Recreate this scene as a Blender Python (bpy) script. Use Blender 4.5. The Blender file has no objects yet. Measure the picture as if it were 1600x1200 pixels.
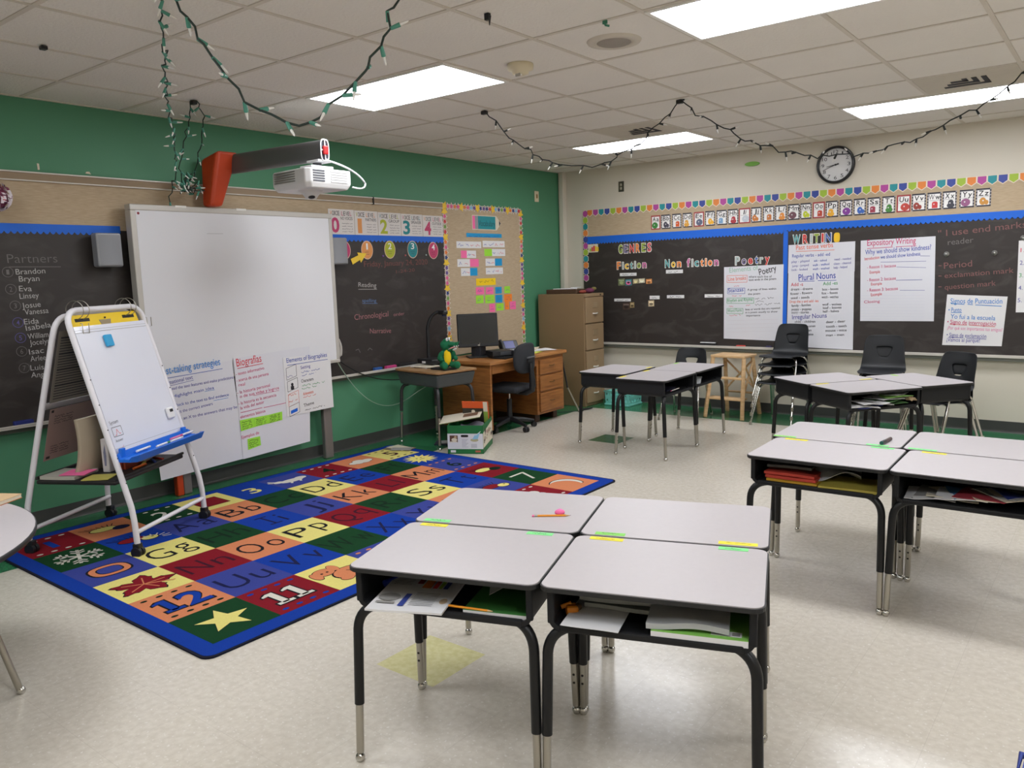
import bpy, bmesh, math, random
from mathutils import Vector, Matrix, Euler
random.seed(7)
SC = bpy.context.scene
COL = SC.collection
PI = math.pi
R = math.radians
V = Vector
H = 2.669            # ceiling height
XM, YM = 8.2, -9.7   # far sides of the room

# ---------------------------------------------------------------- materials
def lin(c):
    def f(v):
        v = v / 255.0
        return v / 12.92 if v <= 0.04045 else ((v + 0.055) / 1.055) ** 2.4
    return (f(c[0]), f(c[1]), f(c[2]), 1.0)

_M = {}
def mat(name, col, rough=.55, metal=0.0, var=.05, vs=9.0, bump=0.0, bs=120.0, coat=0.0, trans=0.0, spec=.5):
    if name in _M:
        return _M[name]
    m = bpy.data.materials.new(name); m.use_nodes = True
    nt = m.node_tree; nd = nt.nodes; lk = nt.links
    p = nd['Principled BSDF']
    p.inputs['Roughness'].default_value = rough
    p.inputs['Metallic'].default_value = metal
    p.inputs['Specular IOR Level'].default_value = spec
    if coat: p.inputs['Coat Weight'].default_value = coat
    if trans: p.inputs['Transmission Weight'].default_value = trans
    tc = nd.new('ShaderNodeTexCoord')
    n = nd.new('ShaderNodeTexNoise'); n.inputs['Scale'].default_value = vs; n.inputs['Detail'].default_value = 3
    lk.new(tc.outputs['Object'], n.inputs['Vector'])
    mx = nd.new('ShaderNodeMix'); mx.data_type = 'RGBA'
    c = lin(col)
    mx.inputs[6].default_value = tuple(min(1, x * (1 - var)) for x in c[:3]) + (1,)
    mx.inputs[7].default_value = tuple(min(1, x * (1 + var)) for x in c[:3]) + (1,)
    lk.new(n.outputs['Fac'], mx.inputs[0]); lk.new(mx.outputs[2], p.inputs['Base Color'])
    if bump:
        n2 = nd.new('ShaderNodeTexNoise'); n2.inputs['Scale'].default_value = bs; n2.inputs['Detail'].default_value = 4
        lk.new(tc.outputs['Object'], n2.inputs['Vector'])
        b = nd.new('ShaderNodeBump'); b.inputs['Strength'].default_value = bump; b.inputs['Distance'].default_value = .01
        lk.new(n2.outputs['Fac'], b.inputs['Height']); lk.new(b.outputs['Normal'], p.inputs['Normal'])
    _M[name] = m
    return m

def wood(name, a, b, rough=.4, scale=(2, 22, 22)):
    if name in _M: return _M[name]
    m = bpy.data.materials.new(name); m.use_nodes = True
    nt = m.node_tree; nd = nt.nodes; lk = nt.links; p = nd['Principled BSDF']
    p.inputs['Roughness'].default_value = rough
    tc = nd.new('ShaderNodeTexCoord'); mp = nd.new('ShaderNodeMapping'); mp.inputs['Scale'].default_value = scale
    n = nd.new('ShaderNodeTexNoise'); n.inputs['Scale'].default_value = 2.2; n.inputs['Detail'].default_value = 6; n.inputs['Distortion'].default_value = .8
    r = nd.new('ShaderNodeValToRGB'); r.color_ramp.elements[0].position = .3; r.color_ramp.elements[1].position = .72
    r.color_ramp.elements[0].color = lin(a); r.color_ramp.elements[1].color = lin(b)
    lk.new(tc.outputs['Object'], mp.inputs['Vector']); lk.new(mp.outputs['Vector'], n.inputs['Vector'])
    lk.new(n.outputs['Fac'], r.inputs['Fac']); lk.new(r.outputs['Color'], p.inputs['Base Color'])
    _M[name] = m
    return m

def emit(name, col, strength):
    m = bpy.data.materials.new(name); m.use_nodes = True
    nt = m.node_tree; nd = nt.nodes; lk = nt.links
    p = nd['Principled BSDF']; p.inputs['Base Color'].default_value = (.9, .9, .9, 1)
    tc = nd.new('ShaderNodeTexCoord'); n = nd.new('ShaderNodeTexNoise'); n.inputs['Scale'].default_value = 3
    lk.new(tc.outputs['Object'], n.inputs['Vector'])
    mx = nd.new('ShaderNodeMix'); mx.data_type = 'RGBA'
    c = lin(col); mx.inputs[6].default_value = c; mx.inputs[7].default_value = tuple(x * .97 for x in c[:3]) + (1,)
    lk.new(n.outputs['Fac'], mx.inputs[0]); lk.new(mx.outputs[2], p.inputs['Emission Color'])
    p.inputs['Emission Strength'].default_value = strength
    return m

# ---------------------------------------------------------------- mesh builder
class Fr:
    """a flat frame: origin, right, up; normal = right x up"""
    def __init__(s, o, r, u):
        s.o = V(o); s.r = V(r).normalized(); s.u = V(u).normalized(); s.n = s.r.cross(s.u)
    def __call__(s, a, b, c=0.0):
        return s.o + s.r * a + s.u * b + s.n * c
WL = Fr((0, 0, 0), (0, 1, 0), (0, 0, 1))     # left wall: a = y, b = z
WB = Fr((0, 0, 0), (1, 0, 0), (0, 0, 1))     # back wall: a = x, b = z
FL = Fr((0, 0, 0), (0, 1, 0), (-1, 0, 0))    # floor, read from the room side
XY = Fr((0, 0, 0), (1, 0, 0), (0, 1, 0))

_T = {}
def glyphs(txt, off=0.0):
    k = (txt, off)
    if k not in _T:
        c = bpy.data.curves.new('t', 'FONT'); c.body = txt; c.resolution_u = 3; c.offset = off
        o = bpy.data.objects.new('t', c); m = o.to_mesh()
        vs = [tuple(v.co) for v in m.vertices]; fs = [tuple(p.vertices) for p in m.polygons]
        o.to_mesh_clear(); bpy.data.objects.remove(o); bpy.data.curves.remove(c)
        x0 = min(v[0] for v in vs); x1 = max(v[0] for v in vs)
        _T[k] = ([(v[0] - x0, v[1]) for v in vs], fs, x1 - x0)
    return _T[k]

class MB:
    def __init__(s): s.v = []; s.f = []; s.m = []; s.sm = []
    def add(s, vs, fs, mt, smooth=False, M=None):
        b = len(s.v)
        s.v += [(M @ V(v)) if M else V(v) for v in vs]
        for f in fs:
            s.f.append([i + b for i in f]); s.m.append(mt); s.sm.append(smooth)
        return s
    def bm(s, bm, mt, smooth=False, M=None):
        bm.verts.index_update()
        s.add([v.co.copy() for v in bm.verts], [[v.index for v in f.verts] for f in bm.faces], mt, smooth, M)
        bm.free(); return s
    def box(s, lo, hi, mt, bev=0.0, M=None, seg=2):
        lo = V(lo); hi = V(hi)
        if bev <= 0:
            vs = [(x, y, z) for x in (lo.x, hi.x) for y in (lo.y, hi.y) for z in (lo.z, hi.z)]
            fs = [(0, 1, 3, 2), (4, 6, 7, 5), (0, 4, 5, 1), (2, 3, 7, 6), (0, 2, 6, 4), (1, 5, 7, 3)]
            return s.add(vs, fs, mt, False, M)
        bm = bmesh.new(); bmesh.ops.create_cube(bm, size=1)
        d = hi - lo; c = (hi + lo) / 2
        for v in bm.verts: v.co = V((v.co.x * d.x, v.co.y * d.y, v.co.z * d.z)) + c
        bmesh.ops.bevel(bm, geom=bm.edges[:], offset=min(bev, min(d) * .49), segments=seg, profile=.5, affect='EDGES')
        return s.bm(bm, mt, False, M)
    def prism(s, fr, pts, c0, c1, mt, side=None):
        n = len(pts); vs = [fr(a, b, c0) for a, b in pts] + [fr(a, b, c1) for a, b in pts]
        s.add(vs, [tuple(range(n, 2 * n))], mt)
        s.add(vs, [tuple(range(n - 1, -1, -1))] + [(i, (i + 1) % n, n + (i + 1) % n, n + i) for i in range(n)], side or mt)
        return s
    def rect(s, fr, a0, b0, a1, b1, c, mt):
        return s.add([fr(a0, b0, c), fr(a1, b0, c), fr(a1, b1, c), fr(a0, b1, c)], [(0, 1, 2, 3)], mt)
    def poly(s, fr, pts, c, mt):
        return s.add([fr(a, b, c) for a, b in pts], [tuple(range(len(pts)))], mt)
    def disc(s, fr, a, b, ra, rb, c, mt, n=24, rot=0.0):
        return s.poly(fr, [(a + ra * math.cos(t) * math.cos(rot) - rb * math.sin(t) * math.sin(rot), b + ra * math.cos(t) * math.sin(rot) + rb * math.sin(t) * math.cos(rot)) for t in [2 * PI * i / n for i in range(n)]], c, mt)
    def tube(s, pts, r, mt, n=10, caps=True, closed=False, M=None):
        pts = [V(p) for p in pts]; k = len(pts)
        rs = r if isinstance(r, (list, tuple)) else [r] * k
        tg = []
        for i in range(k):
            if closed: t = pts[(i + 1) % k] - pts[i - 1]
            else: t = pts[min(i + 1, k - 1)] - pts[max(i - 1, 0)]
            tg.append(t.normalized())
        up = V((0, 0, 1)) if abs(tg[0].z) < .9 else V((1, 0, 0))
        x = tg[0].cross(up).normalized(); vs = []
        for i in range(k):
            x = (x - tg[i] * x.dot(tg[i])).normalized(); y = tg[i].cross(x)
            for j in range(n):
                a = 2 * PI * j / n; vs.append(pts[i] + (x * math.cos(a) + y * math.sin(a)) * rs[i])
        fs = []
        for i in range(k if closed else k - 1):
            q = (i + 1) % k
            for j in range(n):
                fs.append((i * n + j, i * n + (j + 1) % n, q * n + (j + 1) % n, q * n + j))
        s.add(vs, fs, mt, True, M)
        if caps and not closed:
            s.add(vs[:n], [tuple(range(n - 1, -1, -1))], mt, False, M); s.add(vs[-n:], [tuple(range(n))], mt, False, M)
        return s
    def lathe(s, prof, mt, n=20, M=None, smooth=True):
        vs = []; k = len(prof)
        for r, z in prof:
            for j in range(n):
                a = 2 * PI * j / n; vs.append((r * math.cos(a), r * math.sin(a), z))
        fs = [(i * n + j, i * n + (j + 1) % n, (i + 1) * n + (j + 1) % n, (i + 1) * n + j) for i in range(k - 1) for j in range(n)]
        s.add(vs, fs, mt, smooth, M)
        if prof[0][0] > 1e-4: s.add(vs[:n], [tuple(range(n - 1, -1, -1))], mt, False, M)
        if prof[-1][0] > 1e-4: s.add(vs[-n:], [tuple(range(n))], mt, False, M)
        return s
    def ball(s, c, r, mt, M=None, u=14, w=9):
        bm = bmesh.new(); bmesh.ops.create_uvsphere(bm, u_segments=u, v_segments=w, radius=1)
        rr = V(r) if isinstance(r, (tuple, list)) else V((r, r, r))
        for v in bm.verts: v.co = V((v.co.x * rr.x, v.co.y * rr.y, v.co.z * rr.z))
        T = Matrix.Translation(V(c))
        return s.bm(bm, mt, True, (M or Matrix()) @ T if not isinstance(c, Matrix) else c)
    def text(s, fr, txt, p0, p1, h, mt, c=.0012, off=0.0):
        """write txt from p0 to p1 (baseline) with capital height h"""
        vs, fs, w = glyphs(txt, off)
        p0 = V(p0); d = V(p1) - p0; L = d.length; d.normalize(); q = V((-d.y, d.x))
        out = []
        for x, y in vs:
            p = p0 + d * (x / w * L) + q * (y / .7 * h); out.append(fr(p.x, p.y, c))
        return s.add(out, fs, mt)
    def line(s, fr, p0, p1, w, mt, c=.0012):
        p0 = V(p0); p1 = V(p1); d = (p1 - p0).normalized(); q = V((-d.y, d.x)) * w / 2
        return s.poly(fr, [tuple(p0 - q), tuple(p1 - q), tuple(p1 + q), tuple(p0 + q)], c, mt)
    def scrib(s, fr, p0, p1, h, mt, c=.0012, w=.0035, seed=1):
        """a line of small illegible handwriting: wavy strokes with word gaps"""
        rr = random.Random(seed); p0 = V(p0); p1 = V(p1); d = p1 - p0; L = d.length; d.normalize(); q = V((-d.y, d.x))
        x = 0.0; prev = None; word = rr.uniform(.05, .1); st = h * .42
        while x < L:
            y = rr.choice((0, .15, 1, .55, .5, .6)) * h * rr.uniform(.7, 1)
            p = p0 + d * x + q * y
            if prev is not None:
                t = (p - prev)
                if t.length > 1e-5:
                    e = V((-t.y, t.x)).normalized() * w / 2
                    s.poly(fr, [tuple(prev - e), tuple(p - e), tuple(p + e), tuple(prev + e)], c, mt)
            prev = p; x += st * rr.uniform(.6, 1.2); word -= st
            if word < 0: prev = None; x += h * .9; word = rr.uniform(.05, .13)
        return s
    def build(s, name, parent=None, bev=None):
        me = bpy.data.meshes.new(name)
        mats = []
        for m in s.m:
            if m not in mats: mats.append(m)
        me.from_pydata([tuple(v) for v in s.v], [], s.f)
        for m in mats: me.materials.append(m)
        me.polygons.foreach_set('material_index', [mats.index(m) for m in s.m])
        me.polygons.foreach_set('use_smooth', s.sm)
        me.update()
        o = bpy.data.objects.new(name, me); COL.objects.link(o)
        if parent: o.parent = parent
        return o

def tag(o, label, cat, group=None, kind=None):
    o['label'] = label; o['category'] = cat
    if group: o['group'] = group
    if kind: o['kind'] = kind
    return o
def thing(name, label, cat, loc=(0, 0, 0), rz=0.0, group=None):
    o = bpy.data.objects.new(name, None); COL.objects.link(o); o.empty_display_size = .1
    o.location = loc; o.rotation_euler = (0, 0, rz)
    return tag(o, label, cat, group)
def struct(name, mb):
    o = mb.build(name); o['kind'] = 'structure'
    return o
def dup(root, loc, rz, label, group=None):
    r = root.copy(); COL.objects.link(r); r.location = loc; r.rotation_euler = (0, 0, rz); r['label'] = label
    if group: r['group'] = group
    for ch in list(root.children):
        c = ch.copy(); COL.objects.link(c); c.parent = r
        for g in list(ch.children):
            d = g.copy(); COL.objects.link(d); d.parent = c
    return r
def tf(loc, rz):
    return Matrix.Translation(V(loc)) @ Matrix.Rotation(rz, 4, 'Z')
def arc(p0, p1, p2, n=6):
    p0, p1, p2 = V(p0), V(p1), V(p2)
    return [p0 * (1 - t) ** 2 + p1 * 2 * t * (1 - t) + p2 * t * t for t in [i / n for i in range(n + 1)]]

# colours used in many places
BLACKP = mat('black_plastic', (25, 26, 28), .45, var=.08)
BOXP = mat('desk_box_black', (24, 25, 27), .55, spec=.3, var=.06, bump=.05, bs=300)
TUBEB = mat('black_steel', (18, 19, 20), .4, spec=.35)
CHROME = mat('chrome', (200, 198, 192), .18, 1.0, var=.03)
STEEL = mat('satin_steel', (176, 172, 162), .3, 1.0, var=.05)
LAM = mat('grey_laminate', (184, 178, 179), .38, var=.035, vs=60)
WHITE = mat('white_paper', (222, 221, 221), .6, var=.015)
PAPER2 = mat('white_chart_paper', (214, 214, 220), .6, var=.02, vs=4, bump=.08, bs=14)
CREAMP = mat('cream_paper', (214, 205, 184), .65)
TAN = mat('tan_card', (176, 152, 120), .7)
GREYP = mat('grey_newsprint', (150, 148, 144), .7)
DARK = mat('dark_ink', (36, 34, 40), .6)
INKB = mat('blue_ink', (52, 76, 168), .6); INKL = mat('light_blue_ink', (60, 130, 200), .6)
INKR = mat('red_ink', (208, 66, 80), .6); INKO = mat('orange_ink', (226, 110, 80), .6)
INKG = mat('green_ink', (70, 160, 96), .6); INKV = mat('violet_ink', (86, 84, 160), .6); INKP = mat('pink_ink', (196, 60, 110), .6)
YEL = mat('yellow_sticky', (238, 222, 40), .55); GRN = mat('green_sticky', (134, 214, 90), .55); LGR = mat('mint_sticky', (126, 226, 136), .55)
LIME = mat('lime_sticky', (156, 220, 60), .6); PINK = mat('pink_sticky', (242, 110, 164), .6); BLU = mat('blue_sticky', (20, 146, 200), .6)
ORG = mat('orange_sticky', (246, 136, 44), .6); GOLD = mat('gold_strip', (240, 200, 20), .6)
MAROON = mat('maroon', (130, 24, 40), .6); ORAN = mat('orange_plastic', (232, 140, 30), .5)
TEAL = mat('teal_print', (36, 140, 148), .6); PURP = mat('purple_print', (176, 72, 150), .6); ORP = mat('orange_print', (224, 132, 60), .6)
LIMP = mat('lime_print', (158, 186, 60), .6); NAVY = mat('navy_print', (58, 74, 150), .6); REDP = mat('red_print', (206, 60, 60), .6)
BLUEB = mat('border_blue', (16, 98, 206), .6)

# ---------------------------------------------------------------- the setting
def floor_mat():
    m = bpy.data.materials.new('vinyl_tile_floor'); m.use_nodes = True
    nt = m.node_tree; nd = nt.nodes; lk = nt.links; p = nd['Principled BSDF']
    tc = nd.new('ShaderNodeTexCoord'); sp = nd.new('ShaderNodeSeparateXYZ'); lk.new(tc.outputs['Object'], sp.inputs[0])
    def mth(op, a, b=None, c=None):
        n = nd.new('ShaderNodeMath'); n.operation = op
        for i, x in enumerate((a, b, c)):
            if x is None: continue
            if isinstance(x, (int, float)): n.inputs[i].default_value = x
            else: lk.new(x, n.inputs[i])
        return n.outputs[0]
    X, Y = sp.outputs['X'], sp.outputs['Y']
    def sq(x0, y0, s=.3048):
        return mth('MULTIPLY', mth('MULTIPLY', mth('GREATER_THAN', X, x0), mth('LESS_THAN', X, x0 + s)), mth('MULTIPLY', mth('GREATER_THAN', Y, y0), mth('LESS_THAN', Y, y0 + s)))
    green = mth('MAXIMUM', mth('MAXIMUM', mth('LESS_THAN', X, .725), mth('GREATER_THAN', Y, -.59)), sq(1.645, -2.075))
    yellow = sq(3.165, -6.02)
    def noise(sc, det=3):
        n = nd.new('ShaderNodeTexNoise'); n.inputs['Scale'].default_value = sc; n.inputs['Detail'].default_value = det
        lk.new(tc.outputs['Object'], n.inputs['Vector']); return n.outputs['Fac']
    def ramp(f, a, b, pa, pb):
        r = nd.new('ShaderNodeValToRGB'); r.color_ramp.elements[0].position = pa; r.color_ramp.elements[1].position = pb
        r.color_ramp.elements[0].color = lin(a); r.color_ramp.elements[1].color = lin(b); lk.new(f, r.inputs['Fac']); return r.outputs['Color']
    def mix(f, a, b):
        x = nd.new('ShaderNodeMix'); x.data_type = 'RGBA'; 
        if isinstance(f, float): x.inputs[0].default_value = f
        else: lk.new(f, x.inputs[0])
        lk.new(a, x.inputs[6]); lk.new(b, x.inputs[7]); return x.outputs[2]
    base = ramp(noise(38, 5), (195, 187, 173), (206, 199, 186), .35, .65)
    chips = ramp(noise(75, 1), (0, 0, 0), (255, 255, 255), .66, .70)
    wh = nd.new('ShaderNodeRGB'); wh.outputs[0].default_value = lin((214, 209, 200))
    base = mix(chips, base, wh.outputs[0])
    gcol = ramp(noise(40, 4), (36, 98, 62), (52, 118, 78), .38, .62)
    ycol = ramp(noise(40, 4), (198, 192, 140), (208, 203, 154), .38, .62)
    c = mix(green, base, gcol); c = mix(yellow, c, ycol)
    # fine dark joints between the tiles
    def joint(A, off):
        f = mth('FRACT', mth('DIVIDE', mth('SUBTRACT', A, off), .3048)); return mth('LESS_THAN', f, .006)
    jt = mth('MULTIPLY', mth('MAXIMUM', joint(X, 1.645), joint(Y, -2.075)), .18)
    bk = nd.new('ShaderNodeRGB'); bk.outputs[0].default_value = lin((120, 112, 100))
    c = mix(jt, c, bk.outputs[0])
    lk.new(c, p.inputs['Base Color'])
    p.inputs['Roughness'].default_value = .22; p.inputs['Specular IOR Level'].default_value = .45
    b = nd.new('ShaderNodeBump'); b.inputs['Strength'].default_value = .02; b.inputs['Distance'].default_value = .01
    lk.new(noise(14, 3), b.inputs['Height']); lk.new(b.outputs[0], p.inputs['Normal'])
    return m

struct('floor', MB().box((-.1, YM - .1, -.12), (XM + .1, .1, 0), floor_mat()))
CEIL = mat('ceiling_tile', (226, 221, 213), .9, var=.05, vs=2, bump=.55, bs=60)
struct('ceiling', MB().box((-.1, YM - .1, H), (XM + .1, .1, H + .12), CEIL))
GREENW = mat('green_wall_paint', (76, 136, 102), .55, var=.05, vs=1.2, bump=.05, bs=90)
CREAMW = mat('cream_wall_paint', (209, 202, 187), .55, var=.03, vs=1.2, bump=.04, bs=90)
struct('wall_left', MB().box((-.1, YM - .1, 0), (0, .1, H), GREENW))
struct('wall_back', MB().box((0, 0, 0), (XM + .1, .1, H), CREAMW))
struct('wall_right', MB().box((XM, YM, 0), (XM + .1, 0, H), CREAMW))
struct('wall_front', MB().box((0, YM - .1, 0), (XM, YM, H), CREAMW))
BASE = mat('baseboard_grey', (64, 64, 62), .5)
def cove(fr, a0, a1, name):
    mb = MB(); pts = [(0, 0), (.014, 0), (.008, .006), (.005, .018), (.004, .1), (0, .1)]
    vs = [fr(a0, z, d + .001) for d, z in pts] + [fr(a1, z, d + .001) for d, z in pts]; n = len(pts)
    mb.add(vs, [tuple(range(n - 1, -1, -1)), tuple(range(n, 2 * n))] + [(i, (i + 1) % n, n + (i + 1) % n, n + i) for i in range(n)], BASE)
    return struct(name, mb)
cove(WL, YM, -.012, 'baseboard_left'); cove(WB, .012, XM, 'baseboard_back')
GRID = mat('ceiling_tee_paint', (205, 197, 184), .6)
mb = MB()
for k in range(-3, 10):
    x = 2.378 + .6096 * k; mb.box((x - .012, YM, H - .004), (x + .012, 0, H + .002), GRID)
for k in range(-7, 9):
    y = -5.227 + .6096 * k; mb.box((0, y - .012, H - .0042), (XM, y + .012, H + .002), GRID)
mb.box((0, YM, H - .006), (.02, 0, H + .002), GRID); mb.box((0, -.02, H - .006), (XM, 0, H + .002), GRID)
struct('trim_1', mb)
mb = MB(); mb.box((0, -.055, .1), (.055, 0, H), CREAMW, .006); mb.box((.02, -.075, .1), (.08, -.0, H), CREAMW, .006)
struct('trim_2', mb)

# ---------------------------------------------------------------- ceiling fixtures
DIFF = emit('light_diffuser', (246, 249, 255), 17.0)
LWHT = mat('fixture_white', (228, 226, 220), .4)
LIGHT_WHERE = {(0, 0): 'ceiling light panel behind the projector, left of the smoke detector', (1, 0): 'ceiling light panel at the top, beside the round ceiling speaker',
               (0, 1): 'ceiling light panel beside the air vent above the filing cabinet', (1, 1): 'ceiling light panel above the back bulletin board, right of the clock'}
first = None
for j, y0 in enumerate((-4.617, -1.569, -7.666)):
    for i, x0 in enumerate((1.159, 3.597, 6.035)):
        lab = LIGHT_WHERE.get((i, j), 'lit ceiling light panel out over the rest of the room')
        if first is None:
            t = thing('ceiling_light', lab, 'light', (x0, y0, H), 0, 'ceiling light panels')
            f = MB(); w, d = 1.2192, .6096
            for a, b in (((.008, .008), (w - .008, .03)), ((.008, d - .03), (w - .008, d - .008)), ((.008, .03), (.03, d - .03)), ((w - .03, .03), (w - .008, d - .03))):
                f.box((a[0], a[1], -.012), (b[0], b[1], 0), LWHT, .002)
            f.build('frame', t)
            MB().box((.03, .03, -.009), (w - .03, d - .03, -.003), DIFF).build('diffuser', t)
            first = t
        else:
            dup(first, (x0, y0, H), 0, lab)
VENTP = mat('vent_panel', (196, 188, 172), .6); SLOT = mat('vent_dark', (24, 23, 22), .6)
def vent(x0, y0, lab, sx):
    t = thing('air_vent', lab, 'vent', (x0, y0, H), 0, 'ceiling air vents')
    MB().box((.014, .014, -.006), (.596, .596, 0), VENTP, .003).build('panel', t)
    m = MB()
    for k in range(3):
        x1_, y1_ = sx + .27 - k * .055, .40 - k * .075
        m.box((sx + k * .03, y1_, -.0085), (x1_, y1_ + .05, -.006), SLOT)
        m.box((x1_ - .03, .20, -.0085), (x1_, y1_ + .03, -.006), SLOT)
    m.build('slot', t)
vent(1.769, -2.179, 'square ceiling vent with dark slots above the string of lights', .18)
vent(4.207, -2.179, 'square ceiling vent with dark slots in front of the light near the clock', .14)
t = thing('ceiling_speaker', 'round ceiling speaker grille beside the top ceiling light', 'speaker', (3.262, -4.29, H))
MB().lathe([(.0, -.004), (.085, -.004), (.088, -.01), (.135, -.008), (.14, 0)], mat('speaker_rim', (200, 192, 178), .6), 40).build('rim', t)
MB().lathe([(0, -.014), (.08, -.013), (.088, -.0095)], mat('speaker_grille', (158, 150, 140), .7, bump=.5, bs=500), 32).build('grille', t)
t = thing('smoke_detector', 'cream smoke detector on the ceiling tile near the lit panel', 'detector', (2.645, -4.27, H))
IVORY = mat('ivory_plastic', (214, 202, 172), .45)
MB().lathe([(.028, -.058), (.045, -.052), (.05, -.036), (.072, -.03), (.075, -.008), (.072, 0)], IVORY, 28).build('body', t)
m = MB(); m.box((-.02, -.03, -.066), (.02, -.01, -.058), LWHT, .002); m.box((-.012, -.034, -.07), (.02, -.026, -.05), STEEL, .001); m.build('sensor', t)
tag(MB().box((2.975, -5.09, H - .03), (3.0, -5.07, H - .0), BLACKP, .003, Matrix.Translation((.08, .01, 0))).tube([(3.08, -5.07, H - .012), (3.07, -5.06, H - .05)], [.008, .002], BLACKP).build('ceiling_hook'), 'dark pointed hook hanging from a ceiling tile at the top', 'hook')
m = MB(); m.box((3.40, -4.632, H - .022), (3.425, -4.622, H - .0045), mat('green_clip', (60, 130, 104), .4), .003); m.tube([(3.412, -4.627, H - .02), (3.42, -4.635, H - .03), (3.435, -4.625, H - .034)], .005, mat('green_clip', (60, 130, 104)))
tag(m.build('ceiling_clip'), 'green clip on the ceiling tee beside the round speaker', 'clip')
tag(MB().box((1.19, -6.2, H - .022), (1.225, -6.17, H - .004), BLACKP, .004).build('ceiling_clip'), 'dark clip on the ceiling tee at far left above the green wall', 'clip')

# ---------------------------------------------------------------- left (green) wall
def board_mat(name, k):
    m = bpy.data.materials.new(name); m.use_nodes = True
    nt = m.node_tree; nd = nt.nodes; lk = nt.links; p = nd['Principled BSDF']; p.inputs['Roughness'].default_value = .55
    tc = nd.new('ShaderNodeTexCoord'); mp = nd.new('ShaderNodeMapping'); mp.inputs['Scale'].default_value = (1.2, 1.2, 2.6)
    n = nd.new('ShaderNodeTexNoise'); n.inputs['Scale'].default_value = 2.6; n.inputs['Detail'].default_value = 7; n.inputs['Distortion'].default_value = 1.2
    r = nd.new('ShaderNodeValToRGB'); e = r.color_ramp.elements
    e[0].position = .5; e[0].color = lin((46, 40, 37)); e[1].position = .95; e[1].color = lin(k)
    lk.new(tc.outputs['Object'], mp.inputs[0]); lk.new(mp.outputs[0], n.inputs['Vector']); lk.new(n.outputs['Fac'], r.inputs[0]); lk.new(r.outputs[0], p.inputs['Base Color'])
    return m
CHB = board_mat('chalkboard_slate', (78, 73, 70))
def linen(name, a, b):
    m = bpy.data.materials.new(name); m.use_nodes = True
    nt = m.node_tree; nd = nt.nodes; lk = nt.links; p = nd['Principled BSDF']; p.inputs['Roughness'].default_value = .85
    tc = nd.new('ShaderNodeTexCoord'); mp = nd.new('ShaderNodeMapping'); mp.inputs['Scale'].default_value = (12, 12, 160)
    n = nd.new('ShaderNodeTexNoise'); n.inputs['Scale'].default_value = 1.5; n.inputs['Detail'].default_value = 4
    r = nd.new('ShaderNodeValToRGB'); r.color_ramp.elements[0].position = .3; r.color_ramp.elements[1].position = .7
    r.color_ramp.elements[0].color = lin(a); r.color_ramp.elements[1].color = lin(b)
    lk.new(tc.outputs['Object'], mp.inputs[0]); lk.new(mp.outputs[0], n.inputs['Vector']); lk.new(n.outputs['Fac'], r.inputs[0]); lk.new(r.outputs[0], p.inputs['Base Color'])
    return m
LINEN = linen('tan_linen_board', (172, 152, 124), (190, 170, 142))
CHALKW = mat('chalk_white', (178, 176, 172), .9, var=.3, vs=120); CHALKF = mat('chalk_faint', (112, 108, 106), .9, var=.3, vs=120)
CHALKR = mat('chalk_red', (122, 78, 72), .9, var=.25, vs=120); CHALKB = mat('chalk_blue', (98, 126, 166), .9, var=.25, vs=120); CHALKP = mat('chalk_pink', (164, 116, 118), .9, var=.25, vs=120); CHALKV = mat('chalk_violet', (96, 90, 150), .9)
ALUM = mat('aluminium', (206, 201, 192), .35, .15); RAILT = mat('rail_tan', (150, 130, 106), .7)
# long tan strip above the board with its metal map rail
t = thing('bulletin_strip', 'long tan bulletin strip with metal rail above the left chalkboard', 'bulletin board', (0, 0, 0))
MB().prism(WL, [(YM + .3, 1.872), (-2.105, 1.872), (-2.105, 2.222), (YM + .3, 2.222)], .001, .012, LINEN).build('panel', t)
m = MB(); m.box((.012, YM + .3, 2.165), (.022, -2.105, 2.217), RAILT); m.box((.012, YM + .3, 2.212), (.03, -2.105, 2.221), ALUM, .002); m.box((.012, YM + .3, 2.162), (.028, -2.105, 2.170), ALUM, .002)
m.box((.012, -3.025, 2.158), (.031, -3.012, 2.224), SLOT)
m.build('rail', t)
# the chalkboard with its chalk writing
t = thing('chalkboard', 'long dark chalkboard on the green wall with chalked names', 'chalkboard')
m = MB(); m.prism(WL, [(YM + .3, .66), (-2.105, .66), (-2.105, 1.875), (YM + .3, 1.875)], .001, .014, CHB)
c = .0155
m.text(WL, 'Partners', (-6.017, 1.665), (-5.730, 1.667), .055, CHALKF, c, -.012); m.line(WL, (-6.012, 1.642), (-5.714, 1.639), .004, CHALKF, c)
for s, p, q in (('Brandon', (-5.978, 1.595), (-5.809, 1.600)), ('Bryan', (-5.965, 1.552), (-5.848, 1.553)), ('Eva', (-5.971, 1.493), (-5.899, 1.491)), ('Linsey', (-5.972, 1.446), (-5.862, 1.449)), ('Josue', (-5.964, 1.387), (-5.857, 1.393)), ('Vanessa', (-5.954, 1.347), (-5.816, 1.351)),
                ('Eida', (-5.964, 1.288), (-5.879, 1.290)), ('Isabela', (-5.957, 1.248), (-5.810, 1.261)), ('William', (-5.952, 1.195), (-5.832, 1.201)), ('Jocelyn', (-5.945, 1.155), (-5.825, 1.160)), ('Isac', (-5.955, 1.099), (-5.869, 1.103)), ('Arlee', (-5.952, 1.055), (-5.862, 1.057)), ('Luis', (-5.958, 0.999), (-5.880, 0.998)), ('Angel', (-5.959, 0.954), (-5.854, 0.950))):
    m.text(WL, s, p, q, .034, CHALKW, c, -.002)
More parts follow.
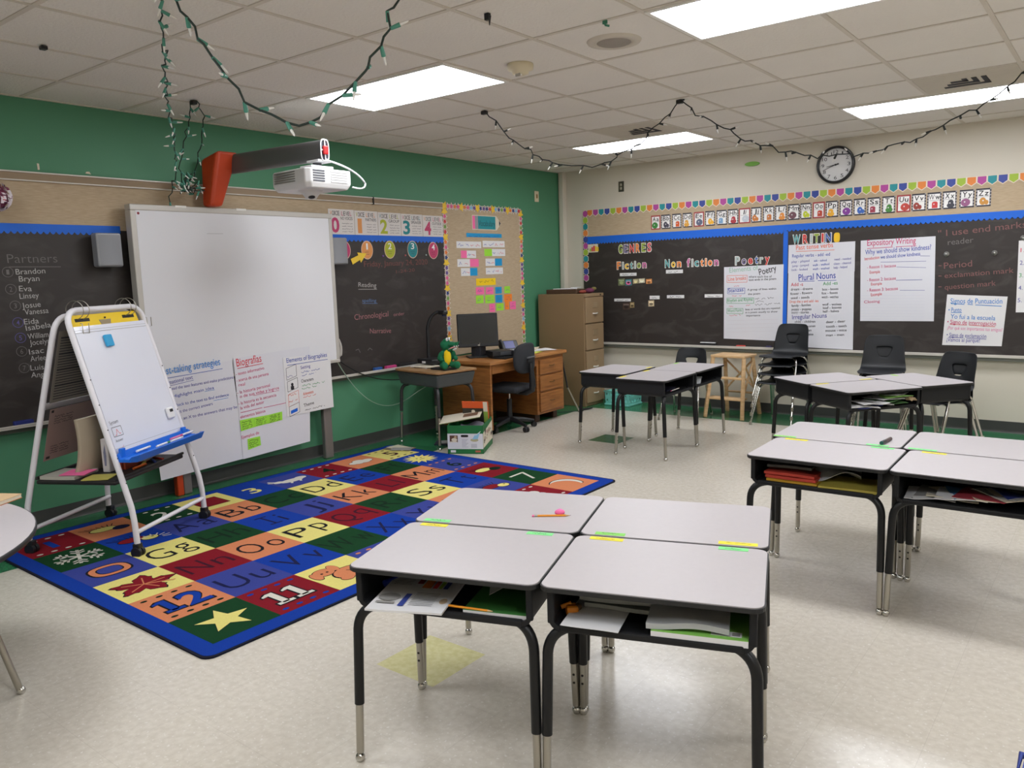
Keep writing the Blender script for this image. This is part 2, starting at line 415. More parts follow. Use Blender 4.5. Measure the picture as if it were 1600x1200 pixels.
for s, p in (('1', (-6.022, 1.611)), ('2', (-6.016, 1.507)), ('3', (-6.002, 1.405)), ('4', (-5.998, 1.302)), ('5', (-5.994, 1.207)), ('6', (-5.996, 1.123)), ('7', (-5.992, 1.019))):
    k = 20; cc = V(p)
    for a in range(k):
        m.line(WL, (cc.x + .03 * math.cos(2 * PI * a / k), cc.y + .03 * math.sin(2 * PI * a / k)), (cc.x + .03 * math.cos(2 * PI * (a + 1) / k), cc.y + .03 * math.sin(2 * PI * (a + 1) / k)), .003, CHALKV if s in '45' else CHALKF, c)
    m.text(WL, s, (cc.x - .008, cc.y - .015), (cc.x + .008, cc.y - .015), .03, CHALKV if s in '45' else CHALKF, c, .004)
for s, p, q, h, mm in (('Friday, January 24, 2020', (-3.160, 1.607), (-2.347, 1.622), .05, CHALKR), ('1-24-20', (-2.772, 1.543), (-2.527, 1.557), .03, CHALKR), ('Reading', (-3.240, 1.434), (-3.028, 1.421), .04, CHALKW), ('spelling', (-3.205, 1.297), (-3.038, 1.289), .03, CHALKB),
                    ('Chronological', (-3.306, 1.143), (-2.897, 1.152), .05, CHALKP), ('order', (-2.832, 1.148), (-2.691, 1.152), .03, CHALKP), ('Narrative', (-3.135, 1.011), (-2.875, 0.996), .045, CHALKP)):
    m.text(WL, s, p, q, h, mm, c, -.002)
m.scrib(WL, (-3.314, 0.848), (-3.108, 0.851), .07, CHALKF, c, .006, 3); m.line(WL, (-3.242, 1.411), (-3.021, 1.404), .004, CHALKW, c); m.line(WL, (-3.206, 1.285), (-3.023, 1.276), .004, CHALKB, c)
m.build('slate', t)
m = MB(); m.box((.001, YM + .3, .655), (.075, -2.105, .668), ALUM, .003); m.box((.068, YM + .3, .668), (.078, -2.105, .678), ALUM, .002); m.box((.001, YM + .3, .625), (.03, -2.105, .655), mat('tray_under', (84, 92, 82), .6))
m.build('chalk_tray', t)
for (y0, y1, mm, lab) in ((-6.1, -5.99, mat('blue_eraser', (28, 40, 110), .7), 'small blue eraser on the chalk tray at far left'), (-3.14, -3.05, mat('blue_cloth', (40, 84, 150), .8), 'blue chalk eraser on the tray left of the pink one'), (-3.0, -2.87, mat('pink_eraser', (190, 60, 120), .8), 'pink chalk eraser on the tray below the chalkboard'), (-2.83, -2.60, mat('black_eraser', (30, 28, 28), .8), 'long black felt eraser on the tray beside the wooden student desk')):
    tag(MB().box((.03, y0, .668), (.065, y1, .70), mm, .006).build('eraser'), lab, 'eraser', 'erasers on the left chalk tray')
# scalloped blue border
def scallop(name, fr, a0, a1, btop, bbot, c, lab, n, up=False, grp='scalloped blue paper borders'):
    pts = [(a0, btop), (a0, bbot)]; st = (a1 - a0) / n
    pts = [(a0, btop)]
    for i in range(n):
        for k in range(7):
            x = a0 + st * (i + k / 6.0); pts.append((x, bbot - .018 * math.sin(PI * k / 6.0)))
    pts.append((a1, btop))
    return tag(MB().prism(fr, pts, c, c + .0015, BLUEB).build(name), lab, 'border', grp)
scallop('border_strip', WL, YM + .3, -5.31, 1.905, 1.86, .0145, 'scalloped blue border above the chalked partner names', 110)
scallop('border_strip', WL, -3.55, -2.107, 1.89, 1.845, .0145, 'scalloped blue border under the voice level posters', 30)
# voice level posters
VC = [(mat('v_magenta', (190, 62, 110), .6), 'magenta'), (mat('v_orange', (222, 150, 84), .6), 'orange'), (mat('v_lime', (170, 178, 44), .6), 'lime'), (mat('v_teal', (30, 132, 138), .6), 'teal'), (mat('v_rose', (190, 62, 104), .6), 'rose')]
VT = ['NO VOICES', 'PARTNERS', 'GROUP', 'SPEAKER', 'OUTSIDE']
ys = [-3.64, -3.222, -2.965, -2.665, -2.36, -2.108]
ys = [(-3.531, 1.998)[0], (-3.244, 2.008)[0], (-2.969, 2.017)[0], (-2.681, 2.026)[0], (-2.394, 2.035)[0], -2.108]
POSTER = mat('poster_white', (216, 210, 206), .5)
for k in range(5):
    a0, a1 = ys[k] + .002, ys[k + 1] - .002; b0, b1 = 1.887, 2.10 - .003 * k
    m = MB(); m.prism(WL, [(a0, b0), (a1, b0), (a1, b1), (a0, b1)], .0155 + .0005 * k, .0165 + .0005 * k, POSTER)
    cc = .0175 + .0005 * k; w = a1 - a0
    cols = [DARK, VC[k][0], INKV, VC[3][0]]
    x = a0 + w * .06
    for j, ch in enumerate('VOICE'):
        m.text(WL, ch, (x, b1 - .052), (x + w * (.07 if ch != 'I' else .02), b1 - .052), .038, (VC[(k + 1) % 4][0] if j == 0 else DARK), cc, .004); x += w * (.085 if ch != 'I' else .04)
    x += w * .06
    for j, ch in enumerate('LEVEL'):
        m.text(WL, ch, (x, b1 - .052), (x + w * .065, b1 - .052), .036, (VC[(k + j) % 4][0] if j in (0, 4) else DARK), cc, .004); x += w * .083
    m.text(WL, str(k), (a0 + w * (.08 if k != 1 else .12), b0 + .02), (a0 + w * (.40 if k != 1 else .30), b0 + .02), .12, VC[k][0], cc, .03)
    m.text(WL, VT[k], (a0 + w * .46, b1 - .088), (a0 + w * .93, b1 - .088), .026, DARK, cc)
    for r in range(4):
        m.scrib(WL, (a0 + w * .5, b0 + .09 - r * .023), (a0 + w * .93, b0 + .09 - r * .023), .009, DARK, cc, .002, k * 9 + r)
    tag(m.build('poster'), 'voice level poster with a big %s %d above the blue border' % (VC[k][1], k), 'poster', 'voice level posters')
WHT = mat('white_print', (238, 236, 234), .6)
for k, (u) in enumerate(((-3.376, 1.753), (-3.116, 1.755), (-2.838, 1.760), (-2.544, 1.762), (-2.260, 1.754))):
    m = MB(); a, b = u; rx = .069; rb = .082
    pts = [(a + rx * math.cos(2 * PI * i / 30), b + rb * math.sin(2 * PI * i / 30)) for i in range(30)]
    m.prism(WL, pts, .0147 + .0016, .0177, mat('pale_' + VC[k][1], (222, 190, 170), .6)); m.disc(WL, a, b, rx * .92, rb * .92, .0182, VC[k][0], 30)
    m.text(WL, str(k), (a - (.022 if k != 1 else .01), b + .005), (a + (.022 if k != 1 else .01), b + .005), .055, WHT, .0187, .012)
    m.scrib(WL, (a - .03, b - .022), (a + .03, b - .022), .012, DARK, .0187, .002, k); m.scrib(WL, (a - .022, b - .04), (a + .022, b - .04), .01, DARK, .0187, .002, k + 7)
    tag(m.build('number_circle'), 'round %s paper sign numbered %d hanging on the chalkboard' % (VC[k][1], k), 'sign', 'numbered voice level circles')
m = MB(); p0 = V((-3.304, 1.653)); p1 = V((-3.128, 1.725)); d = (p1 - p0).normalized(); q = V((-d.y, d.x)); L_ = (p1 - p0).length
pts = [p0 - q * .026, p0 + d * L_ * .5 - q * .022, p0 + d * L_ * .5 - q * .048, p1, p0 + d * L_ * .5 + q * .048, p0 + d * L_ * .5 + q * .022, p0 + q * .026]
m.prism(WL, [tuple(p) for p in pts], .019, .0205, mat('arrow_yellow', (240, 204, 60), .6)); tag(m.build('paper_arrow'), 'yellow paper arrow pointing at the orange number 1 circle', 'arrow')
for k, (p, mm) in enumerate((((-2.929, 1.702), mat('magnet_violet', (130, 90, 170))), ((-2.644, 1.708), mat('magnet_pink', (200, 110, 110))), ((-2.364, 1.711), mat('magnet_grey', (150, 170, 165))))):
    tag(MB().lathe([(.008, 0), (.009, .004), (.007, .008), (0, .009)], mm, 12, Matrix.Translation((.0145, p[0], p[1])) @ Matrix.Rotation(PI / 2, 4, 'Y')).build('magnet'), ('small violet magnet left of the lime circle on the chalkboard', 'small pink magnet between the lime and teal circles', 'small grey magnet between the teal and rose circles')[k], 'magnet', 'chalkboard magnets')

# star bordered bulletin board
t = thing('bulletin_board', 'tan bulletin board framed with a colourful star border', 'bulletin board')
MB().prism(WL, [(-2.1, .70), (-.812, .70), (-.812, 2.21), (-2.1, 2.21)], .001, .014, LINEN).build('panel', t)
STC = [mat('star_yellow', (240, 200, 60)), mat('star_red', (206, 60, 64)), mat('star_purple', (100, 74, 140)), mat('star_green', (120, 160, 70)), mat('star_orange', (228, 124, 50)), mat('star_navy', (50, 66, 120)), mat('star_sky', (130, 180, 210)), mat('star_pink', (216, 90, 140))]
STB = mat('star_pale', (216, 206, 196))
def stars(pts, name):
    m = MB(); rr = random.Random(len(pts))
    for i, (a, b) in enumerate(pts):
        k = 10; ro = rr.uniform(0, 1); ex = .008 if i % 5 == 0 else 0
        def st(sz, z): m.poly(WL, [(a + (sz if j % 2 == 0 else sz * .5) * math.sin(2 * PI * j / k + ro), b + (sz if j % 2 == 0 else sz * .5) * math.cos(2 * PI * j / k + ro)) for j in range(k)], z, None)
        col = STC[0] if i % 5 == 0 else STC[rr.randrange(1, 8)]
        for sz, z, mm in ((.042 + ex, .0156, STB if i % 5 else STC[0]), (.028 + ex, .0164, col)):
            m.prism(WL, [(a + (sz if j % 2 == 0 else sz * .52) * math.sin(2 * PI * j / k + ro), b + (sz if j % 2 == 0 else sz * .52) * math.cos(2 * PI * j / k + ro)) for j in range(k)], z - .001, z, mm)
    m.build(name, t)
stars([(-2.07 + .0505 * i, 2.19) for i in range(25)], 'star_border'); stars([(-2.075, 2.14 - .0505 * i) for i in range(29)], 'star_border'); stars([(-.828, 2.16 - .0505 * i) for i in range(29)], 'star_border')
def lrect(p, q): return (p[0], q[1], q[0], p[1])
# header shaped like a pencil
m = MB(); a0, b1 = (-1.662, 2.104); a1, b0 = (-1.182, 1.986); w = a1 - a0; bm_ = (b0 + b1) / 2
b1 = bm_ + .075; b0 = bm_ - .075
m.prism(WL, [(a0, b0), (a0 + w * .84, b0), (a1, bm_), (a0 + w * .84, b1), (a0, b1)], .0145, .016, CREAMP)
m.rect(WL, a0 + .008, b0 + .008, a0 + w * .1, b1 - .008, .0165, PINK); m.rect(WL, a0 + w * .1, b0 + .008, a0 + w * .2, b1 - .008, .0165, mat('ferrule', (150, 150, 155), .4)); m.rect(WL, a0 + w * .2, b0 + .008, a0 + w * .8, b1 - .008, .0165, TEAL)
m.poly(WL, [(a0 + w * .93, bm_ - .03), (a1 - .006, bm_), (a0 + w * .93, bm_ + .03)], .0165, DARK); m.text(WL, 'Vocabulary', (a0 + w * .22, bm_ - .035), (a0 + w * .78, bm_ - .035), .06, mat('deep_teal', (20, 70, 80)), .017)
tag(m.build('header_card'), 'teal pencil shaped header card at top of star bordered board', 'card')
m = MB(); r = lrect((-1.756, 1.946), (-1.176, 1.881)); m.prism(WL, [(r[0], r[1] + .012), (r[2], r[1] + .012), (r[2], r[3] - .012), (r[0], r[3] - .012)], .0145, .0155, BLU); m.scrib(WL, (r[0] + .03, (r[1] + r[3]) / 2 - .02), (r[2] - .03, (r[1] + r[3]) / 2 - .02), .02, INKB, .0165, .003, 5)
tag(m.build('sentence_strip'), 'plain blue sentence strip below the teal pencil header', 'strip')
CARDS = [((-1.915, 1.848), (-1.526, 1.780), None, 0, 'long white word card at top left, below the blue strip'), ((-1.501, 1.859), (-1.130, 1.792), None, 0, 'long white word card at top right, below the blue strip'), ((-1.852, 1.755), (-1.615, 1.680), PINK, .38, 'short word card with a pink left end'), ((-1.479, 1.773), (-1.124, 1.699), LIME, .36, 'word card with a lime green left end'),
         ((-1.911, 1.669), (-1.578, 1.591), PINK, -.42, 'word card with a pink right end'), ((-1.464, 1.673), (-1.185, 1.596), BLU, -.44, 'right hand word card with a blue right end'), ((-1.862, 1.578), (-1.604, 1.498), BLU, -.45, 'left hand word card with a blue right end'), ((-1.464, 1.576), (-1.173, 1.507), None, 0, 'white word card just above and right of the gold strip')]
for k, (p, q, col, fr_, lab) in enumerate(CARDS):
    a0, b0, a1, b1 = lrect(p, q); m = MB(); m.prism(WL, [(a0, b0), (a1, b0), (a1, b1), (a0, b1)], .0145, .0155, WHITE)
    w = a1 - a0; s0, s1 = a0 + .02, a1 - .02
    if col:
        if fr_ > 0: m.rect(WL, a0, b0, a0 + w * fr_, b1, .0162, col); s0 = a0 + w * fr_ + .01
        else: m.rect(WL, a1 + w * fr_, b0, a1, b1, .0162, col); s1 = a1 + w * fr_ - .01
    bb = (b0 + b1) / 2 - .015
    m.scrib(WL, (s0, bb), (s0 + (s1 - s0) * .5, bb), .03, INKB, .0168, .004, k); m.scrib(WL, (s0 + (s1 - s0) * .55, bb), (s1, bb), .026, INKR, .0168, .004, k + 3)
    tag(m.build('word_card'), lab, 'card', 'word cards on the star bordered board')
m = MB(); a0, b0, a1, b1 = lrect((-1.629, 1.466), (-1.305, 1.393)); m.prism(WL, [(a0, b0), (a1, b0), (a1, b1), (a0, b1)], .0145, .0155, GOLD); m.scrib(WL, (a0 + .05, b0 + .03), (a1 - .03, b0 + .03), .025, DARK, .0162, .003, 3)
tag(m.build('sentence_strip'), 'gold sentence strip above the coloured sticky notes', 'strip')
SN = [((743.5, 449), (756.5, 459.5), PINK, 'pink sticky note at the left end of the top row'), ((759, 449), (771, 459), PINK, 'pink sticky note second in the top row'), ((773.8, 448.5), (784, 458.5), BLU, 'blue sticky note in the top row'), ((788, 447.5), (797, 457.5), LIME, 'lime sticky note at the right end of the top row'),
      ((743.5, 462.5), (755.5, 473.5), LIME, 'lime sticky note at the left end of the middle row'), ((758, 461.5), (772.5, 473), LIME, 'lime sticky note second in the middle row'), ((774, 461), (785, 472), BLU, 'blue sticky note in the middle row'), ((787.5, 460), (800, 471), ORG, 'large orange sticky note in the middle row'),
      ((764.5, 475), (773.5, 487), PINK, 'pink sticky note just right of the monitor top'), ((775.5, 474.5), (787, 484.5), LIME, 'lime sticky note in the bottom row'), ((789, 472), (795.5, 483), ORG, 'narrow orange sticky note in the bottom row'), ((796.5, 471), (806, 482.5), PINK, 'pink sticky note at the far right of the bottom row')]
SNP = [(-1.637, 1.376), (-1.505, 1.301), (-1.475, 1.371), (-1.350, 1.299), (-1.315, 1.369), (-1.206, 1.296), (-1.157, 1.371), (-1.059, 1.298), (-1.642, 1.287), (-1.521, 1.207), (-1.490, 1.287), (-1.338, 1.202), (-1.318, 1.284), (-1.200, 1.202), (-1.167, 1.284), (-1.029, 1.201), (-1.426, 1.193), (-1.333, 1.105), (-1.306, 1.190), (-1.182, 1.114), (-1.155, 1.200), (-1.085, 1.119), (-1.069, 1.203), (-0.963, 1.116)]
for k, s in enumerate(SN):
    a0, b0, a1, b1 = lrect(SNP[2 * k], SNP[2 * k + 1]); m = MB(); m.prism(WL, [(a0, b0), (a1, b0 + random.uniform(-.004, .004)), (a1, b1), (a0, b1)], .0145 + .0001 * k, .0155 + .0001 * k, s[2])
    m.scrib(WL, (a0 + .02, b0 + .025), (a1 - .02, b0 + .025), .018, INKV, .0166 + .0001 * k, .003, k); m.scrib(WL, (a0 + .03, b1 - .035), (a1 - .04, b1 - .035), .012, INKV, .0166 + .0001 * k, .002, k + 4)
    tag(m.build('sticky_note'), s[3], 'note', 'sticky notes on the star bordered board')
p = (-0.500, 2.369); t = thing('wall_switch', 'small ivory switch plate high on the green wall', 'switch', (0, p[0], p[1]))
MB().box((.001, -.04, -.06), (.008, .04, .06), IVORY, .003).build('plate', t); MB().box((.008, -.012, -.02), (.014, .012, .025), mat('switch_brown', (150, 120, 70), .5), .002).build('toggle', t)
# hanging paper ball at the far left
m = MB(); rr = random.Random(3); cx = V((.16, (-6.095, 2.045)[0], (-6.095, 2.045)[1])); fm = [mat('foil_white', (230, 220, 226), .4), mat('foil_red', (190, 40, 60), .4), mat('foil_plum', (120, 50, 80), .4)]
for i in range(260):
    d = V((rr.gauss(0, 1), rr.gauss(0, 1), rr.gauss(0, 1))).normalized(); u = d.orthogonal().normalized(); w = d.cross(u); c0 = cx + d * .075
    e = d * .012 + u * rr.uniform(-.012, .012)
    m.add([c0 + u * .012, c0 + w * .012, c0 - u * .012 + e, c0 - w * .012 + e], [(0, 1, 2, 3)], fm[0] if rr.random() < .5 else rr.choice(fm))
m.ball(cx, .07, fm[2]); m.tube([cx, (cx.x, cx.y, H - .005)], .0008, STEEL, 4); tag(m.build('paper_ball'), 'red and white tinsel ball hanging at far left edge', 'ornament')
# the twelve small wall marks: paper scraps left on the green paint
for k, p in enumerate(((-5.776, 2.258), (-5.477, 2.243))):
    tag(MB().prism(WL, [(p[0] - .006, p[1] - .02), (p[0] + .006, p[1] - .018), (p[0] + .005, p[1] + .018), (p[0] - .007, p[1] + .02)] if k == 0 else [(p[0] - .018, p[1] - .004), (p[0] + .018, p[1] - .008), (p[0] + .008, p[1] + .008), (p[0] - .01, p[1] + .007)], .001, .003, CREAMP).build('tape_scrap'), ('upright scrap of tape left on the green wall above the rail', 'short flat scrap of tape left on the green wall above the rail')[k], 'tape')

# ---------------------------------------------------------------- interactive whiteboard
OFF = .15
WBS = mat('whiteboard_surface', (219, 219, 222), .5, var=.02, vs=1.5, spec=.3); WBF = mat('whiteboard_frame', (190, 186, 178), .4, .2); POSTG = mat('post_grey', (128, 122, 118), .4, .4)
ORNG = mat('bracket_orange', (190, 62, 16), .42)
t = thing('interactive_whiteboard', 'large interactive whiteboard on a stand before the left chalkboard', 'whiteboard')
y0, y1, z0, z1 = -5.300, -3.603, .806, 2.045
m = MB(); m.box((.078, y0 + .01, z0 + .01), (OFF - .02, y1 - .01, z1 - .01), mat('board_back', (120, 118, 114), .5), .006)
for a, b, cc, d in ((y0, z1 - .04, y1, z1), (y0, z0, y1, z0 + .03), (y0, z0 + .03, y0 + .04, z1 - .04), (y1 - .034, z0 + .03, y1, z1 - .04)):
    m.box((.076, a, b), (OFF, cc, d), WBF, .006)
m.build('frame', t)
m = MB(); m.box((.12, y0 + .04, z0 + .03), (OFF - .006, y1 - .034, z1 - .04), WBS)
m.line(WL, (-4.75, 1.86), (-4.62, 1.862), .003, mat('scratch', (170, 170, 172)), OFF - .0055)
m.disc(WL, y0 + .058, z1 - .06, .009, .009, OFF - .005, MAROON, 16)
m.build('screen', t)
m = MB()
for yy in (-4.98, -4.50): m.box((.1, yy, z1 - .012), (.152, yy + .085, z1 + .004), LWHT, .003)
m.build('clip', t)
MB().box((.083, -3.80, 0), (.13, -3.715, .82), POSTG, .01).build('post', t)
m = MB(); m.box((.083, -5.085, 0), (.13, -5.02, .82), POSTG, .01); m.box((.081, -5.135, 0), (.133, -5.086, .82), ORNG, .008); m.build('post', t)
m = MB(); m.tube(arc((.13, y1 + .004, 1.0), (.14, y1 + .035, .93), (.13, y1 + .02, .86), 8), .012, WBF); m.box((.1, y1, .85), (.135, y1 + .022, .93), WBF, .003); m.build('pen_holder', t)
# projector arm
t = thing('projector_boom', 'grey projector boom arm rising from an orange bracket', 'projector arm', (0, 0, 0))
m = MB()
fr = WL
yL, yR = -4.745, -4.47
prof0 = [(-4.765, 2.052), (-4.6, 2.052), (-4.47, 2.455), (-4.74, 2.40)]
vs = []
pts_b = [(.10, -4.745, 2.05), (.20, -4.735, 2.05), (.20, -4.635, 2.05), (.10, -4.64, 2.05), (.10, -4.73, 2.385), (.27, -4.69, 2.44), (.27, -4.515, 2.44), (.10, -4.53, 2.40)]
bm = bmesh.new(); bv = [bm.verts.new(p) for p in pts_b]
for f in ((3, 2, 1, 0), (4, 5, 6, 7), (0, 1, 5, 4), (1, 2, 6, 5), (2, 3, 7, 6), (3, 0, 4, 7)): bm.faces.new([bv[i] for i in f])
bmesh.ops.bevel(bm, geom=bm.edges[:], offset=.025, segments=3, profile=.5, affect='EDGES')
m.bm(bm, ORNG); m.build('bracket', t)
GREYB = mat('boom_grey', (104, 104, 104), .4, .3)
def boomsec(x, z, yc, hh=.068, ww=.032):
    return [(x, yc + ww * math.copysign(abs(math.cos(a)) ** .6, math.cos(a)), z + hh * math.copysign(abs(math.sin(a)) ** .55, math.sin(a))) for a in [2 * PI * i / 20 for i in range(20)]]
S0 = boomsec(.20, 2.355, -4.545); S1 = boomsec(1.2, 2.345, -4.503)
m = MB(); m.add(S0 + S1, [(i, (i + 1) % 20, 20 + (i + 1) % 20, 20 + i) for i in range(20)], GREYB, True); m.add(S0, [tuple(range(19, -1, -1))], GREYB); m.build('boom', t)
m = MB(); CAPW = mat('cap_white', (226, 226, 228), .35); m.add(S1, [tuple(range(20))], mat('cap_dark', (30, 30, 44), .5))
ring = [V(p) + V((.003, 0, 0)) for p in S1]; m.tube(ring, .0045, CAPW, 6, closed=True)
m.tube([(1.205, -4.503, 2.28), (1.205, -4.503, 2.41)], .0045, CAPW, 6); m.box((1.2, -4.522, 2.318), (1.222, -4.484, 2.372), mat('cap_red', (196, 24, 26), .35), .006); m.tube([(1.205, -4.535, 2.345), (1.205, -4.471, 2.345)], .0045, CAPW, 6)
m.build('end_cap', t)
m = MB(); m.box((1.08, -4.56, 2.27), (1.2, -4.45, 2.285), CAPW, .003); m.tube([(1.12, -4.505, 2.24), (1.12, -4.505, 2.285)], .03, mat('joint_dark', (70, 72, 80), .4), 14); m.box((1.06, -4.6, 2.226), (1.18, -4.42, 2.248), CAPW, .003); m.build('mount_plate', t)
# the projector hanging from it
PW = mat('projector_white', (214, 213, 212), .4); PG = mat('projector_grey', (120, 116, 110), .5); PV = mat('vent_grey', (76, 78, 84), .5)
t = thing('projector', 'white projector hanging beneath the grey boom arm', 'projector', (1.06, -4.50, 2.10))
bm = bmesh.new()
top = [(-.30, -.10), (-.22, -.15), (.13, -.17), (.16, -.14), (.16, .19), (.12, .21), (-.20, .19), (-.30, .10)]
bot = [(a * .9, b * .9) for a, b in top]
tv = [bm.verts.new((a, b, .125)) for a, b in top]; mv = [bm.verts.new((a, b, .035)) for a, b in top]; bvv = [bm.verts.new((a, b, 0)) for a, b in bot]
bm.faces.new(tv); bm.faces.new(bvv[::-1])
for i in range(8):
    j = (i + 1) % 8; bm.faces.new((mv[i], mv[j], tv[j], tv[i])); bm.faces.new((bvv[i], bvv[j], mv[j], mv[i]))
bmesh.ops.bevel(bm, geom=bm.edges[:], offset=.008, segments=2, profile=.5, affect='EDGES')
MB().bm(bm, PW).build('body', t)
m = MB()
for k in range(5): m.box((.158, -.125, .04 + k * .016), (.163, -.03, .05 + k * .016), PV, .001)
m.build('intake_grille', t)
m = MB()
for k in range(5): m.box((.158, .02, .04 + k * .016), (.163, .16, .05 + k * .016), mat('grille_pale', (180, 178, 178), .5), .001)
m.build('exhaust_grille', t)
m = MB()
F2 = Fr((0, 0, 0), (1, 0, 0), (0, 0, 1))
for k in range(5): m.box((-.2, -.164 + .0, .045 + k * .015), (.1, -.156, .053 + k * .015), PG, .001)
m.build('side_grille', t)
m = MB(); m.lathe([(.0, -.055), (.035, -.052), (.05, -.03), (.085, .0), (.09, .005)], PW, 22, Matrix.Translation((-.03, .0, .0))); m.ball((-.0, -.02, -.045), (.03, .02, .012), BLACKP); m.build('lens', t)
m = MB(); pc = [(.14, .0, .19)] + arc((.14, .03, .18), (.17, .24, .14), (.17, .31, .05), 8) + arc((.17, .31, .05), (.17, .31, .0), (.16, .2, .02), 6)
m.tube(pc, .006, CAPW, 6); m.build('cable', t)
# loudspeakers either side of the whiteboard
SPK = mat('speaker_silver', (150, 152, 156), .4, .3)
def lspk(yc, z0, z1, lab):
    t = thing('loudspeaker', lab, 'speaker', (0, yc, z0), 0, 'loudspeakers beside the whiteboard'); h = z1 - z0
    m = MB(); m.box((.016, -.03, h * .3), (.05, .03, h * .7), BLACKP, .003); m.build('wall_bracket', t)
    m = MB(); m.box((.05, -.082, 0), (.13, .082, h), SPK, .014, None, 3); m.build('cabinet', t)
    m = MB()
    vs = []; n = 8
    for i in range(n + 1):
        y = -.07 + .14 * i / n; x = .131 + .012 * (1 - (y / .07) ** 2); vs += [(x, y, .012), (x, y, h - .012)]
    m.add(vs, [(2 * i, 2 * i + 2, 2 * i + 3, 2 * i + 1) for i in range(n)], mat('speaker_cloth', (140, 142, 146), .6, bump=.3, bs=500), True); m.build('front_grille', t)
lspk(-5.445, 1.632, 1.852, 'silver loudspeaker on the chalkboard left of the whiteboard'); lspk(-3.515, 1.628, 1.853, 'silver loudspeaker peeking out at the right of the whiteboard')

# ---------------------------------------------------------------- chart paper hanging from the whiteboard
def chart(name, lab, fr, c, corners, draw, cat='chart', group=None, mt=None, parent=None):
    """corners TL TR BR BL in the frame"""
    m = MB(); m.prism(fr, [corners[3], corners[2], corners[1], corners[0]], c, c + .001, mt or PAPER2); draw(m, c + .0022)
    o = m.build(name)
    return tag(o, lab, cat, group)
def d_strat(m, c):
    m.text(WL, 'Test-taking strategies', (-5.216, 0.883), (-4.733, 0.907), .055, INKL, c, .006)
    m.line(WL, (-5.149, 0.859), (-4.720, 0.877), .004, INKB, c)
    m.text(WL, 'informational text', (-5.210, 0.808), (-4.959, 0.831), .028, INKV, c, .004); m.line(WL, (-5.155, 0.801), (-4.955, 0.821), .003, INKV, c)
    for s, p, q, k in (('- Read the text features and make predictions', (-5.158, 0.770), (-4.637, 0.793), INKV), ('- Highlight main idea', (-5.149, 0.714), (-4.801, 0.737), INKB), ('- Go back to the text to find evidence', (-5.169, 0.649), (-4.686, 0.669), INKB),
                       ('Select the correct answers', (-5.136, 0.598), (-4.822, 0.621), INKV), ('- Put an X to the answers that may be', (-5.131, 0.547), (-4.624, 0.567), INKV)):
        m.text(WL, s, p, q, .022, k, c, .004)
    m.line(WL, (-4.879, 0.727), (-4.796, 0.730), .003, INKL, c); m.line(WL, (-4.814, 0.651), (-4.692, 0.655), .003, INKL, c)
chart('chart_paper', 'chart paper on test-taking strategies partly hidden by the easel', WL, .153, ((-5.302, 0.869), (-4.639, 0.931), (-4.591, 0.172), (-5.262, 0.150)), d_strat, group='handwritten charts below the whiteboard')
def d_bio(m, c):
    m.text(WL, 'Biografías', (-4.603, 0.879), (-4.384, 0.894), .06, INKR, c, .006); m.line(WL, (-4.599, 0.864), (-4.374, 0.878), .005, INKR, c)
    for s, p, q in (('- texto informativo', (-4.615, 0.812), (-4.366, 0.832)), ('- acerca de una persona', (-4.614, 0.764), (-4.330, 0.783)), ('real', (-4.600, 0.728), (-4.545, 0.730)), ('- la historia personal', (-4.616, 0.671), (-4.326, 0.692)), ('o de sus vidas y logros', (-4.597, 0.639), (-4.245, 0.661)),
                    ('- la historia es la secuencia', (-4.613, 0.588), (-4.274, 0.608)), ('la vida del autor', (-4.600, 0.551), (-4.389, 0.569)), ('elementos básicos', (-4.606, 0.483), (-4.384, 0.498)), ('Ejemplos de', (-4.609, 0.326), (-4.455, 0.338))):
        m.text(WL, s, p, q, .024, INKP, c, .004)
    m.line(WL, (-4.602, 0.527), (-4.409, 0.537), .004, INKP, c); m.line(WL, (-4.398, 0.535), (-4.189, 0.542), .004, INKP, c); m.line(WL, (-4.480, 0.642), (-4.246, 0.650), .003, INKP, c)
chart('chart_paper', 'chart paper with red writing titled Biografías', WL, .157, ((-4.626, 0.944), (-3.922, 0.971), (-3.980, 0.190), (-4.608, 0.169)), d_bio, group='handwritten charts below the whiteboard')
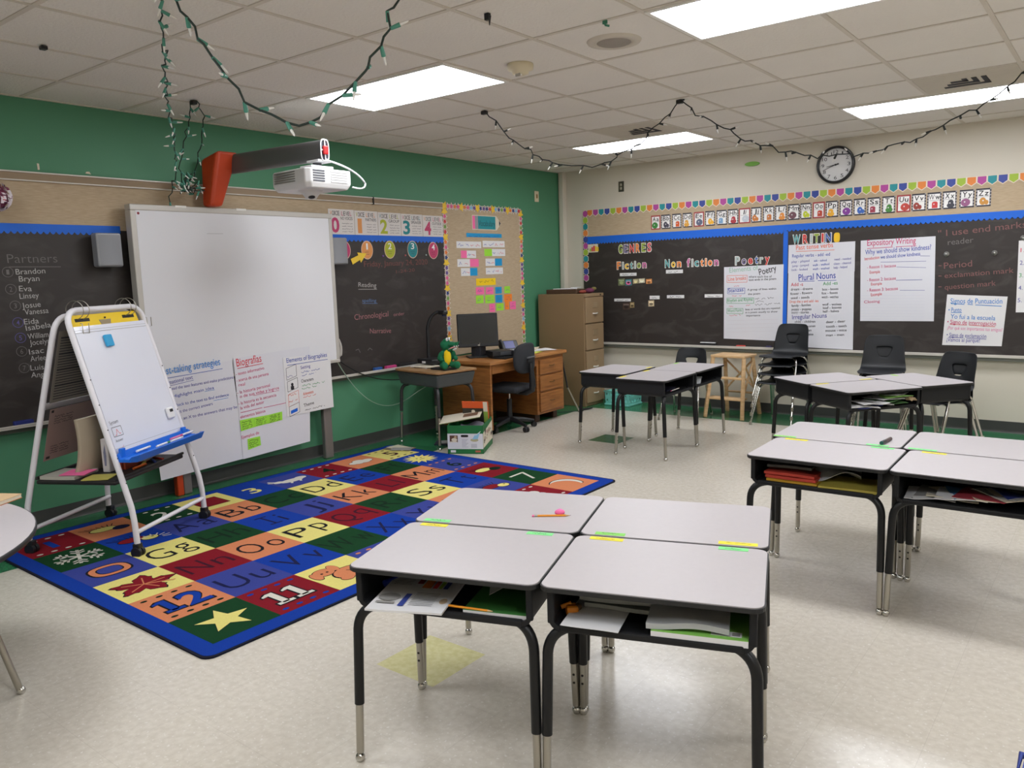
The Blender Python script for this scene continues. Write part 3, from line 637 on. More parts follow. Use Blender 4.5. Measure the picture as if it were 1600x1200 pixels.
def d_el(m, c):
    m.text(WL, 'Elements of Biographies', (-4.159, 0.860), (-3.755, 0.870), .036, INKB, c, .004); m.line(WL, (-4.155, 0.839), (-3.751, 0.846), .004, INKB, c)
    for (p, q, k) in (((-4.169, 0.815), (-4.072, 0.721), DARK), ((-4.166, 0.707), (-4.067, 0.626), DARK), ((-4.165, 0.603), (-4.065, 0.505), INKO), ((-4.164, 0.505), (-4.065, 0.426), DARK)):
        for e in (((p[0], p[1]), (q[0], p[1] + .025)), ((p[0], q[1]), (q[0], q[1] + .025)), ((p[0], p[1]), (p[0], q[1])), ((q[0], p[1] + .025), (q[0], q[1] + .025))): m.line(WL, e[0], e[1], .003, k, c)
    a, b = (-4.120, 0.665); m.disc(WL, a, b + .016, .012, .014, c, DARK, 12); m.rect(WL, a - .016, b - .026, a + .016, b + .004, c, DARK)
    p = (-4.151, 0.445); q = (-4.085, 0.487); m.poly(WL, [(p[0], p[1]), (q[0], p[1] + .015), (q[0], q[1]), (p[0], q[1] - .015)], c, BLUEB)
    for i in range(2): m.scrib(WL, ((-4.166, 0.562)[0], (-4.166, 0.562)[1] + .028 - i * .05), ((-4.073, 0.559)[0], (-4.073, 0.559)[1] + .034 - i * .05), .02, INKO, c, .003, i)
    m.scrib(WL, (-4.163, 0.742), (-4.076, 0.747), .025, INKV, c, .003, 8)
    for s, p, q, k in (('Setting', (-4.028, 0.794), (-3.932, 0.799), INKV), ('Characters', (-4.031, 0.684), (-3.909, 0.690), DARK), ('Achievements', (-4.021, 0.578), (-3.917, 0.585), INKO), ('Theme', (-4.022, 0.483), (-3.918, 0.494), DARK)): m.text(WL, s, p, q, .026, k, c, .006)
    for i, (p, q, k) in enumerate((((-4.025, 0.762), (-3.836, 0.772), INKB), ((-4.020, 0.735), (-3.872, 0.744), INKB), ((-4.027, 0.652), (-3.792, 0.659), INKG), ((-4.029, 0.626), (-3.880, 0.633), INKG), ((-4.022, 0.557), (-3.892, 0.565), INKO), ((-4.012, 0.450), (-3.808, 0.461), DARK))): m.scrib(WL, p, q, .014, k, c, .003, 20 + i)
chart('chart_paper', 'smaller white chart titled Elements of Biographies', WL, .161, ((-4.190, 0.904), (-3.722, 0.894), (-3.717, 0.437), (-4.191, 0.431)), d_el, group='handwritten charts below the whiteboard', mt=WHITE)
GN = [(((-4.614, 0.470), (-4.493, 0.473), (-4.488, 0.399), (-4.610, 0.386)), 'green sticky note at the left of the row on the Biografías chart'), (((-4.491, 0.472), (-4.364, 0.472), (-4.367, 0.406), (-4.489, 0.399)), 'green sticky note in the middle of the row on the Biografías chart'), (((-4.364, 0.472), (-4.232, 0.479), (-4.235, 0.412), (-4.367, 0.404)), 'green sticky note at the right of the row on the Biografías chart'), (((-4.561, 0.317), (-4.450, 0.319), (-4.447, 0.248), (-4.562, 0.232)), 'single green sticky note low on the Biografías chart')]
for k, (cn, lab) in enumerate(GN):
    def dn(m, c, cn=cn, k=k):
        tl, tr, br, bl = map(V, cn)
        for i in range(4):
            f = .22 + i * .2; m.scrib(WL, tuple(tl.lerp(bl, f) + (tr - tl) * .1 - V((0, .006))), tuple(tr.lerp(br, f) - (tr - tl) * .15 - V((0, .006))), .012, DARK, c, .0025, k * 5 + i)
    chart('sticky_note', lab, WL, .1598 + .0004 * (k % 2), cn, dn, 'note', 'green notes on the chart', LIME)

# ---------------------------------------------------------------- back (cream) wall
XR = XM - .6
t = thing('bulletin_strip', 'long tan bulletin strip behind the alphabet cards', 'bulletin board')
MB().prism(WB, [(.31, 1.84), (XR, 1.84), (XR, 2.205), (.31, 2.205)], .001, .012, LINEN).build('panel', t)
CHALKD = mat('chalk_dull_pink', (128, 90, 88), .9, var=.25, vs=120)
t = thing('chalkboard', 'long dark chalkboard on the cream back wall', 'chalkboard')
m = MB(); m.prism(WB, [(.31, .68), (XR, .68), (XR, 1.87), (.31, 1.87)], .001, .012, CHB); c = .0135
for s, p, q, h, k in (('" I use end marks', (4.045, 1.716), (4.704, 1.761), .055, CHALKD), ('reader', (4.124, 1.640), (4.321, 1.653), .05, CHALKF), ('-', (4.056, 1.446), (4.081, 1.445), .05, CHALKD), ('Period', (4.102, 1.433), (4.320, 1.449), .055, CHALKD), ('-', (4.059, 1.355), (4.085, 1.354), .05, CHALKD), ('exclamation mark', (4.110, 1.351), (4.631, 1.386), .045, CHALKD),
                      ('-', (4.063, 1.258), (4.089, 1.258), .05, CHALKD), ('question mark', (4.115, 1.249), (4.506, 1.280), .045, CHALKD)):
    m.text(WB, s, p, q, h, k, c, .0)
m.build('slate', t)
m = MB(); m.box((.31, -.075, .662), (XR, -.001, .674), ALUM, .003); m.box((.31, -.078, .66), (XR, -.07, .686), ALUM, .002); m.box((.31, -.045, .628), (XR, -.001, .662), mat('tray_grey', (128, 130, 124), .5), .004); m.build('chalk_tray', t)
for x0, x1, mm, lab, hh in ((1.80, 1.98, BLACKP, 'black felt eraser on the back tray behind the single chair', .035), (2.205, 2.30, mat('red_eraser', (190, 70, 60), .8), 'small red eraser on the back tray above the step stool', .022), (2.52, 2.575, mat('navy_eraser', (54, 50, 90), .8), 'small navy eraser on the back tray above the step stool', .025), (3.50, 3.62, BLACKP, 'black eraser on the back tray left of the middle chairs', .04)):
    m = MB(); m.box((x0, -.065, .674), (x1, -.03, .674 + hh), mm, .006)
    if hh > .03: m.box((x0 + .004, -.064, .674 + hh), (x1 - .004, -.031, .682 + hh), WHITE, .003)
    tag(m.build('eraser'), lab, 'eraser', 'erasers on the back chalk tray')
scallop('border_strip', WB, .36, 2.665, 1.905, 1.835, .0125, 'scalloped blue border above the genre headings', 62)
scallop('border_strip', WB, 2.665, XR, 1.905, 1.853, .0130, 'scalloped blue border along the right hand chalkboard', 120)
tag(MB().prism(WB, [(2.667, .70), (2.712, .70), (2.712, 1.84), (2.667, 1.84)], .0135, .015, BLUEB).build('border_strip'), 'upright blue paper strip between the genre and writing sections', 'border', 'scalloped blue paper borders')
# flag border
FC = [ORP, PURP, TEAL, NAVY, LIMP]
m = MB(); x = .37; i = 0
EDGE = mat('flag_edge', (226, 214, 196), .6)
while x < XR - .1:
    w = .0775; b1 = 2.213
    m.prism(WB, [(x, b1 - .055), (x + w / 2, b1 - .082), (x + w, b1 - .055), (x + w, b1), (x, b1)], .0125, .0138, EDGE)
    m.poly(WB, [(x + .006, b1 - .051), (x + w / 2, b1 - .075), (x + w - .006, b1 - .051), (x + w - .006, b1 - .004), (x + .006, b1 - .004)], .0145, FC[i % 5]); x += w; i += 1
tag(m.build('pennant_border'), 'row of coloured paper pennants along the back wall strip', 'border')
m = MB(); z = 2.17; i = 0
while z > 1.36:
    a = .345
    for r, cc, mm in ((.046, .0138, EDGE), (.039, .0146, FC[(i * 3 + 1) % 5])):
        m.prism(WB, [(a + r * .92 * math.cos(2 * PI * k / 6 + PI / 6), z + r * math.sin(2 * PI * k / 6 + PI / 6)) for k in range(6)], cc - .001, cc, mm)
    z -= .074; i += 1
tag(m.build('hexagon_border'), 'upright border of coloured paper hexagons near the corner', 'border')
# alphabet cards
CX = [(1.201, 2.016), (1.316, 2.009), (1.323, 2.015), (1.438, 2.008), (1.455, 2.014), (1.565, 2.007), (1.579, 2.020), (1.690, 2.012), (1.708, 2.018), (1.824, 2.010), (1.836, 2.023), (1.946, 2.016), (1.962, 2.021), (2.079, 2.013), (2.085, 2.026), (2.200, 2.018), (2.204, 2.025), (2.326, 2.016), (2.333, 2.029), (2.443, 2.021), (2.456, 2.027), (2.573, 2.018), (2.579, 2.031), (2.696, 2.022), (2.704, 2.034), (2.823, 2.026), (2.827, 2.038), (2.935, 2.030), (2.946, 2.035), (3.061, 2.027), (3.067, 2.039), (3.185, 2.030), (3.195, 2.041), (3.312, 2.032), (3.321, 2.044), (3.431, 2.035), (3.442, 2.040), (3.558, 2.031), (3.569, 2.042), (3.683, 2.033), (3.694, 2.044), (3.811, 2.035), (3.818, 2.046), (3.935, 2.037), (3.943, 2.047), (4.058, 2.038), (4.065, 2.043), (4.177, 2.034), (4.197, 2.043), (4.312, 2.034), (4.320, 2.039), (4.437, 2.029)]
PIC = [(60, 130, 60), (70, 66, 80), (210, 90, 40), (220, 160, 60), (90, 96, 120), (230, 170, 40), (120, 160, 200), (170, 50, 60), (190, 196, 204), (200, 120, 50), (200, 120, 60), (220, 140, 60), (110, 70, 80), (190, 200, 40), (190, 70, 50), (230, 170, 50), (130, 60, 150), (60, 100, 180), (160, 60, 80), (70, 130, 60), (190, 70, 60), (150, 60, 50), (200, 60, 60), (60, 60, 70), (150, 90, 130), (200, 140, 60)]
CARDW = mat('card_white', (232, 230, 228), .5); CARDR = mat('card_red', (158, 52, 58), .5); CARDK = mat('card_black', (44, 42, 54), .5); CARDG = mat('card_grey', (150, 146, 150), .5)
AN = 'Aa Bb Cc Dd Ee Ff Gg Hh Ii Jj Kk Ll Mm Nn Oo Pp Qq Rr Ss Tt Uu Vv Ww Xx Yy Zz'.split()
for k in range(26):
    a0 = CX[2 * k][0] + .001; a1 = CX[2 * k + 1][0] - .001; b0 = 1.938 + .0007 * k; b1 = b0 + .153; w = a1 - a0; vow = AN[k][0] in 'AEIOU'
    m = MB(); m.prism(WB, [(a0, b0), (a1, b0), (a1, b1), (a0, b1)], .0125, .0138, CARDR if vow else CARDK)
    if not vow:
        for j in range(6):
            for (x0, z0_) in ((a0, b0 + .153 * j / 6), (a1 - w * .09, b0 + .153 * (j + .5) / 6)): m.rect(WB, x0, z0_, x0 + w * .09, z0_ + .0125, .0141, CARDG)
    m.rect(WB, a0 + w * .1, b0 + .012, a1 - w * .1, b1 - .014, .0144, CARDW)
    m.line(WB, (a0 + w * .14, b0 + .082), (a1 - w * .14, b0 + .082), .002, CARDK, .0148)
    cap, low = AN[k]; hw = {'I': .09, 'M': .40, 'W': .40, 'J': .25}.get(cap, .33) * w; lw = {'i': .06, 'l': .06, 'm': .36, 'w': .34, 'j': .13, 't': .17, 'f': .18, 'r': .17}.get(low, .26) * w
    tot = hw + lw + .06 * w; x0 = (a0 + a1) / 2 - tot / 2
    m.text(WB, cap, (x0, b0 + .092), (x0 + hw, b0 + .090), .044, DARK, .0148, .014 if cap not in 'MW' else .0); m.text(WB, low, (x0 + hw + .06 * w, b0 + .092), (x0 + tot, b0 + .090), .044, DARK, .0148, .014)
    pm = mat('card_picture_%s' % low, PIC[k], .55); sx = (-.08, .05, .1)[k % 3] * w; xc = (a0 + a1) / 2 + sx
    sh = k % 4
    if sh == 0: m.disc(WB, xc, b0 + .045, w * .32, .034, .0148, pm, 16)
    elif sh == 1: m.disc(WB, xc - w * .08, b0 + .045, w * .22, .032, .0148, pm, 14); m.disc(WB, xc + w * .16, b0 + .034, w * .14, .02, .0150, pm, 14)
    elif sh == 2: m.rect(WB, xc - w * .2, b0 + .016, xc + w * .2, b0 + .06, .0148, pm); m.disc(WB, xc, b0 + .06, w * .2, .013, .0150, pm, 14)
    else: m.disc(WB, xc, b0 + .055, w * .2, .024, .0148, pm, 14); m.disc(WB, xc, b0 + .03, w * .28, .022, .0150, pm, 14)
    m.disc(WB, xc - w * .06, b0 + .05, w * .05, .006, .0153, WHITE, 8)
    tag(m.build('alphabet_card'), 'alphabet card with %s border showing the letters %s' % ('red' if vow else 'black checked', AN[k]), 'card', 'alphabet cards on the back wall')
# cut-out letters
LC = dict(w=(170, 186, 184), o=(234, 128, 34), r=(206, 52, 44), g=(140, 164, 50), v=(104, 96, 136), y=(236, 190, 40), t=(84, 164, 166), p=(196, 90, 150), b=(70, 104, 170), k=(206, 196, 190), s=(214, 90, 100))
def cut(word, p, q, h, cols, desc):
    """a row of separate die-cut letters"""
    n = len(word); L_ = q[0] - p[0]; wd = [{'i': .5, 'I': .5, 'l': .5, 't': .75, 'f': .75, 'r': .75, ' ': .7, 'W': 1.35, 'N': 1.1}.get(ch, 1) for ch in word]; tot = sum(wd); x = p[0]
    seen = {}
    for i, ch in enumerate(word):
        w = L_ * wd[i] / tot; b = p[1] + (q[1] - p[1]) * ((x - p[0]) / L_)
        if ch != ' ':
            m = MB(); seen[ch] = seen.get(ch, 0) + 1
            cm = mat('letter_' + cols[i], LC[cols[i]], .6); e = .004
            vs, fs, gw = glyphs(ch, .055); ww = w * .82
            for sc_off, cc, mm, o_ in ((.055, .0135, mat('letter_edge', (226, 220, 212), .6), 1), (.03, .0152, cm, 0)):
                m.text(WB, ch, (x + (0 if o_ else .006), b + (0 if o_ else .004)), (x + ww - (0 if o_ else .006), b + (0 if o_ else .004)), h * (1 if o_ else .92), mm, cc, sc_off)
            for f in (.3, .55, .8): pass
            o = m.build('letter_cutout')
            md = o.modifiers.new('thickness', 'SOLIDIFY'); md.thickness = .0012; md.offset = -1
            num = '' if word.count(ch) == 1 else (' first' if seen[ch] == 1 else ' second')
            tag(o, '%s paper letter,%s %s of the word %s' % (dict(w='grey white', o='orange', r='red', g='olive green', v='slate violet', y='yellow', t='aqua', p='pink', b='blue', k='pale', s='rose')[cols[i]], num, ch, desc), 'letter', 'cut-out letters on the back chalkboard')
        x += w
cut('GENRES', (0.782, 1.698), (1.221, 1.705), .095, 'gvrogs', 'GENRES')
cut('Fiction', (0.758, 1.518), (1.156, 1.528), .085, 'owytwgp', 'Fiction below GENRES')
cut('Non fiction', (1.365, 1.522), (2.005, 1.527), .085, 'tyo pwtooop', 'Non fiction')
cut('Poetry', (2.166, 1.526), (2.548, 1.540), .085, 'wvrbwr', 'Poetry')
cut('WRITIN', (2.756, 1.714), (3.146, 1.717), .085, 'trwgrb', 'WRITING above the chart')
m = MB(); p = (3.178, 1.755); m.prism(WB, [(p[0] + .028 * math.copysign(abs(math.cos(t_)) ** .6, math.cos(t_)), p[1] + .046 * math.copysign(abs(math.sin(t_)) ** .6, math.sin(t_))) for t_ in [2 * PI * k / 20 for k in range(20)]], .0135, .0155, mat('letter_y', LC['y']))
m.text(WB, 'G', (p[0] - .014, p[1] - .028), (p[0] + .014, p[1] - .028), .05, GOLD, .016, .01)
tag(m.build('letter_cutout'), 'folded yellow paper letter at the end of the word WRITING', 'letter', 'cut-out letters on the back chalkboard')
LBL = [((968.5,425), 'h', (0.799, 1.440), (1.015, 1.475), 'white word label under the Fiction letters'), (0, 0, (1.380, 1.456), (1.582, 1.495), 'white word label under the Non fiction letters'), (0, 0, (0.722, 1.153), (0.938, 1.185), 'white word label at lower left beside the filing cabinet'), (0, 0, (1.178, 1.176), (1.301, 1.215), 'short white word label above the single tan picture'),
       (0, 0, (1.391, 1.186), (1.597, 1.220), 'white word label low on the board, left of the far one'), (0, 0, (1.834, 1.191), (2.035, 1.226), 'white word label touching the Elements of Poetry chart')]
for k, e in enumerate(LBL):
    a0, b0, a1, b1 = lrect(e[2], e[3]); m = MB(); m.prism(WB, [(a0, b0), (a1, b0), (a1, b1), (a0, b1)], .0125, .0138, WHITE); m.scrib(WB, (a0 + .03, (b0 + b1) / 2 - .01), (a1 - .03, (b0 + b1) / 2 - .01), .016, DARK, .0146, .003, k)
    tag(m.build('word_label'), e[4], 'label', 'white word labels on the back chalkboard')
PH = [((0.777, 1.332), (0.862, 1.414), (110, 120, 84), 'green book cover picture, first of the row under Fiction'), ((0.869, 1.330), (0.953, 1.405), (70, 120, 130), 'blue and pink cover picture, second of the row under Fiction'), ((0.969, 1.350), (1.037, 1.407), (170, 160, 120), 'olive patterned cover picture in the middle of the row'), ((1.042, 1.356), (1.119, 1.410), (196, 188, 160), 'pale cover picture, fourth of the row under Fiction'), ((1.135, 1.348), (1.207, 1.403), (206, 140, 84), 'orange cover picture at the right end of the row'),
      ((0.832, 1.057), (0.925, 1.138), (70, 54, 46), 'dark brown cover picture below the lower left label'), ((0.928, 1.079), (0.983, 1.145), (150, 130, 90), 'small oval tan picture beside the dark brown one'), ((1.161, 1.094), (1.233, 1.165), (206, 186, 150), 'single tan picture below the short white label')]
for k, (p, q, colr, lab) in enumerate(PH):
    a0, b0, a1, b1 = p[0], p[1], q[0], q[1]; pm = mat('picture_%d' % k, colr, .5, var=.5, vs=40); m = MB(); m.prism(WB, [(a0, b0), (a1, b0 + .004), (a1, b1), (a0, b1 - .004)], .0125, .0138, pm)
    m.disc(WB, (a0 + a1) / 2, (b0 + b1) / 2 - .008, (a1 - a0) * .3, (b1 - b0) * .22, .0146, mat('picture_spot_%d' % k, tuple(min(255, int(x * (1.45 if k in (2, 3, 0) else .6))) for x in colr), .5), 14); m.rect(WB, a0 + .01, b1 - .03, a1 - .01, b1 - .015, .0146, mat('picture_bar_%d' % k, tuple(min(255, x + 50) for x in colr), .5))
    if k == 1: m.disc(WB, (a0 + a1) / 2, b0 + .03, .03, .02, .0152, PINK, 14); m.disc(WB, (a0 + a1) / 2, b0 + .035, .018, .01, .0156, DARK, 12)
    tag(m.build('cover_picture'), lab, 'picture', 'small pictures on the back chalkboard')
m = MB(); a0, b0, a1, b1 = lrect((0.380, 1.817), (0.514, 1.723)); b0, b1 = min(b0, b1), max(b0, b1); m.prism(WB, [(a0, b0), (a1, b0), (a1, b1), (a0, b1)], .0142, .0152, CREAMP)
for j, cm in enumerate((LIMP, REDP, REDP, GOLD, GOLD)): m.rect(WB, a0 + .02 + j * .025, b0 + .012, a0 + .042 + j * .025, b0 + (.045, .06, .075, .07, .06)[j], .0158, cm)
tag(m.build('bar_chart_card'), 'cream card with coloured bars beside the hexagon border', 'card')
# charts on the back board
def box_(m, fr, c, p, q, w, k):
    for e in (((p[0], p[1]), (q[0], p[1])), ((p[0], q[1]), (q[0], q[1])), ((p[0], p[1]), (p[0], q[1])), ((q[0], p[1]), (q[0], q[1]))): m.line(fr, e[0], e[1], w, k, c)
def many(m, c, rows):
    for k, r in enumerate(rows):
        s, p, q, h, mm = r
        if s is None: m.scrib(WB, p, q, h, mm, c, .003, k + 3)
        elif s == '_': m.line(WB, p, q, h, mm, c)
        else: m.text(WB, s, p, q, h, mm, c, .006)
def d_poe(m, c):
    many(m, c, [('Elements of', (2.111, 1.448), (2.417, 1.470), .05, mat('pale_green_ink', (150, 186, 166))), ('Poetry', (2.431, 1.414), (2.607, 1.455), .065, DARK), ('Line breaks', (2.098, 1.362), (2.290, 1.372), .04, INKO), ('where each line of', (2.317, 1.391), (2.557, 1.389), .022, DARK), ('text ends in the poem', (2.318, 1.358), (2.602, 1.366), .022, DARK), (None, (2.161, 1.302), (2.237, 1.307), .014, INKR),
                ('Stanzas', (2.099, 1.243), (2.264, 1.254), .04, INKB), ('A group of lines within', (2.305, 1.260), (2.604, 1.267), .02, DARK), ('the poem', (2.313, 1.214), (2.440, 1.220), .02, DARK), (None, (2.141, 1.199), (2.244, 1.202), .014, INKR), ('Rhythm and Rhyme', (2.092, 1.142), (2.361, 1.155), .034, INKG), (None, (2.387, 1.168), (2.586, 1.177), .018, DARK), (None, (2.395, 1.139), (2.488, 1.142), .018, DARK), (None, (2.293, 1.102), (2.341, 1.106), .014, INKR), (None, (2.388, 1.106), (2.652, 1.119), .018, DARK), (None, (2.107, 1.089), (2.170, 1.092), .014, INKR),
                ('Word Form', (2.093, 1.035), (2.246, 1.043), .034, INKG), ('lines or words that are repeated', (2.287, 1.056), (2.646, 1.074), .02, DARK), ('in a poem usually to show', (2.287, 1.026), (2.621, 1.038), .02, DARK), ('importance', (2.295, 0.993), (2.443, 0.998), .02, DARK), (None, (2.115, 0.995), (2.240, 1.003), .014, INKR)])
    box_(m, WB, c, (2.084, 1.346), (2.300, 1.417), .004, INKO); box_(m, WB, c, (2.092, 1.229), (2.278, 1.287), .004, INKB); box_(m, WB, c, (2.085, 1.129), (2.374, 1.184), .004, INKG); box_(m, WB, c, (2.086, 1.022), (2.260, 1.076), .004, INKG)
    for p, q in (((2.087, 0.948), (2.628, 0.967)), ((2.087, 0.907), (2.629, 0.928)), ((2.087, 0.867), (2.590, 0.889)), ((2.088, 0.826), (2.578, 0.850))): m.line(WB, p, q, .0015, mat('rule_grey', (200, 190, 196)), c)
chart('chart_paper', 'chart paper titled Elements of Poetry left of the blue strip', WB, .0155, ((2.051, 1.506), (2.674, 1.517), (2.671, 0.748), (2.053, 0.758)), d_poe, group='handwritten charts on the back chalkboard')
def d_plu(m, c):
    rows = [('Plural Nouns', (2.826, 1.352), (3.178, 1.370), .062, INKB), ('_', (2.826, 1.346), (2.980, 1.346), .005, INKB), ('_', (3.011, 1.349), (3.185, 1.349), .005, INKB), ('Add -s', (2.751, 1.297), (2.870, 1.301), .034, INKR), ('Add -es', (3.061, 1.302), (3.198, 1.309), .034, INKG), ('Drop the y and add -ies', (2.741, 1.132), (3.022, 1.141), .026, INKO), ('Irregular Nouns', (2.770, 0.969), (3.104, 0.991), .045, INKV)]
    L1 = [((2.752, 1.255), (2.964, 1.262)), ((2.746, 1.211), (2.959, 1.222)), ((2.753, 1.170), (2.935, 1.178))]; R1 = [((3.056, 1.252), (3.205, 1.257)), ((3.050, 1.215), (3.200, 1.220)), ((3.051, 1.178), (3.207, 1.180))]
    L2 = [((2.761, 1.093), (2.949, 1.103)), ((2.762, 1.058), (2.956, 1.062)), ((2.762, 1.026), (2.932, 1.031))]; R2 = [((3.059, 1.106), (3.238, 1.109)), ((3.066, 1.072), (3.239, 1.079)), ((3.067, 1.038), (3.216, 1.045))]
    W1 = ['dream - dreams', 'flower - flowers', 'seed - seeds']; W2 = ['box - boxes', 'fox - foxes', 'watch - watches']; W3 = ['family - families', 'puppy - puppies', 'story - stories']; W4 = ['wolf - wolves', 'loaf - loaves', 'half - halves']
    for W, P in ((W1, L1), (W2, R1), (W3, L2), (W4, R2)):
        for s, (p, q) in zip(W, P): rows.append((s, p, q, .024, DARK))
    for s, p, q in (('child - children', (2.796, 0.934), (2.996, 0.940)), ('woman - women', (2.803, 0.886), (2.997, 0.896)), ('man - men', (2.804, 0.845), (2.961, 0.854)), ('goose - geese', (2.805, 0.803), (2.980, 0.814)), ('deer - deer', (3.099, 0.935), (3.278, 0.947)), ('tooth - teeth', (3.100, 0.892), (3.291, 0.901)), ('mouse - mice', (3.095, 0.851), (3.292, 0.861)), ('man - men', (3.102, 0.807), (3.270, 0.817))): rows.append((s, p, q, .024, DARK))
    many(m, c, rows)
chart('chart_paper', 'long chart paper titled Plural Nouns behind the tall chair stack', WB, .0155, ((2.723, 1.427), (3.346, 1.442), (3.353, 0.684), (2.717, 0.697)), d_plu, group='handwritten charts on the back chalkboard')
def d_past(m, c):
    many(m, c, [('Past tense verbs', (2.795, 1.653), (3.147, 1.666), .045, INKO), ('_', (2.795, 1.638), (3.160, 1.638), .005, INKO), ('Regular verbs - add -ed', (2.759, 1.580), (3.120, 1.585), .032, INKB), ('play - played', (2.753, 1.527), (2.927, 1.534), .022, INKV), ('ask - asked', (2.970, 1.532), (3.091, 1.534), .022, INKB), ('need - needed', (3.162, 1.538), (3.314, 1.542), .022, INKV), ('jump - jumped', (2.760, 1.486), (2.922, 1.493), .022, INKV), ('walk - walked', (2.959, 1.489), (3.116, 1.497), .022, INKB), ('clean - cleaned', (3.158, 1.496), (3.315, 1.503), .022, INKV), ('look - looked', (2.755, 1.448), (2.911, 1.453), .022, INKV), ('wash - washed', (2.960, 1.452), (3.117, 1.457), .022, INKB), ('help - helped', (3.158, 1.459), (3.282, 1.465), .022, INKV)])
chart('chart_paper', 'chart paper titled Past tense verbs below the word WRITING', WB, .0172, ((2.722, 1.700), (3.347, 1.711), (3.357, 0.957), (2.720, 1.421)), d_past, group='handwritten charts on the back chalkboard') if False else None
m = MB(); m.prism(WB, [(2.720, 1.427), (3.349, 1.430), (3.347, 1.711), (2.722, 1.703)], .0172, .0182, PAPER2); d_past(m, .0192)
tag(m.build('chart_paper'), 'chart paper titled Past tense verbs below the word WRITING', 'chart', 'handwritten charts on the back chalkboard')
def d_exp(m, c):
    RU = INKV; rows = [('Expository Writing', (3.453, 1.664), (3.866, 1.669), .055, INKP), ('_', (3.454, 1.638), (3.675, 1.643), .005, INKP), ('_', (3.702, 1.644), (3.872, 1.645), .005, INKP), ('Why we should show kindness?', (3.439, 1.582), (3.993, 1.609), .045, INKB), ('Introduction', (3.435, 1.529), (3.563, 1.542), .028, INKR), ('we should show kindness', (3.574, 1.539), (3.907, 1.558), .034, INKB), ('_', (3.907, 1.553), (3.985, 1.550), .003, RU), ('_', (3.575, 1.509), (3.956, 1.505), .003, RU), ('- Reason 1: because', (3.460, 1.451), (3.708, 1.461), .028, INKP), ('_', (3.713, 1.461), (3.958, 1.448), .003, RU), ('Example', (3.483, 1.405), (3.573, 1.409), .028, INKR),
            ('- Reason 2: because', (3.463, 1.331), (3.712, 1.345), .03, INKP), ('_', (3.712, 1.339), (3.931, 1.340), .004, RU), ('Example', (3.498, 1.295), (3.593, 1.300), .026, INKR), ('- Reason 3: because', (3.466, 1.236), (3.732, 1.251), .03, INKP), ('_', (3.748, 1.248), (3.955, 1.245), .003, RU), ('Example', (3.501, 1.193), (3.596, 1.205), .028, INKR), ('Closing', (3.441, 1.128), (3.581, 1.136), .026, INKP)]
    many(m, c, rows)
    for v in range(9): m.line(WB, (3.41, 1.20 - v * .028), (3.96, 1.20 - v * .028), .0012, mat('rule_blue', (196, 198, 214)), c)
chart('chart_paper', 'chart paper titled Expository Writing in the middle of the board', WB, .0135, ((3.395, 1.714), (4.024, 1.723), (4.039, 0.966), (3.411, 0.961)), d_exp, group='handwritten charts on the back chalkboard')
def d_sig(m, c):
    many(m, c, [('Signos de Puntuación', (4.165, 1.127), (4.560, 1.124), .045, INKL), ('_', (4.170, 1.124), (4.275, 1.118), .006, INKL), ('_', (4.300, 1.118), (4.340, 1.115), .006, INKL), ('_', (4.359, 1.113), (4.557, 1.102), .006, INKL), ('• Punto', (4.153, 1.050), (4.254, 1.051), .04, INKL), ('_', (4.174, 1.045), (4.259, 1.045), .005, INKL), ('Yo fui a la escuela', (4.171, 0.993), (4.515, 0.980), .04, INKL), ('• Signo de interrogación', (4.147, 0.947), (4.522, 0.933), .036, INKP), ('_', (4.168, 0.942), (4.303, 0.935), .005, INKR), ('_', (4.318, 0.936), (4.517, 0.925), .005, INKR), ('¿Por qué son importantes tus amigos?', (4.149, 0.896), (4.572, 0.884), .03, mat('pink_light_ink', (216, 130, 170))), ('• Signo de exclamación', (4.147, 0.830), (4.455, 0.823), .036, INKV), ('_', (4.162, 0.824), (4.278, 0.822), .005, INKV), ('_', (4.303, 0.819), (4.455, 0.815), .005, INKV), ('¡Vamos al parque!', (4.149, 0.787), (4.408, 0.786), .034, INKV)])
chart('chart_paper', 'tilted white chart in Spanish titled Signos de Puntuación', WB, .0135, ((4.137, 1.206), (4.597, 1.184), (4.573, 0.757), (4.114, 0.754)), d_sig, group='handwritten charts on the back chalkboard', mt=WHITE)
chart('chart_paper', 'white chart cut off by the right edge of the photo', WB, .0135, ((4.655, 1.653), (5.2, (4.655, 1.653)[1] + .01), (5.2, (4.662, 1.050)[1]), (4.662, 1.050)), lambda m, c: [m.text(WB, '%d.' % (k + 1), ((4.671, 1.524)[0] + .0, (4.669, 1.556)[1] - k * .105), ((4.671, 1.524)[0] + .03, (4.669, 1.556)[1] - k * .105), .035, (INKR, INKV, INKG, INKV, INKV)[k], c) for k in range(5)] and [m.scrib(WB, (4.75, (4.669, 1.556)[1] - k * .105), (5.1, (4.669, 1.556)[1] - k * .105), .03, (INKR, INKV, INKG, INKV, INKV)[k], c, .004, k) for k in range(5)], group='handwritten charts on the back chalkboard', mt=WHITE)
MAGS = mat('magnet_clip', (196, 194, 190), .3, .8)
for p, lab in (((4.117, 1.562), 'steel magnet clip on the chalkboard above the word Period'), ((4.483, 1.558), 'steel magnet clip right of the other on the chalkboard'), ((4.686, 1.675), 'steel magnet clip at the top of the cut off chart')):
    tag(MB().lathe([(.022, 0), (.022, .006), (.01, .008), (.01, .018), (.014, .022), (0, .025)], MAGS, 16, Matrix.Translation((p[0], -.012 if p[0] < 4.6 else -.0146, p[1])) @ Matrix.Rotation(PI / 2, 4, 'X')).build('magnet_clip'), lab, 'magnet', 'steel magnets on the back chalkboard')
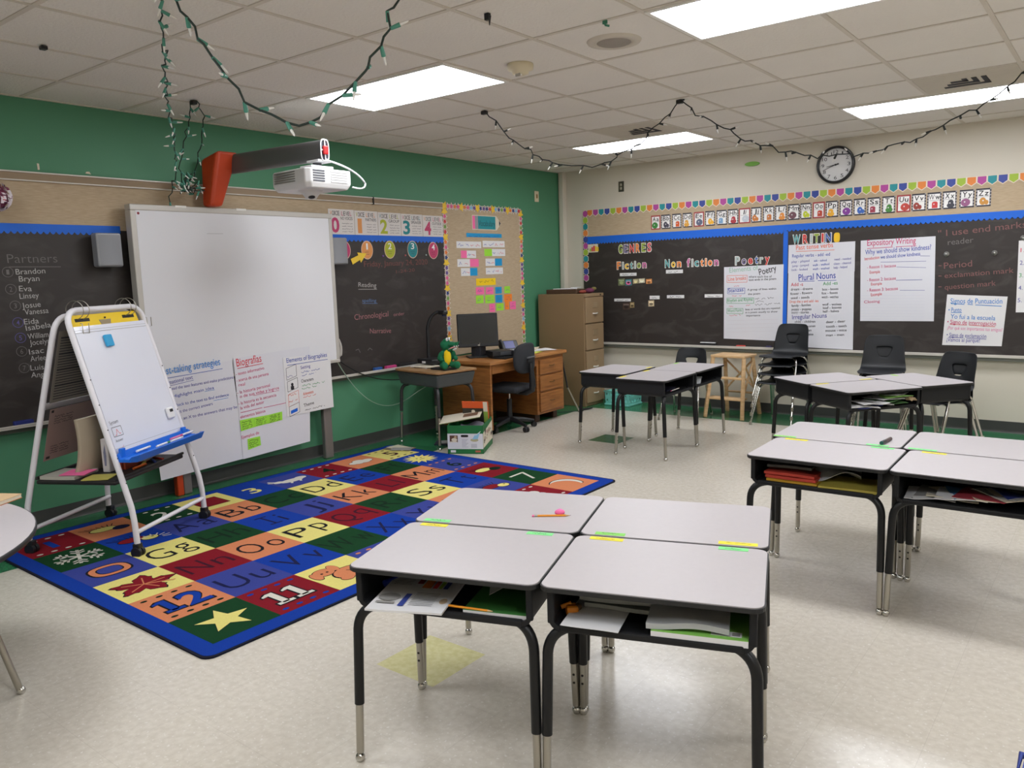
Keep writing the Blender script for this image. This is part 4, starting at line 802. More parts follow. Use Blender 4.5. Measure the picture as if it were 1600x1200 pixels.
# clock
p = (3.152, 2.432); t = thing('wall_clock', 'round black rimmed wall clock above the alphabet cards', 'clock', (p[0], 0, p[1]))
RX = Matrix.Rotation(PI / 2, 4, 'X')
m = MB(); m.lathe([(.0, 0), (.168, 0), (.175, .012), (.172, .035), (.16, .042), (.15, .036), (.1505, .019), (.1503, .0185)], mat('clock_rim', (24, 24, 26), .3), 56, RX); m.build('rim', t)
fr = Fr((0, 0, 0), (1, 0, 0), (0, 0, 1)); m = MB(); m.disc(fr, 0, 0, .152, .152, .0192, mat('clock_face', (214, 214, 214), .35, coat=.4), 48)
for k in range(1, 13):
    a = PI / 2 - 2 * PI * k / 12; s = str(k); w = .026 if len(s) == 1 else .044
    if k == 1: w = .012
    m.text(fr, s, (.118 * math.cos(a) - w / 2, .118 * math.sin(a) - .016), (.118 * math.cos(a) + w / 2, .118 * math.sin(a) - .016), .032, DARK, .021)
for k in range(60):
    a = 2 * PI * k / 60; r0 = .14 if k % 5 else .137; m.line(fr, (r0 * math.cos(a), r0 * math.sin(a)), (.146 * math.cos(a), .146 * math.sin(a)), .0015 if k % 5 else .003, DARK, .021)
m.build('dial', t)
def hand(ang, L_, w, z, nm):
    a = PI / 2 - ang; d = V((math.cos(a), math.sin(a))); m = MB(); q = V((-d.y, d.x)) * w / 2; pts = [-d * .03 - q, d * L_ - q * .5, d * L_ + q * .5, -d * .03 + q]; m.prism(fr, [tuple(x) for x in pts], z, z + .002, DARK); m.build(nm, t)
hand(2 * PI * (8 + 42 / 60) / 12, .085, .008, .023, 'hour_hand'); hand(2 * PI * 41.5 / 60, .125, .006, .027, 'minute_hand')
m = MB(); m.lathe([(.008, .02), (.008, .031), (0, .032)], DARK, 12, RX); m.build('hub', t)
p = (0.825, 2.439); t = thing('wall_switch', 'grey metal switch plate high on the cream wall', 'switch', (p[0], 0, p[1]))
m = MB(); m.box((-.035, -.008, -.057), (.035, -.001, .057), mat('plate_grey', (96, 92, 80), .4, .6), .002); m.build('plate', t)
m = MB(); [m.box((-.012, -.012, z0), (.012, -.008, z0 + .028), mat('plate_insert', (170, 164, 146), .5), .002) for z0 in (-.034, .006)]; m.build('insert', t)
p = (2.338, 2.527); m = MB(); m.prism(WB, [(p[0] + .075 * math.cos(a), p[1] + .022 * math.sin(a)) for a in [2 * PI * k / 20 for k in range(20)]], .001, .02, mat('lime_tag', (116, 178, 60), .5)); tag(m.build('wall_tag'), 'flat lime green oval stuck on the cream wall left of the clock', 'wall decoration')

# ---------------------------------------------------------------- alphabet rug
def pile(name, col): return mat(name, col, .95, var=.12, vs=160, bump=.5, bs=420, spec=.15)
RB = pile('rug_blue', (14, 56, 150)); RV = pile('rug_violet', (56, 66, 140)); RR = pile('rug_red', (126, 18, 32)); RG = pile('rug_green', (15, 60, 30)); RY = pile('rug_yellow', (222, 210, 122)); RO = pile('rug_orange', (206, 128, 88)); RK = pile('rug_black', (26, 24, 30)); RW = pile('rug_cream', (210, 206, 194)); RE = pile('rug_edge', (28, 30, 44))
RGD = pile('rug_dark_green', (10, 36, 22)); RVD = pile('rug_dark_blue', (24, 28, 70)); RRD = pile('rug_dark_red', (62, 16, 34))
X0, Y0, PX, PY = .31, -6.305, .361, .341
GR = ['1 b 2 s 3 r 4 c 5'.split(), 'sn bug Aa Bb Cc Dd Ee Ff sun'.split(), '0 Gg Hh Ii Jj Kk Ll Mm 6'.split(), 'leaf Nn Oo Pp Qq Rr Ss Tt bird'.split(), '12 Uu Vv Ww Xx Yy Zz bee 7'.split(), 'star 11 dog 10 fish 9 heart 8 moon'.split()]
GC = ['R O G Y B V R O Y'.split(), 'G B V O G Y B G B'.split(), 'V Y G B V O R O V'.split(), 'Y R O Y R G Y B R'.split(), 'O V B G B V O V G'.split(), 'G R Y V G O B R O'.split()]
CM = dict(R=RR, O=RO, G=RG, Y=RY, B=RB, V=RV)
m = MB(); T0, T1, T2 = .0095, .0102, .0107
# body with rounded corners and a dark bound edge
def rr(x0, y0, x1, y1, r):
    out = []
    for cx, cy, a0 in ((x1 - r, y1 - r, 0), (x0 + r, y1 - r, PI / 2), (x0 + r, y0 + r, PI), (x1 - r, y0 + r, 1.5 * PI)):
        out += [(cx + r * math.cos(a0 + PI / 2 * k / 5), cy + r * math.sin(a0 + PI / 2 * k / 5)) for k in range(6)]
    return out
m.prism(XY, rr(.22, -6.40, 2.58, -3.145, .05), .0005, .008, RE); m.prism(XY, rr(.232, -6.388, 2.568, -3.157, .045), .0005, .009, RB)
def P(i, j):   # frame coordinates (a = y, b = -x) of a square's low-left corner, plus size
    return Y0 + PY * j, -(X0 + PX * (i + 1))
INK = dict(R=RRD, O=RK, G=RGD, Y=RK, B=RVD, V=RVD)
def dots(a, b, mm):
    for k in range(4):
        for bb in (b + .04, b + PX - .04): m.disc(FL, a + .055 + k * .077, bb, .018, .011, T1, mm, 10)
for i in range(6):
    for j in range(9):
        a, b = P(i, j); k = GR[i][j]; g = GC[i][j]; ca, cb = a + PY / 2, b + PX / 2
        m.rect(FL, a, b, a + PY, b + PX, T0, CM[g])
        if len(k) == 2 and k[0].isupper():
            cap, low = k; hw = {'I': .085, 'M': .155, 'W': .165, 'J': .085, 'L': .09, 'E': .1, 'F': .09}.get(cap, .135); lw = {'i': .022, 'l': .018, 'm': .12, 'w': .105, 'j': .045, 't': .06, 'f': .06, 'r': .055}.get(low, .092)
            tot = hw + .035 + lw; x = ca - tot / 2; z = -.006
            lo_ = cb - (.055 if low in 'gjpqy' else .09)
            if cap == 'I':
                m.rect(FL, x + hw / 2 - .008, cb - .09, x + hw / 2 + .008, cb + .1, T1, INK[g]); m.rect(FL, x, cb - .09, x + hw, cb - .075, T1 + .0002, INK[g]); m.rect(FL, x, cb + .085, x + hw, cb + .1, T1 + .0002, INK[g])
            else: m.text(FL, cap, (x, cb - .09), (x + hw, cb - .09), .19, INK[g], T1, z)
            m.text(FL, low, (x + hw + .035, lo_), (x + tot, lo_), .19, INK[g], T1, z)
        elif k.isdigit():
            if k in ('10', '11', '12', '1', '2', '4', '6', '8', '9', '5'): dots(a, b, {'R': RB if k == '11' else RW, 'O': RGD, 'V': RO, 'G': RW, 'Y': RK, 'B': RO}[g])
            nm = {'12': RB, '11': RW, '0': RO, '1': RB, '2': RW, '3': RY, '4': RGD, '5': RRD, '6': RGD, '7': RW, '8': RW, '9': RB, '10': RO}[k]
            if k == '11':
                for s in (-.06, .05):
                    for off, mm, cc in ((.01, RK, T1), (0, RW, T2)):
                        m.rect(FL, ca + s - .018 - off, cb - .075 - off, ca + s + .018 + off, cb + .08 + off, cc, mm); m.rect(FL, ca + s - .045 - off, cb - .085 - off, ca + s + .045 + off, cb - .06 + off, cc, mm); m.poly(FL, [(ca + s - .018 - off, cb + .08 + off), (ca + s - .05 - off, cb + .06), (ca + s - .05 - off, cb + .045 - off), (ca + s - .018, cb + .05)], cc, mm)
            elif k == '12':
                for off, mm, cc in ((.01, RK, T1), (0, RB, T2)):
                    s = -.07; m.rect(FL, ca + s - .018 - off, cb - .075 - off, ca + s + .018 + off, cb + .08 + off, cc, mm); m.rect(FL, ca + s - .045 - off, cb - .085 - off, ca + s + .045 + off, cb - .06 + off, cc, mm); m.poly(FL, [(ca + s - .018 - off, cb + .08 + off), (ca + s - .05 - off, cb + .06), (ca + s - .05 - off, cb + .045 - off), (ca + s - .018, cb + .05)], cc, mm)
                    m.text(FL, '2', (ca - .005 - off, cb - .085 - off), (ca + .115 + off, cb - .085 - off), .165 + 2 * off, mm, cc, .03)
            elif k == '0':
                for r, mm, cc in ((1.12, RK, T0 + .0004), (1, RO, T1), (.68, RK, T1 + .0003), (.6, RV, T2)): m.poly(FL, [(ca + .1 * r * math.copysign(abs(math.cos(t_)) ** .75, math.cos(t_)), cb + .085 * r * math.copysign(abs(math.sin(t_)) ** .75, math.sin(t_))) for t_ in [2 * PI * q / 28 for q in range(28)]], cc, mm)
            elif k == '7':
                m.line(FL, (ca - .09, cb + .07), (ca + .07, cb + .075), .022, RW, T1); m.line(FL, (ca + .075, cb + .083), (ca - .02, cb - .1), .022, RW, T1)
            else:
                m.text(FL, k, (ca - (.05 if k != '1' else .02) * len(k), cb - .075), (ca + (.05 if k != '1' else .02) * len(k), cb - .075), .15, nm, T1, .012)
        elif k == 'star':
            for r, mm, cc in ((.138, RK, T0 + .0004), (.13, RY, T1)): m.poly(FL, [(ca + (r if q % 2 == 0 else r * .42) * math.sin(2 * PI * q / 10 + .15), cb + (r if q % 2 == 0 else r * .42) * math.cos(2 * PI * q / 10 + .15)) for q in range(10)], cc, mm)
        elif k == 'moon':
            for s, mm, cc in ((1.08, RK, T1), (1, RW, T2)):
                o_ = [(ca - .02 + .12 * s * math.cos(t_), cb + .12 * s * math.sin(t_) - .03) for t_ in [(-40 + 170 * q / 14) * PI / 180 for q in range(15)]]; n_ = [(ca - .055 + .12 * math.cos(t_) - .002, cb + .12 * math.sin(t_) - .05) for t_ in [(120 - 150 * q / 14) * PI / 180 for q in range(15)]]
                m.add([FL(x, y, cc) for x, y in o_ + n_], [(q, q + 1, 28 - q, 29 - q) for q in range(14)], mm)
        elif k == 'sn':
            for q in range(6):
                t_ = 2 * PI * q / 6 + .2; d = V((math.cos(t_), math.sin(t_)))
                m.line(FL, (ca, cb), (ca + d.x * .13, cb + d.y * .13), .018, RW, T1 + .0001 * q)
                for f in (.06, .095):
                    for s in (1, -1):
                        e = V((math.cos(t_ + s * .9), math.sin(t_ + s * .9))); m.line(FL, (ca + d.x * f, cb + d.y * f), (ca + d.x * f + e.x * .045, cb + d.y * f + e.y * .045), .013, RW, T1 + .0001 * q)
        elif k == 'leaf':
            pts = []
            for q in range(44):
                t_ = 2 * PI * q / 44; r = .105 + .03 * math.cos(5 * t_) + .012 * math.cos(15 * t_); pts.append((ca + 1.15 * r * math.cos(t_), cb + .95 * r * math.sin(t_)))
            m.poly(FL, [(ca + (x - ca) * 1.07, cb + (y - cb) * 1.07) for x, y in pts], T1, RK); m.poly(FL, pts, T1 + .0003, RR)
            for q in range(5): t_ = 2 * PI * q / 5; m.line(FL, (ca, cb), (ca + .11 * math.cos(t_), cb + .095 * math.sin(t_)), .007, RO, T2 + .0002)
            m.line(FL, (ca, cb), (ca + .13, cb - .07), .01, RO, T2 + .0003)
        elif k == 'sun':
            m.poly(FL, [(ca + (.15 if q % 2 == 0 else .085) * math.sin(2 * PI * q / 28), cb + (.15 if q % 2 == 0 else .085) * math.cos(2 * PI * q / 28)) for q in range(28)], T1, RY); m.disc(FL, ca, cb, .065, .065, T2, RY, 20)
            for s in (-.025, .025): m.disc(FL, ca + s, cb + .02, .008, .012, T2 + .0002, RK, 8)
            m.line(FL, (ca - .03, cb - .02), (ca + .03, cb - .02), .008, RK, T2 + .0002)
        elif k == 'c':
            for s, mm, cc in ((1.1, RK, T1), (1, RW, T2)):
                for dx, dy, r in ((-.07, -.01, .045), (0, .02, .055), (.07, -.005, .05), (.03, -.03, .045), (-.035, -.03, .04)): m.disc(FL, ca + dx, cb + dy, r * s, r * .8 * s, cc + dx * .001 + .0001, mm, 16)
        elif k == 's':
            m.rect(FL, a + .07, b + .075, a + PY - .07, b + PX - .075, T1, RK); m.rect(FL, a + .075, b + .08, a + PY - .075, b + PX - .08, T2, RR)
        elif k == 'r':
            for dx, dy, ra, rb in ((0, -.01, .1, .045), (.09, .01, .05, .035), (-.1, .02, .04, .03)): m.disc(FL, ca + dx, cb + dy, ra, rb, T1 + dx * .0008 + .0001, RW, 16)
            for s in (.0, .03): m.line(FL, (ca - .11 - s, cb + .03), (ca - .15 - s * .5, cb + .09 - s), .018, RW, T2)
            for s in (-.02, .06): m.line(FL, (ca + s, cb - .03), (ca + s - .03, cb - .08), .018, RW, T2)
        elif k == 'dog':
            for sc_, mm, cc in ((1.1, RK, T1), (1, RO, T2)):
                for q_, (dx, dy, ra, rb) in enumerate(((.03, -.03, .1, .075), (-.07, .07, .06, .05), (-.13, .05, .025, .05), (-.0, .085, .025, .045), (.12, -.075, .05, .02), (-.04, -.085, .035, .03))): m.disc(FL, ca + dx, cb + dy, ra * sc_, rb * sc_, cc + q_ * .00008, mm, 20)
            m.disc(FL, ca - .09, cb + .06, .008, .008, T2 + .001, RK, 8); m.disc(FL, ca - .055, cb + .06, .008, .008, T2 + .001, RK, 8); m.line(FL, (ca + .02, cb - .0), (ca + .08, cb - .06), .006, RK, T2 + .001)
        elif k in ('b', 'bug', 'bee', 'fish', 'heart', 'bird'):
            c1, c2 = dict(b=(RY, RVD), bug=(RR, RY), bee=(RR, RY), fish=(RO, RY), heart=(RR, RY), bird=(RY, RGD))[k]
            m.disc(FL, ca - .03, cb + .02, .085, .05, T1, RK, 18); m.disc(FL, ca - .03, cb + .02, .078, .044, T1 + .0003, c1, 18); m.disc(FL, ca + .06, cb - .02, .055, .045, T1 + .0001, RK, 18); m.disc(FL, ca + .06, cb - .02, .048, .038, T2, c2, 18); m.disc(FL, ca + .08, cb - .01, .01, .008, T2 + .0003, RK, 8)
            for q in range(-3, 4): m.line(FL, (ca - .03 + q * .022, cb + .055), (ca - .04 + q * .035, cb + .1), .006, RK, T2 + .0001)
            if k == 'bug':
                for q in range(7): t_ = q * .45 - .4; m.line(FL, (ca + .07 + .05 * math.cos(t_), cb - .05 + .045 * math.sin(t_)), (ca + .07 + .1 * math.cos(t_), cb - .05 + .085 * math.sin(t_)), .008, RW, T2 + .0003)
# little dark stitch lines between the squares
tag(m.build('rug'), 'bright alphabet and number rug in front of the whiteboard', 'rug')
# loose papers on the far corner of the rug
m = MB()
m.box((-.13, -.07, 0), (.13, .07, .004), mat('card_brown', (120, 104, 80), .7), .001, Matrix.Rotation(.3, 4, 'Z')); m.box((-.12, -.05, .0045), (.1, .08, .007), CREAMP, .001, Matrix.Rotation(-.1, 4, 'Z')); m.box((-.06, -.10, .0075), (.12, .0, .010), GREYP, .001, Matrix.Rotation(.6, 4, 'Z'))
o = m.build('paper_pile'); o.location = (.42, -3.23, .0105); tag(o, 'brown and cream paper pile at far corner of the alphabet rug', 'paper', kind='stuff')

# ---------------------------------------------------------------- student desks
DH = .64
def rrect(hx, hy, r, n=5):
    out = []
    for cx, cy, a0 in ((hx - r, hy - r, 0), (-hx + r, hy - r, PI / 2), (-hx + r, -hy + r, PI), (hx - r, -hy + r, 1.5 * PI)):
        out += [(cx + r * math.cos(a0 + PI / 2 * k / n), cy + r * math.sin(a0 + PI / 2 * k / n)) for k in range(n + 1)]
    return out
EDGEB = EDGE_BLACK = mat('desk_edge_black', (26, 27, 28), .45)
def desk_top(hx=.305, hy=.2285, lam=LAM, edge=None):
    EDGEB = edge or EDGE_BLACK
    m = MB(); fr = XY
    o = rrect(hx, hy, .035); i = rrect(hx - .004, hy - .004, .032)
    m.prism(fr, rrect(hx - .003, hy - .003, .033), DH - .017, DH - .014, EDGEB); m.prism(fr, o, DH - .014, DH - .003, EDGEB); m.prism(fr, i, DH - .003, DH, lam)
    return m
def book_box(hx=.282, y0=-.205, y1=.21, zb=.503, zt=.624):
    m = MB(); r = .035; w = .014
    def prof(d):
        a, b = hx - d, zb + d; q = max(.008, r - d)
        pts = [(-a, zt)] + [(-a + q - q * math.cos(t), b + q - q * math.sin(t)) for t in [PI / 2 * k / 4 for k in range(5)]] + [(a - q + q * math.sin(t), b + q - q * math.cos(t)) for t in [PI / 2 * k / 4 for k in range(5)]] + [(a, zt)]
        return pts
    po, pi = prof(0), prof(w); n = len(po)
    vs = [(x, y0, z) for x, z in po] + [(x, y0, z) for x, z in pi] + [(x, y1, z) for x, z in po] + [(x, y1 - w, z) for x, z in pi]
    fs = []
    for k in range(n - 1):
        fs += [(k, k + 1, n + k + 1, n + k), (k + 1, k, 2 * n + k, 2 * n + k + 1), (n + k, n + k + 1, 3 * n + k + 1, 3 * n + k)]
    fs += [tuple(range(2 * n, 3 * n)), tuple(range(4 * n - 1, 3 * n - 1, -1))]
    fs += [(0, n, 3 * n, 2 * n), (n - 1, 3 * n - 1, 4 * n - 1, 2 * n - 1)]
    m.add(vs, fs, BOXP)
    m.box((-hx + .03, y0 - .004, zb - .002), (hx - .03, y0 + .014, zb + .02), BOXP, .006)   # front lip
    m.box((-hx - .002, y0 - .004, zt - .006), (hx + .002, y0 + .01, zt), BOXP, .002)
    m.box((-hx - .003, y0 - .003, zb + .02), (-hx + .018, y0 + .012, zt), BOXP, .005); m.box((hx - .018, y0 - .003, zb + .02), (hx + .003, y0 + .012, zt), BOXP, .005)
    return m
def leg_parts(parent, sx, sy, blk=TUBEB, split=.19, hx=.27, hy=.19, foot=(.294, .226), zt=.508):
    fx, fy = foot
    a = V((sx * (hx - .055), sy * (hy - .02), zt)); b = V((sx * (hx + .012), sy * (hy + .012), zt - .005)); f = V((sx * fx, sy * fy, 0))
    c = V((sx * (hx + .016), sy * (hy + .015), zt - .075))
    pts = arc(a, b, c, 8); e = c.lerp(f, (c.z - split) / c.z); g = c.lerp(f, (c.z - .03) / c.z)
    L = MB().tube(pts + [c.lerp(e, .5), e], .0155, blk, 14).build('leg', parent)
    m = MB().tube([c.lerp(f, (c.z - split - .02) / c.z), g], .0125, STEEL, 14)
    d = (g - c).normalized(); n1 = V((0, -sy, 0))
    for k in (.04, .07):
        q = c.lerp(f, (c.z - split + k) / c.z); m.tube([q, q + n1 * .0132], .0045, SLOT, 8)
    m.build('leg_insert', L)
    MB().ball((f.x, f.y, .013), .0155, CHROME, None, 14, 8).tube([(f.x, f.y, .0), (f.x, f.y, .004)], .011, CHROME, 12).build('foot_glide', L)
def strips(t, lst):
    for x, y, mm, w in lst:
        m = MB(); q = random.uniform(-.02, .02); m.box((x - w / 2, y - .013, DH + .0002), (x + w / 2, y + .013, DH + .0012), mm, 0, Matrix.Translation((x, y, 0)) @ Matrix.Rotation(q, 4, 'Z') @ Matrix.Translation((-x, -y, 0)))
        m.scrib(XY, (x - w / 2 + .02, y - .005), (x + w / 2 - .02, y - .005), .009, DARK, DH + .0018, .0016, int(1000 * abs(x * y)))
        o = m.build('name_strip', t); o['label'] = {YEL: 'yellow name strip', GRN: 'green name strip', LGR: 'mint green name strip', LIME: 'lime name strip'}[mm]
def make_desk(name, lab, loc, rz, group):
    t = thing(name, lab, 'desk', loc, rz, group)
    desk_top().build('desk_top', t); book_box().build('book_box', t)
    for sx, sy in ((-1, -1), (1, -1), (-1, 1), (1, 1)): leg_parts(t, sx, sy)
    return t
proto = None
DG = 'grey topped student desks'
DESKS = {}
def desk(key, x, y, deg, lab, st):
    global proto
    if proto is None: proto = o = make_desk('student_desk', lab, (x, y, 0), R(deg), DG)
    else: o = dup(proto_clean, (x, y, 0), R(deg), lab, DG)
    DESKS[key] = o
    return o
LAYOUT = [('A1', 3.797, -6.170, 19.0, 'student desk nearest at left, holding a printed booklet and green workbook', [(-.205, .207, YEL, .1), (.185, .205, LGR, .09)]),
          ('A2', 4.376, -5.970, 19.0, 'student desk nearest at right, holding white papers and a green workbook', [(-.2, .205, YEL, .11), (.2, .207, LGR, .09)]),
          ('A3', 3.646, -5.731, 199.0, 'student desk beside the rug with a pencil on its top', [(.215, .206, LGR, .1)]),
          ('A4', 4.226, -5.531, 199.0, 'bare student desk at the far right of the front four', [(.2, .207, GRN, .1), (-.21, .205, YEL, .12)]),
          ('B1', 4.350, -4.249, 1.5, 'student desk at right holding red and yellow folders', [(-.2, .207, YEL, .11), (.2, .207, LGR, .1)]),
          ('B2', 4.966, -4.236, 1.0, 'student desk cut by right edge, crammed with messy papers', [(-.2, .205, YEL, .1)]),
          ('B3', 4.305, -3.785, 181.5, 'student desk with a dark marker lying on its top', [(.24, .207, GRN, .11), (-.2, .207, LGR, .1)]),
          ('B4', 4.921, -3.771, 181.0, 'empty topped student desk cut by right edge, behind the messy one', [(.22, .207, LGR, .12)]),
          ('C1', 2.368, -2.138, 91.0, 'student desk at centre of room whose open side holds one pencil', [(-.2, .205, YEL, .1), (.22, .206, YEL, .09)]),
          ('C2', 1.868, -1.912, 271.0, 'student desk nearest the filing cabinet, turned away from the others', [(-.2, .207, YEL, .1)]),
          ('C3', 2.352, -1.522, 91.0, 'student desk in front of the wooden step stool', [(.2, .2, LIME, .08)]),
          ('D1', 3.97, -2.047, 52.0, 'angled student desk stuffed with overflowing papers and books', [(-.2, .206, YEL, .1)]),
          ('D2', 3.600, -1.757, 232.0, 'angled student desk in front of the tall chair stack', [(-.22, .2, YEL, .1)]),
          ('D3', 4.213, -1.545, 142.0, 'angled student desk in front of the rightmost chairs', [(.24, .0, LIME, .07)])]
k = LAYOUT[0]; proto = make_desk('student_desk', k[4], (k[1], k[2], 0), R(k[3]), DG); DESKS['A1'] = proto
for k in LAYOUT[1:]: DESKS[k[0]] = dup(proto, (k[1], k[2], 0), R(k[3]), k[4], DG)
for k in LAYOUT: strips(DESKS[k[0]], k[5])
LOC = {k[0]: tf((k[1], k[2], 0), R(k[3])) for k in LAYOUT}

def put(mb, name, lab, cat, key, x, y, z, rz=0.0, group=None):
    """place a small thing in or on a desk, in that desk's own directions"""
    o = mb.build(name); p = LOC[key] @ V((x, y, z)); o.location = p
    k = [q for q in LAYOUT if q[0] == key][0]; o.rotation_euler = (0, 0, R(k[3]) + rz)
    return tag(o, lab, cat, group)
def sheet(w, d, th, mt, amp=.0, seed=0, mt2=None, nx=10, ny=8, lift=None):
    """a sheet or thin stack with a gentle wave, resting on z = 0"""
    rr_ = random.Random(seed); a, b, c = rr_.uniform(0, 6), rr_.uniform(3, 7), rr_.uniform(2, 5); m = MB(); vs = []
    zz = []
    for j in range(ny + 1):
        for i in range(nx + 1):
            x, y = -w / 2 + w * i / nx, -d / 2 + d * j / ny
            z = amp * (1 + math.sin(a + b * x / w + c * y / d)) * .5 + (lift(i / nx, j / ny) if lift else 0); zz.append((x, y, z))
    n = len(zz); vs = [(x, y, z + th) for x, y, z in zz] + [(x, y, z) for x, y, z in zz]
    q = [(j * (nx + 1) + i, j * (nx + 1) + i + 1, (j + 1) * (nx + 1) + i + 1, (j + 1) * (nx + 1) + i) for j in range(ny) for i in range(nx)]
    m.add(vs, q, mt, True); m.add(vs, [tuple(n + e for e in reversed(f)) for f in q], mt, True)
    bd = [i for i in range(nx + 1)] + [j * (nx + 1) + nx for j in range(1, ny + 1)] + [ny * (nx + 1) + i for i in range(nx - 1, -1, -1)] + [j * (nx + 1) for j in range(ny - 1, 0, -1)]
    k = len(bd); m.add(vs, [(bd[(i + 1) % k], bd[i], n + bd[i], n + bd[(i + 1) % k]) for i in range(k)], mt2 or mt)
    return m
def pencil(L_=.175, colr=(236, 150, 30)):
    m = MB(); mm = mat('pencil_%d' % colr[0], colr, .4)
    m.tube([(-L_ / 2, 0, .0035), (L_ / 2 - .02, 0, .0035)], .0037, mm, 6); m.tube([(L_ / 2 - .02, 0, .0035), (L_ / 2 - .004, 0, .0035)], [.0037, .001], mat('pencil_wood', (214, 176, 130), .7), 6); m.tube([(L_ / 2 - .005, 0, .0035), (L_ / 2, 0, .0035)], [.001, .0003], DARK, 6)
    m.tube([(-L_ / 2 - .012, 0, .0035), (-L_ / 2, 0, .0035)], .0038, STEEL, 8); m.tube([(-L_ / 2 - .02, 0, .0035), (-L_ / 2 - .012, 0, .0035)], .0037, PINK, 8)
    return m
BZ = .5185
# near-left desk
m = sheet(.24, .30, .006, WHITE, .002, 3); cz = .0095
for r in range(9): m.line(XY, (.0, -.02 - r * .011), (.075, -.02 - r * .011), .002, DARK, cz)
for r in range(6): m.line(XY, (-.10, .10 - r * .012), (-.04, .10 - r * .012), .002, DARK, cz)
m.rect(XY, -.03, -.12, -.012, -.03, cz, NAVY); m.rect(XY, .0, .02, .03, .12, cz, ORP); m.rect(XY, .035, .02, .05, .12, cz, REDP); m.rect(XY, .055, .02, .065, .12, cz, LIMP); m.rect(XY, .07, .02, .085, .12, cz, NAVY); m.rect(XY, -.025, .05, -.005, .12, cz, MAROON); m.disc(XY, -.075, -.06, .035, .028, cz, GREYP, 14); m.disc(XY, .10, -.07, .012, .02, cz, TAN, 10); m.line(XY, (-.105, -.1), (-.045, -.1), .014, GREYP, cz + .0003)
put(m, 'booklet', 'printed white booklet sticking out of the near-left desk', 'booklet', 'A1', -.112, -.118, BZ + .012, .10)
put(MB().tube([(-.03, 0, .012), (.03, 0, .012)], .012, mat('glue_blue', (40, 60, 160), .4), 12).tube([(.03, 0, .012), (.045, 0, .012)], [.009, .004], ORAN, 10), 'glue_stick', 'blue tube at the left inside the near-left desk', 'glue', 'A1', -.245, -.05, BZ, 1.2)
put(pencil(), 'pencil', 'orange pencil lying on the lip of the near-left desk', 'pencil', 'A1', .075, -.19, BZ + .012, -.04)
put(sheet(.20, .26, .012, WHITE, .0, 5, WHITE).box((-.1, -.13, .012), (.1, .13, .0135), mat('workbook_green', (60, 120, 56), .5)), 'workbook', 'thick green workbook at the right inside the near-left desk', 'book', 'A1', .163, -.065, BZ, .02)
put(sheet(.16, .2, .002, mat('grey_sheet', (150, 152, 148), .7), .04, 9), 'loose_paper', 'crumpled grey paper on the green workbook', 'paper', 'A1', .16, .02, BZ + .014, .3)
put(sheet(.2, .2, .014, mat('red_folder', (110, 40, 36), .6), .0, 4, GREYP), 'folder', 'dark red folder on top of the pile, near-left desk', 'folder', 'A1', .155, .07, BZ + .06, -.05)
# near-right desk
put(sheet(.165, .22, .002, WHITE, .001, 8), 'loose_paper', 'clean white sheet sticking out of the near-right desk', 'paper', 'A2', -.155, -.118, BZ + .012, -.04)
GB = mat('grey_booklet', (112, 116, 110), .6)
for k in range(3): put(sheet(.22, .2, .012, GB, .003, 20 + k, mat('page_grey', (150, 152, 146), .7)), 'booklet', ('bottom grey booklet of three at the left in the near-right desk', 'middle grey booklet of three in the near-right desk', 'top grey booklet of three in the near-right desk')[k], 'booklet', 'A2', -.09 - .02 * k, -.0 + .01 * k, BZ + .016 + k * .017, -.04 + k * .05, 'grey booklets in the near-right desk')
m = MB(); m.box((-.018, -.02, 0), (.018, .02, .03), ORAN, .008); m.ball((.018, .0, .022), (.012, .012, .01), mat('sharpener_dark', (90, 60, 30), .5)); m.tube([(-.03, .01, .02), (.0, .01, .03)], .007, ORAN, 8)
put(m, 'pencil_sharpener', 'orange sharpener in the corner of the near-right desk', 'sharpener', 'A2', -.235, -.12, BZ, .4)
put(sheet(.255, .2, .018, WHITE, .0, 2, WHITE).box((-.1275, -.1, .018), (.1275, .1, .0195), mat('workbook_lime', (128, 186, 84), .5)).rect(XY, .03, -.085, .11, -.055, .0200, WHITE).rect(XY, .085, -.08, .105, -.06, .0204, GREYP), 'workbook', 'lime green workbook at the right of the near-right desk', 'book', 'A2', .135, -.105, BZ, .0)
put(sheet(.22, .22, .016, mat('grey_white', (176, 178, 178), .7), .012, 12, None, lift=lambda u, v: .035 * u * v), 'paper_stack', 'bent bundle of grey papers on the lime workbook', 'papers', 'A2', .10, -.085, BZ + .02, .03)
# pencil and sharpener on the desk beside the rug
p3 = [q for q in LAYOUT if q[0] == 'A3'][0]
put(pencil(.12), 'pencil', 'orange pencil lying on the desk beside the rug', 'pencil', 'A3', -.18, .065, DH, PI + .28)
put(MB().ball((0, 0, .011), (.019, .013, .011), PINK).ball((0, 0, .016), (.012, .008, .008), mat('pink_light', (236, 130, 190), .5)), 'eraser', 'small pink eraser beside the pencil on the desk top', 'eraser', 'A3', -.195, .045, DH, .3)
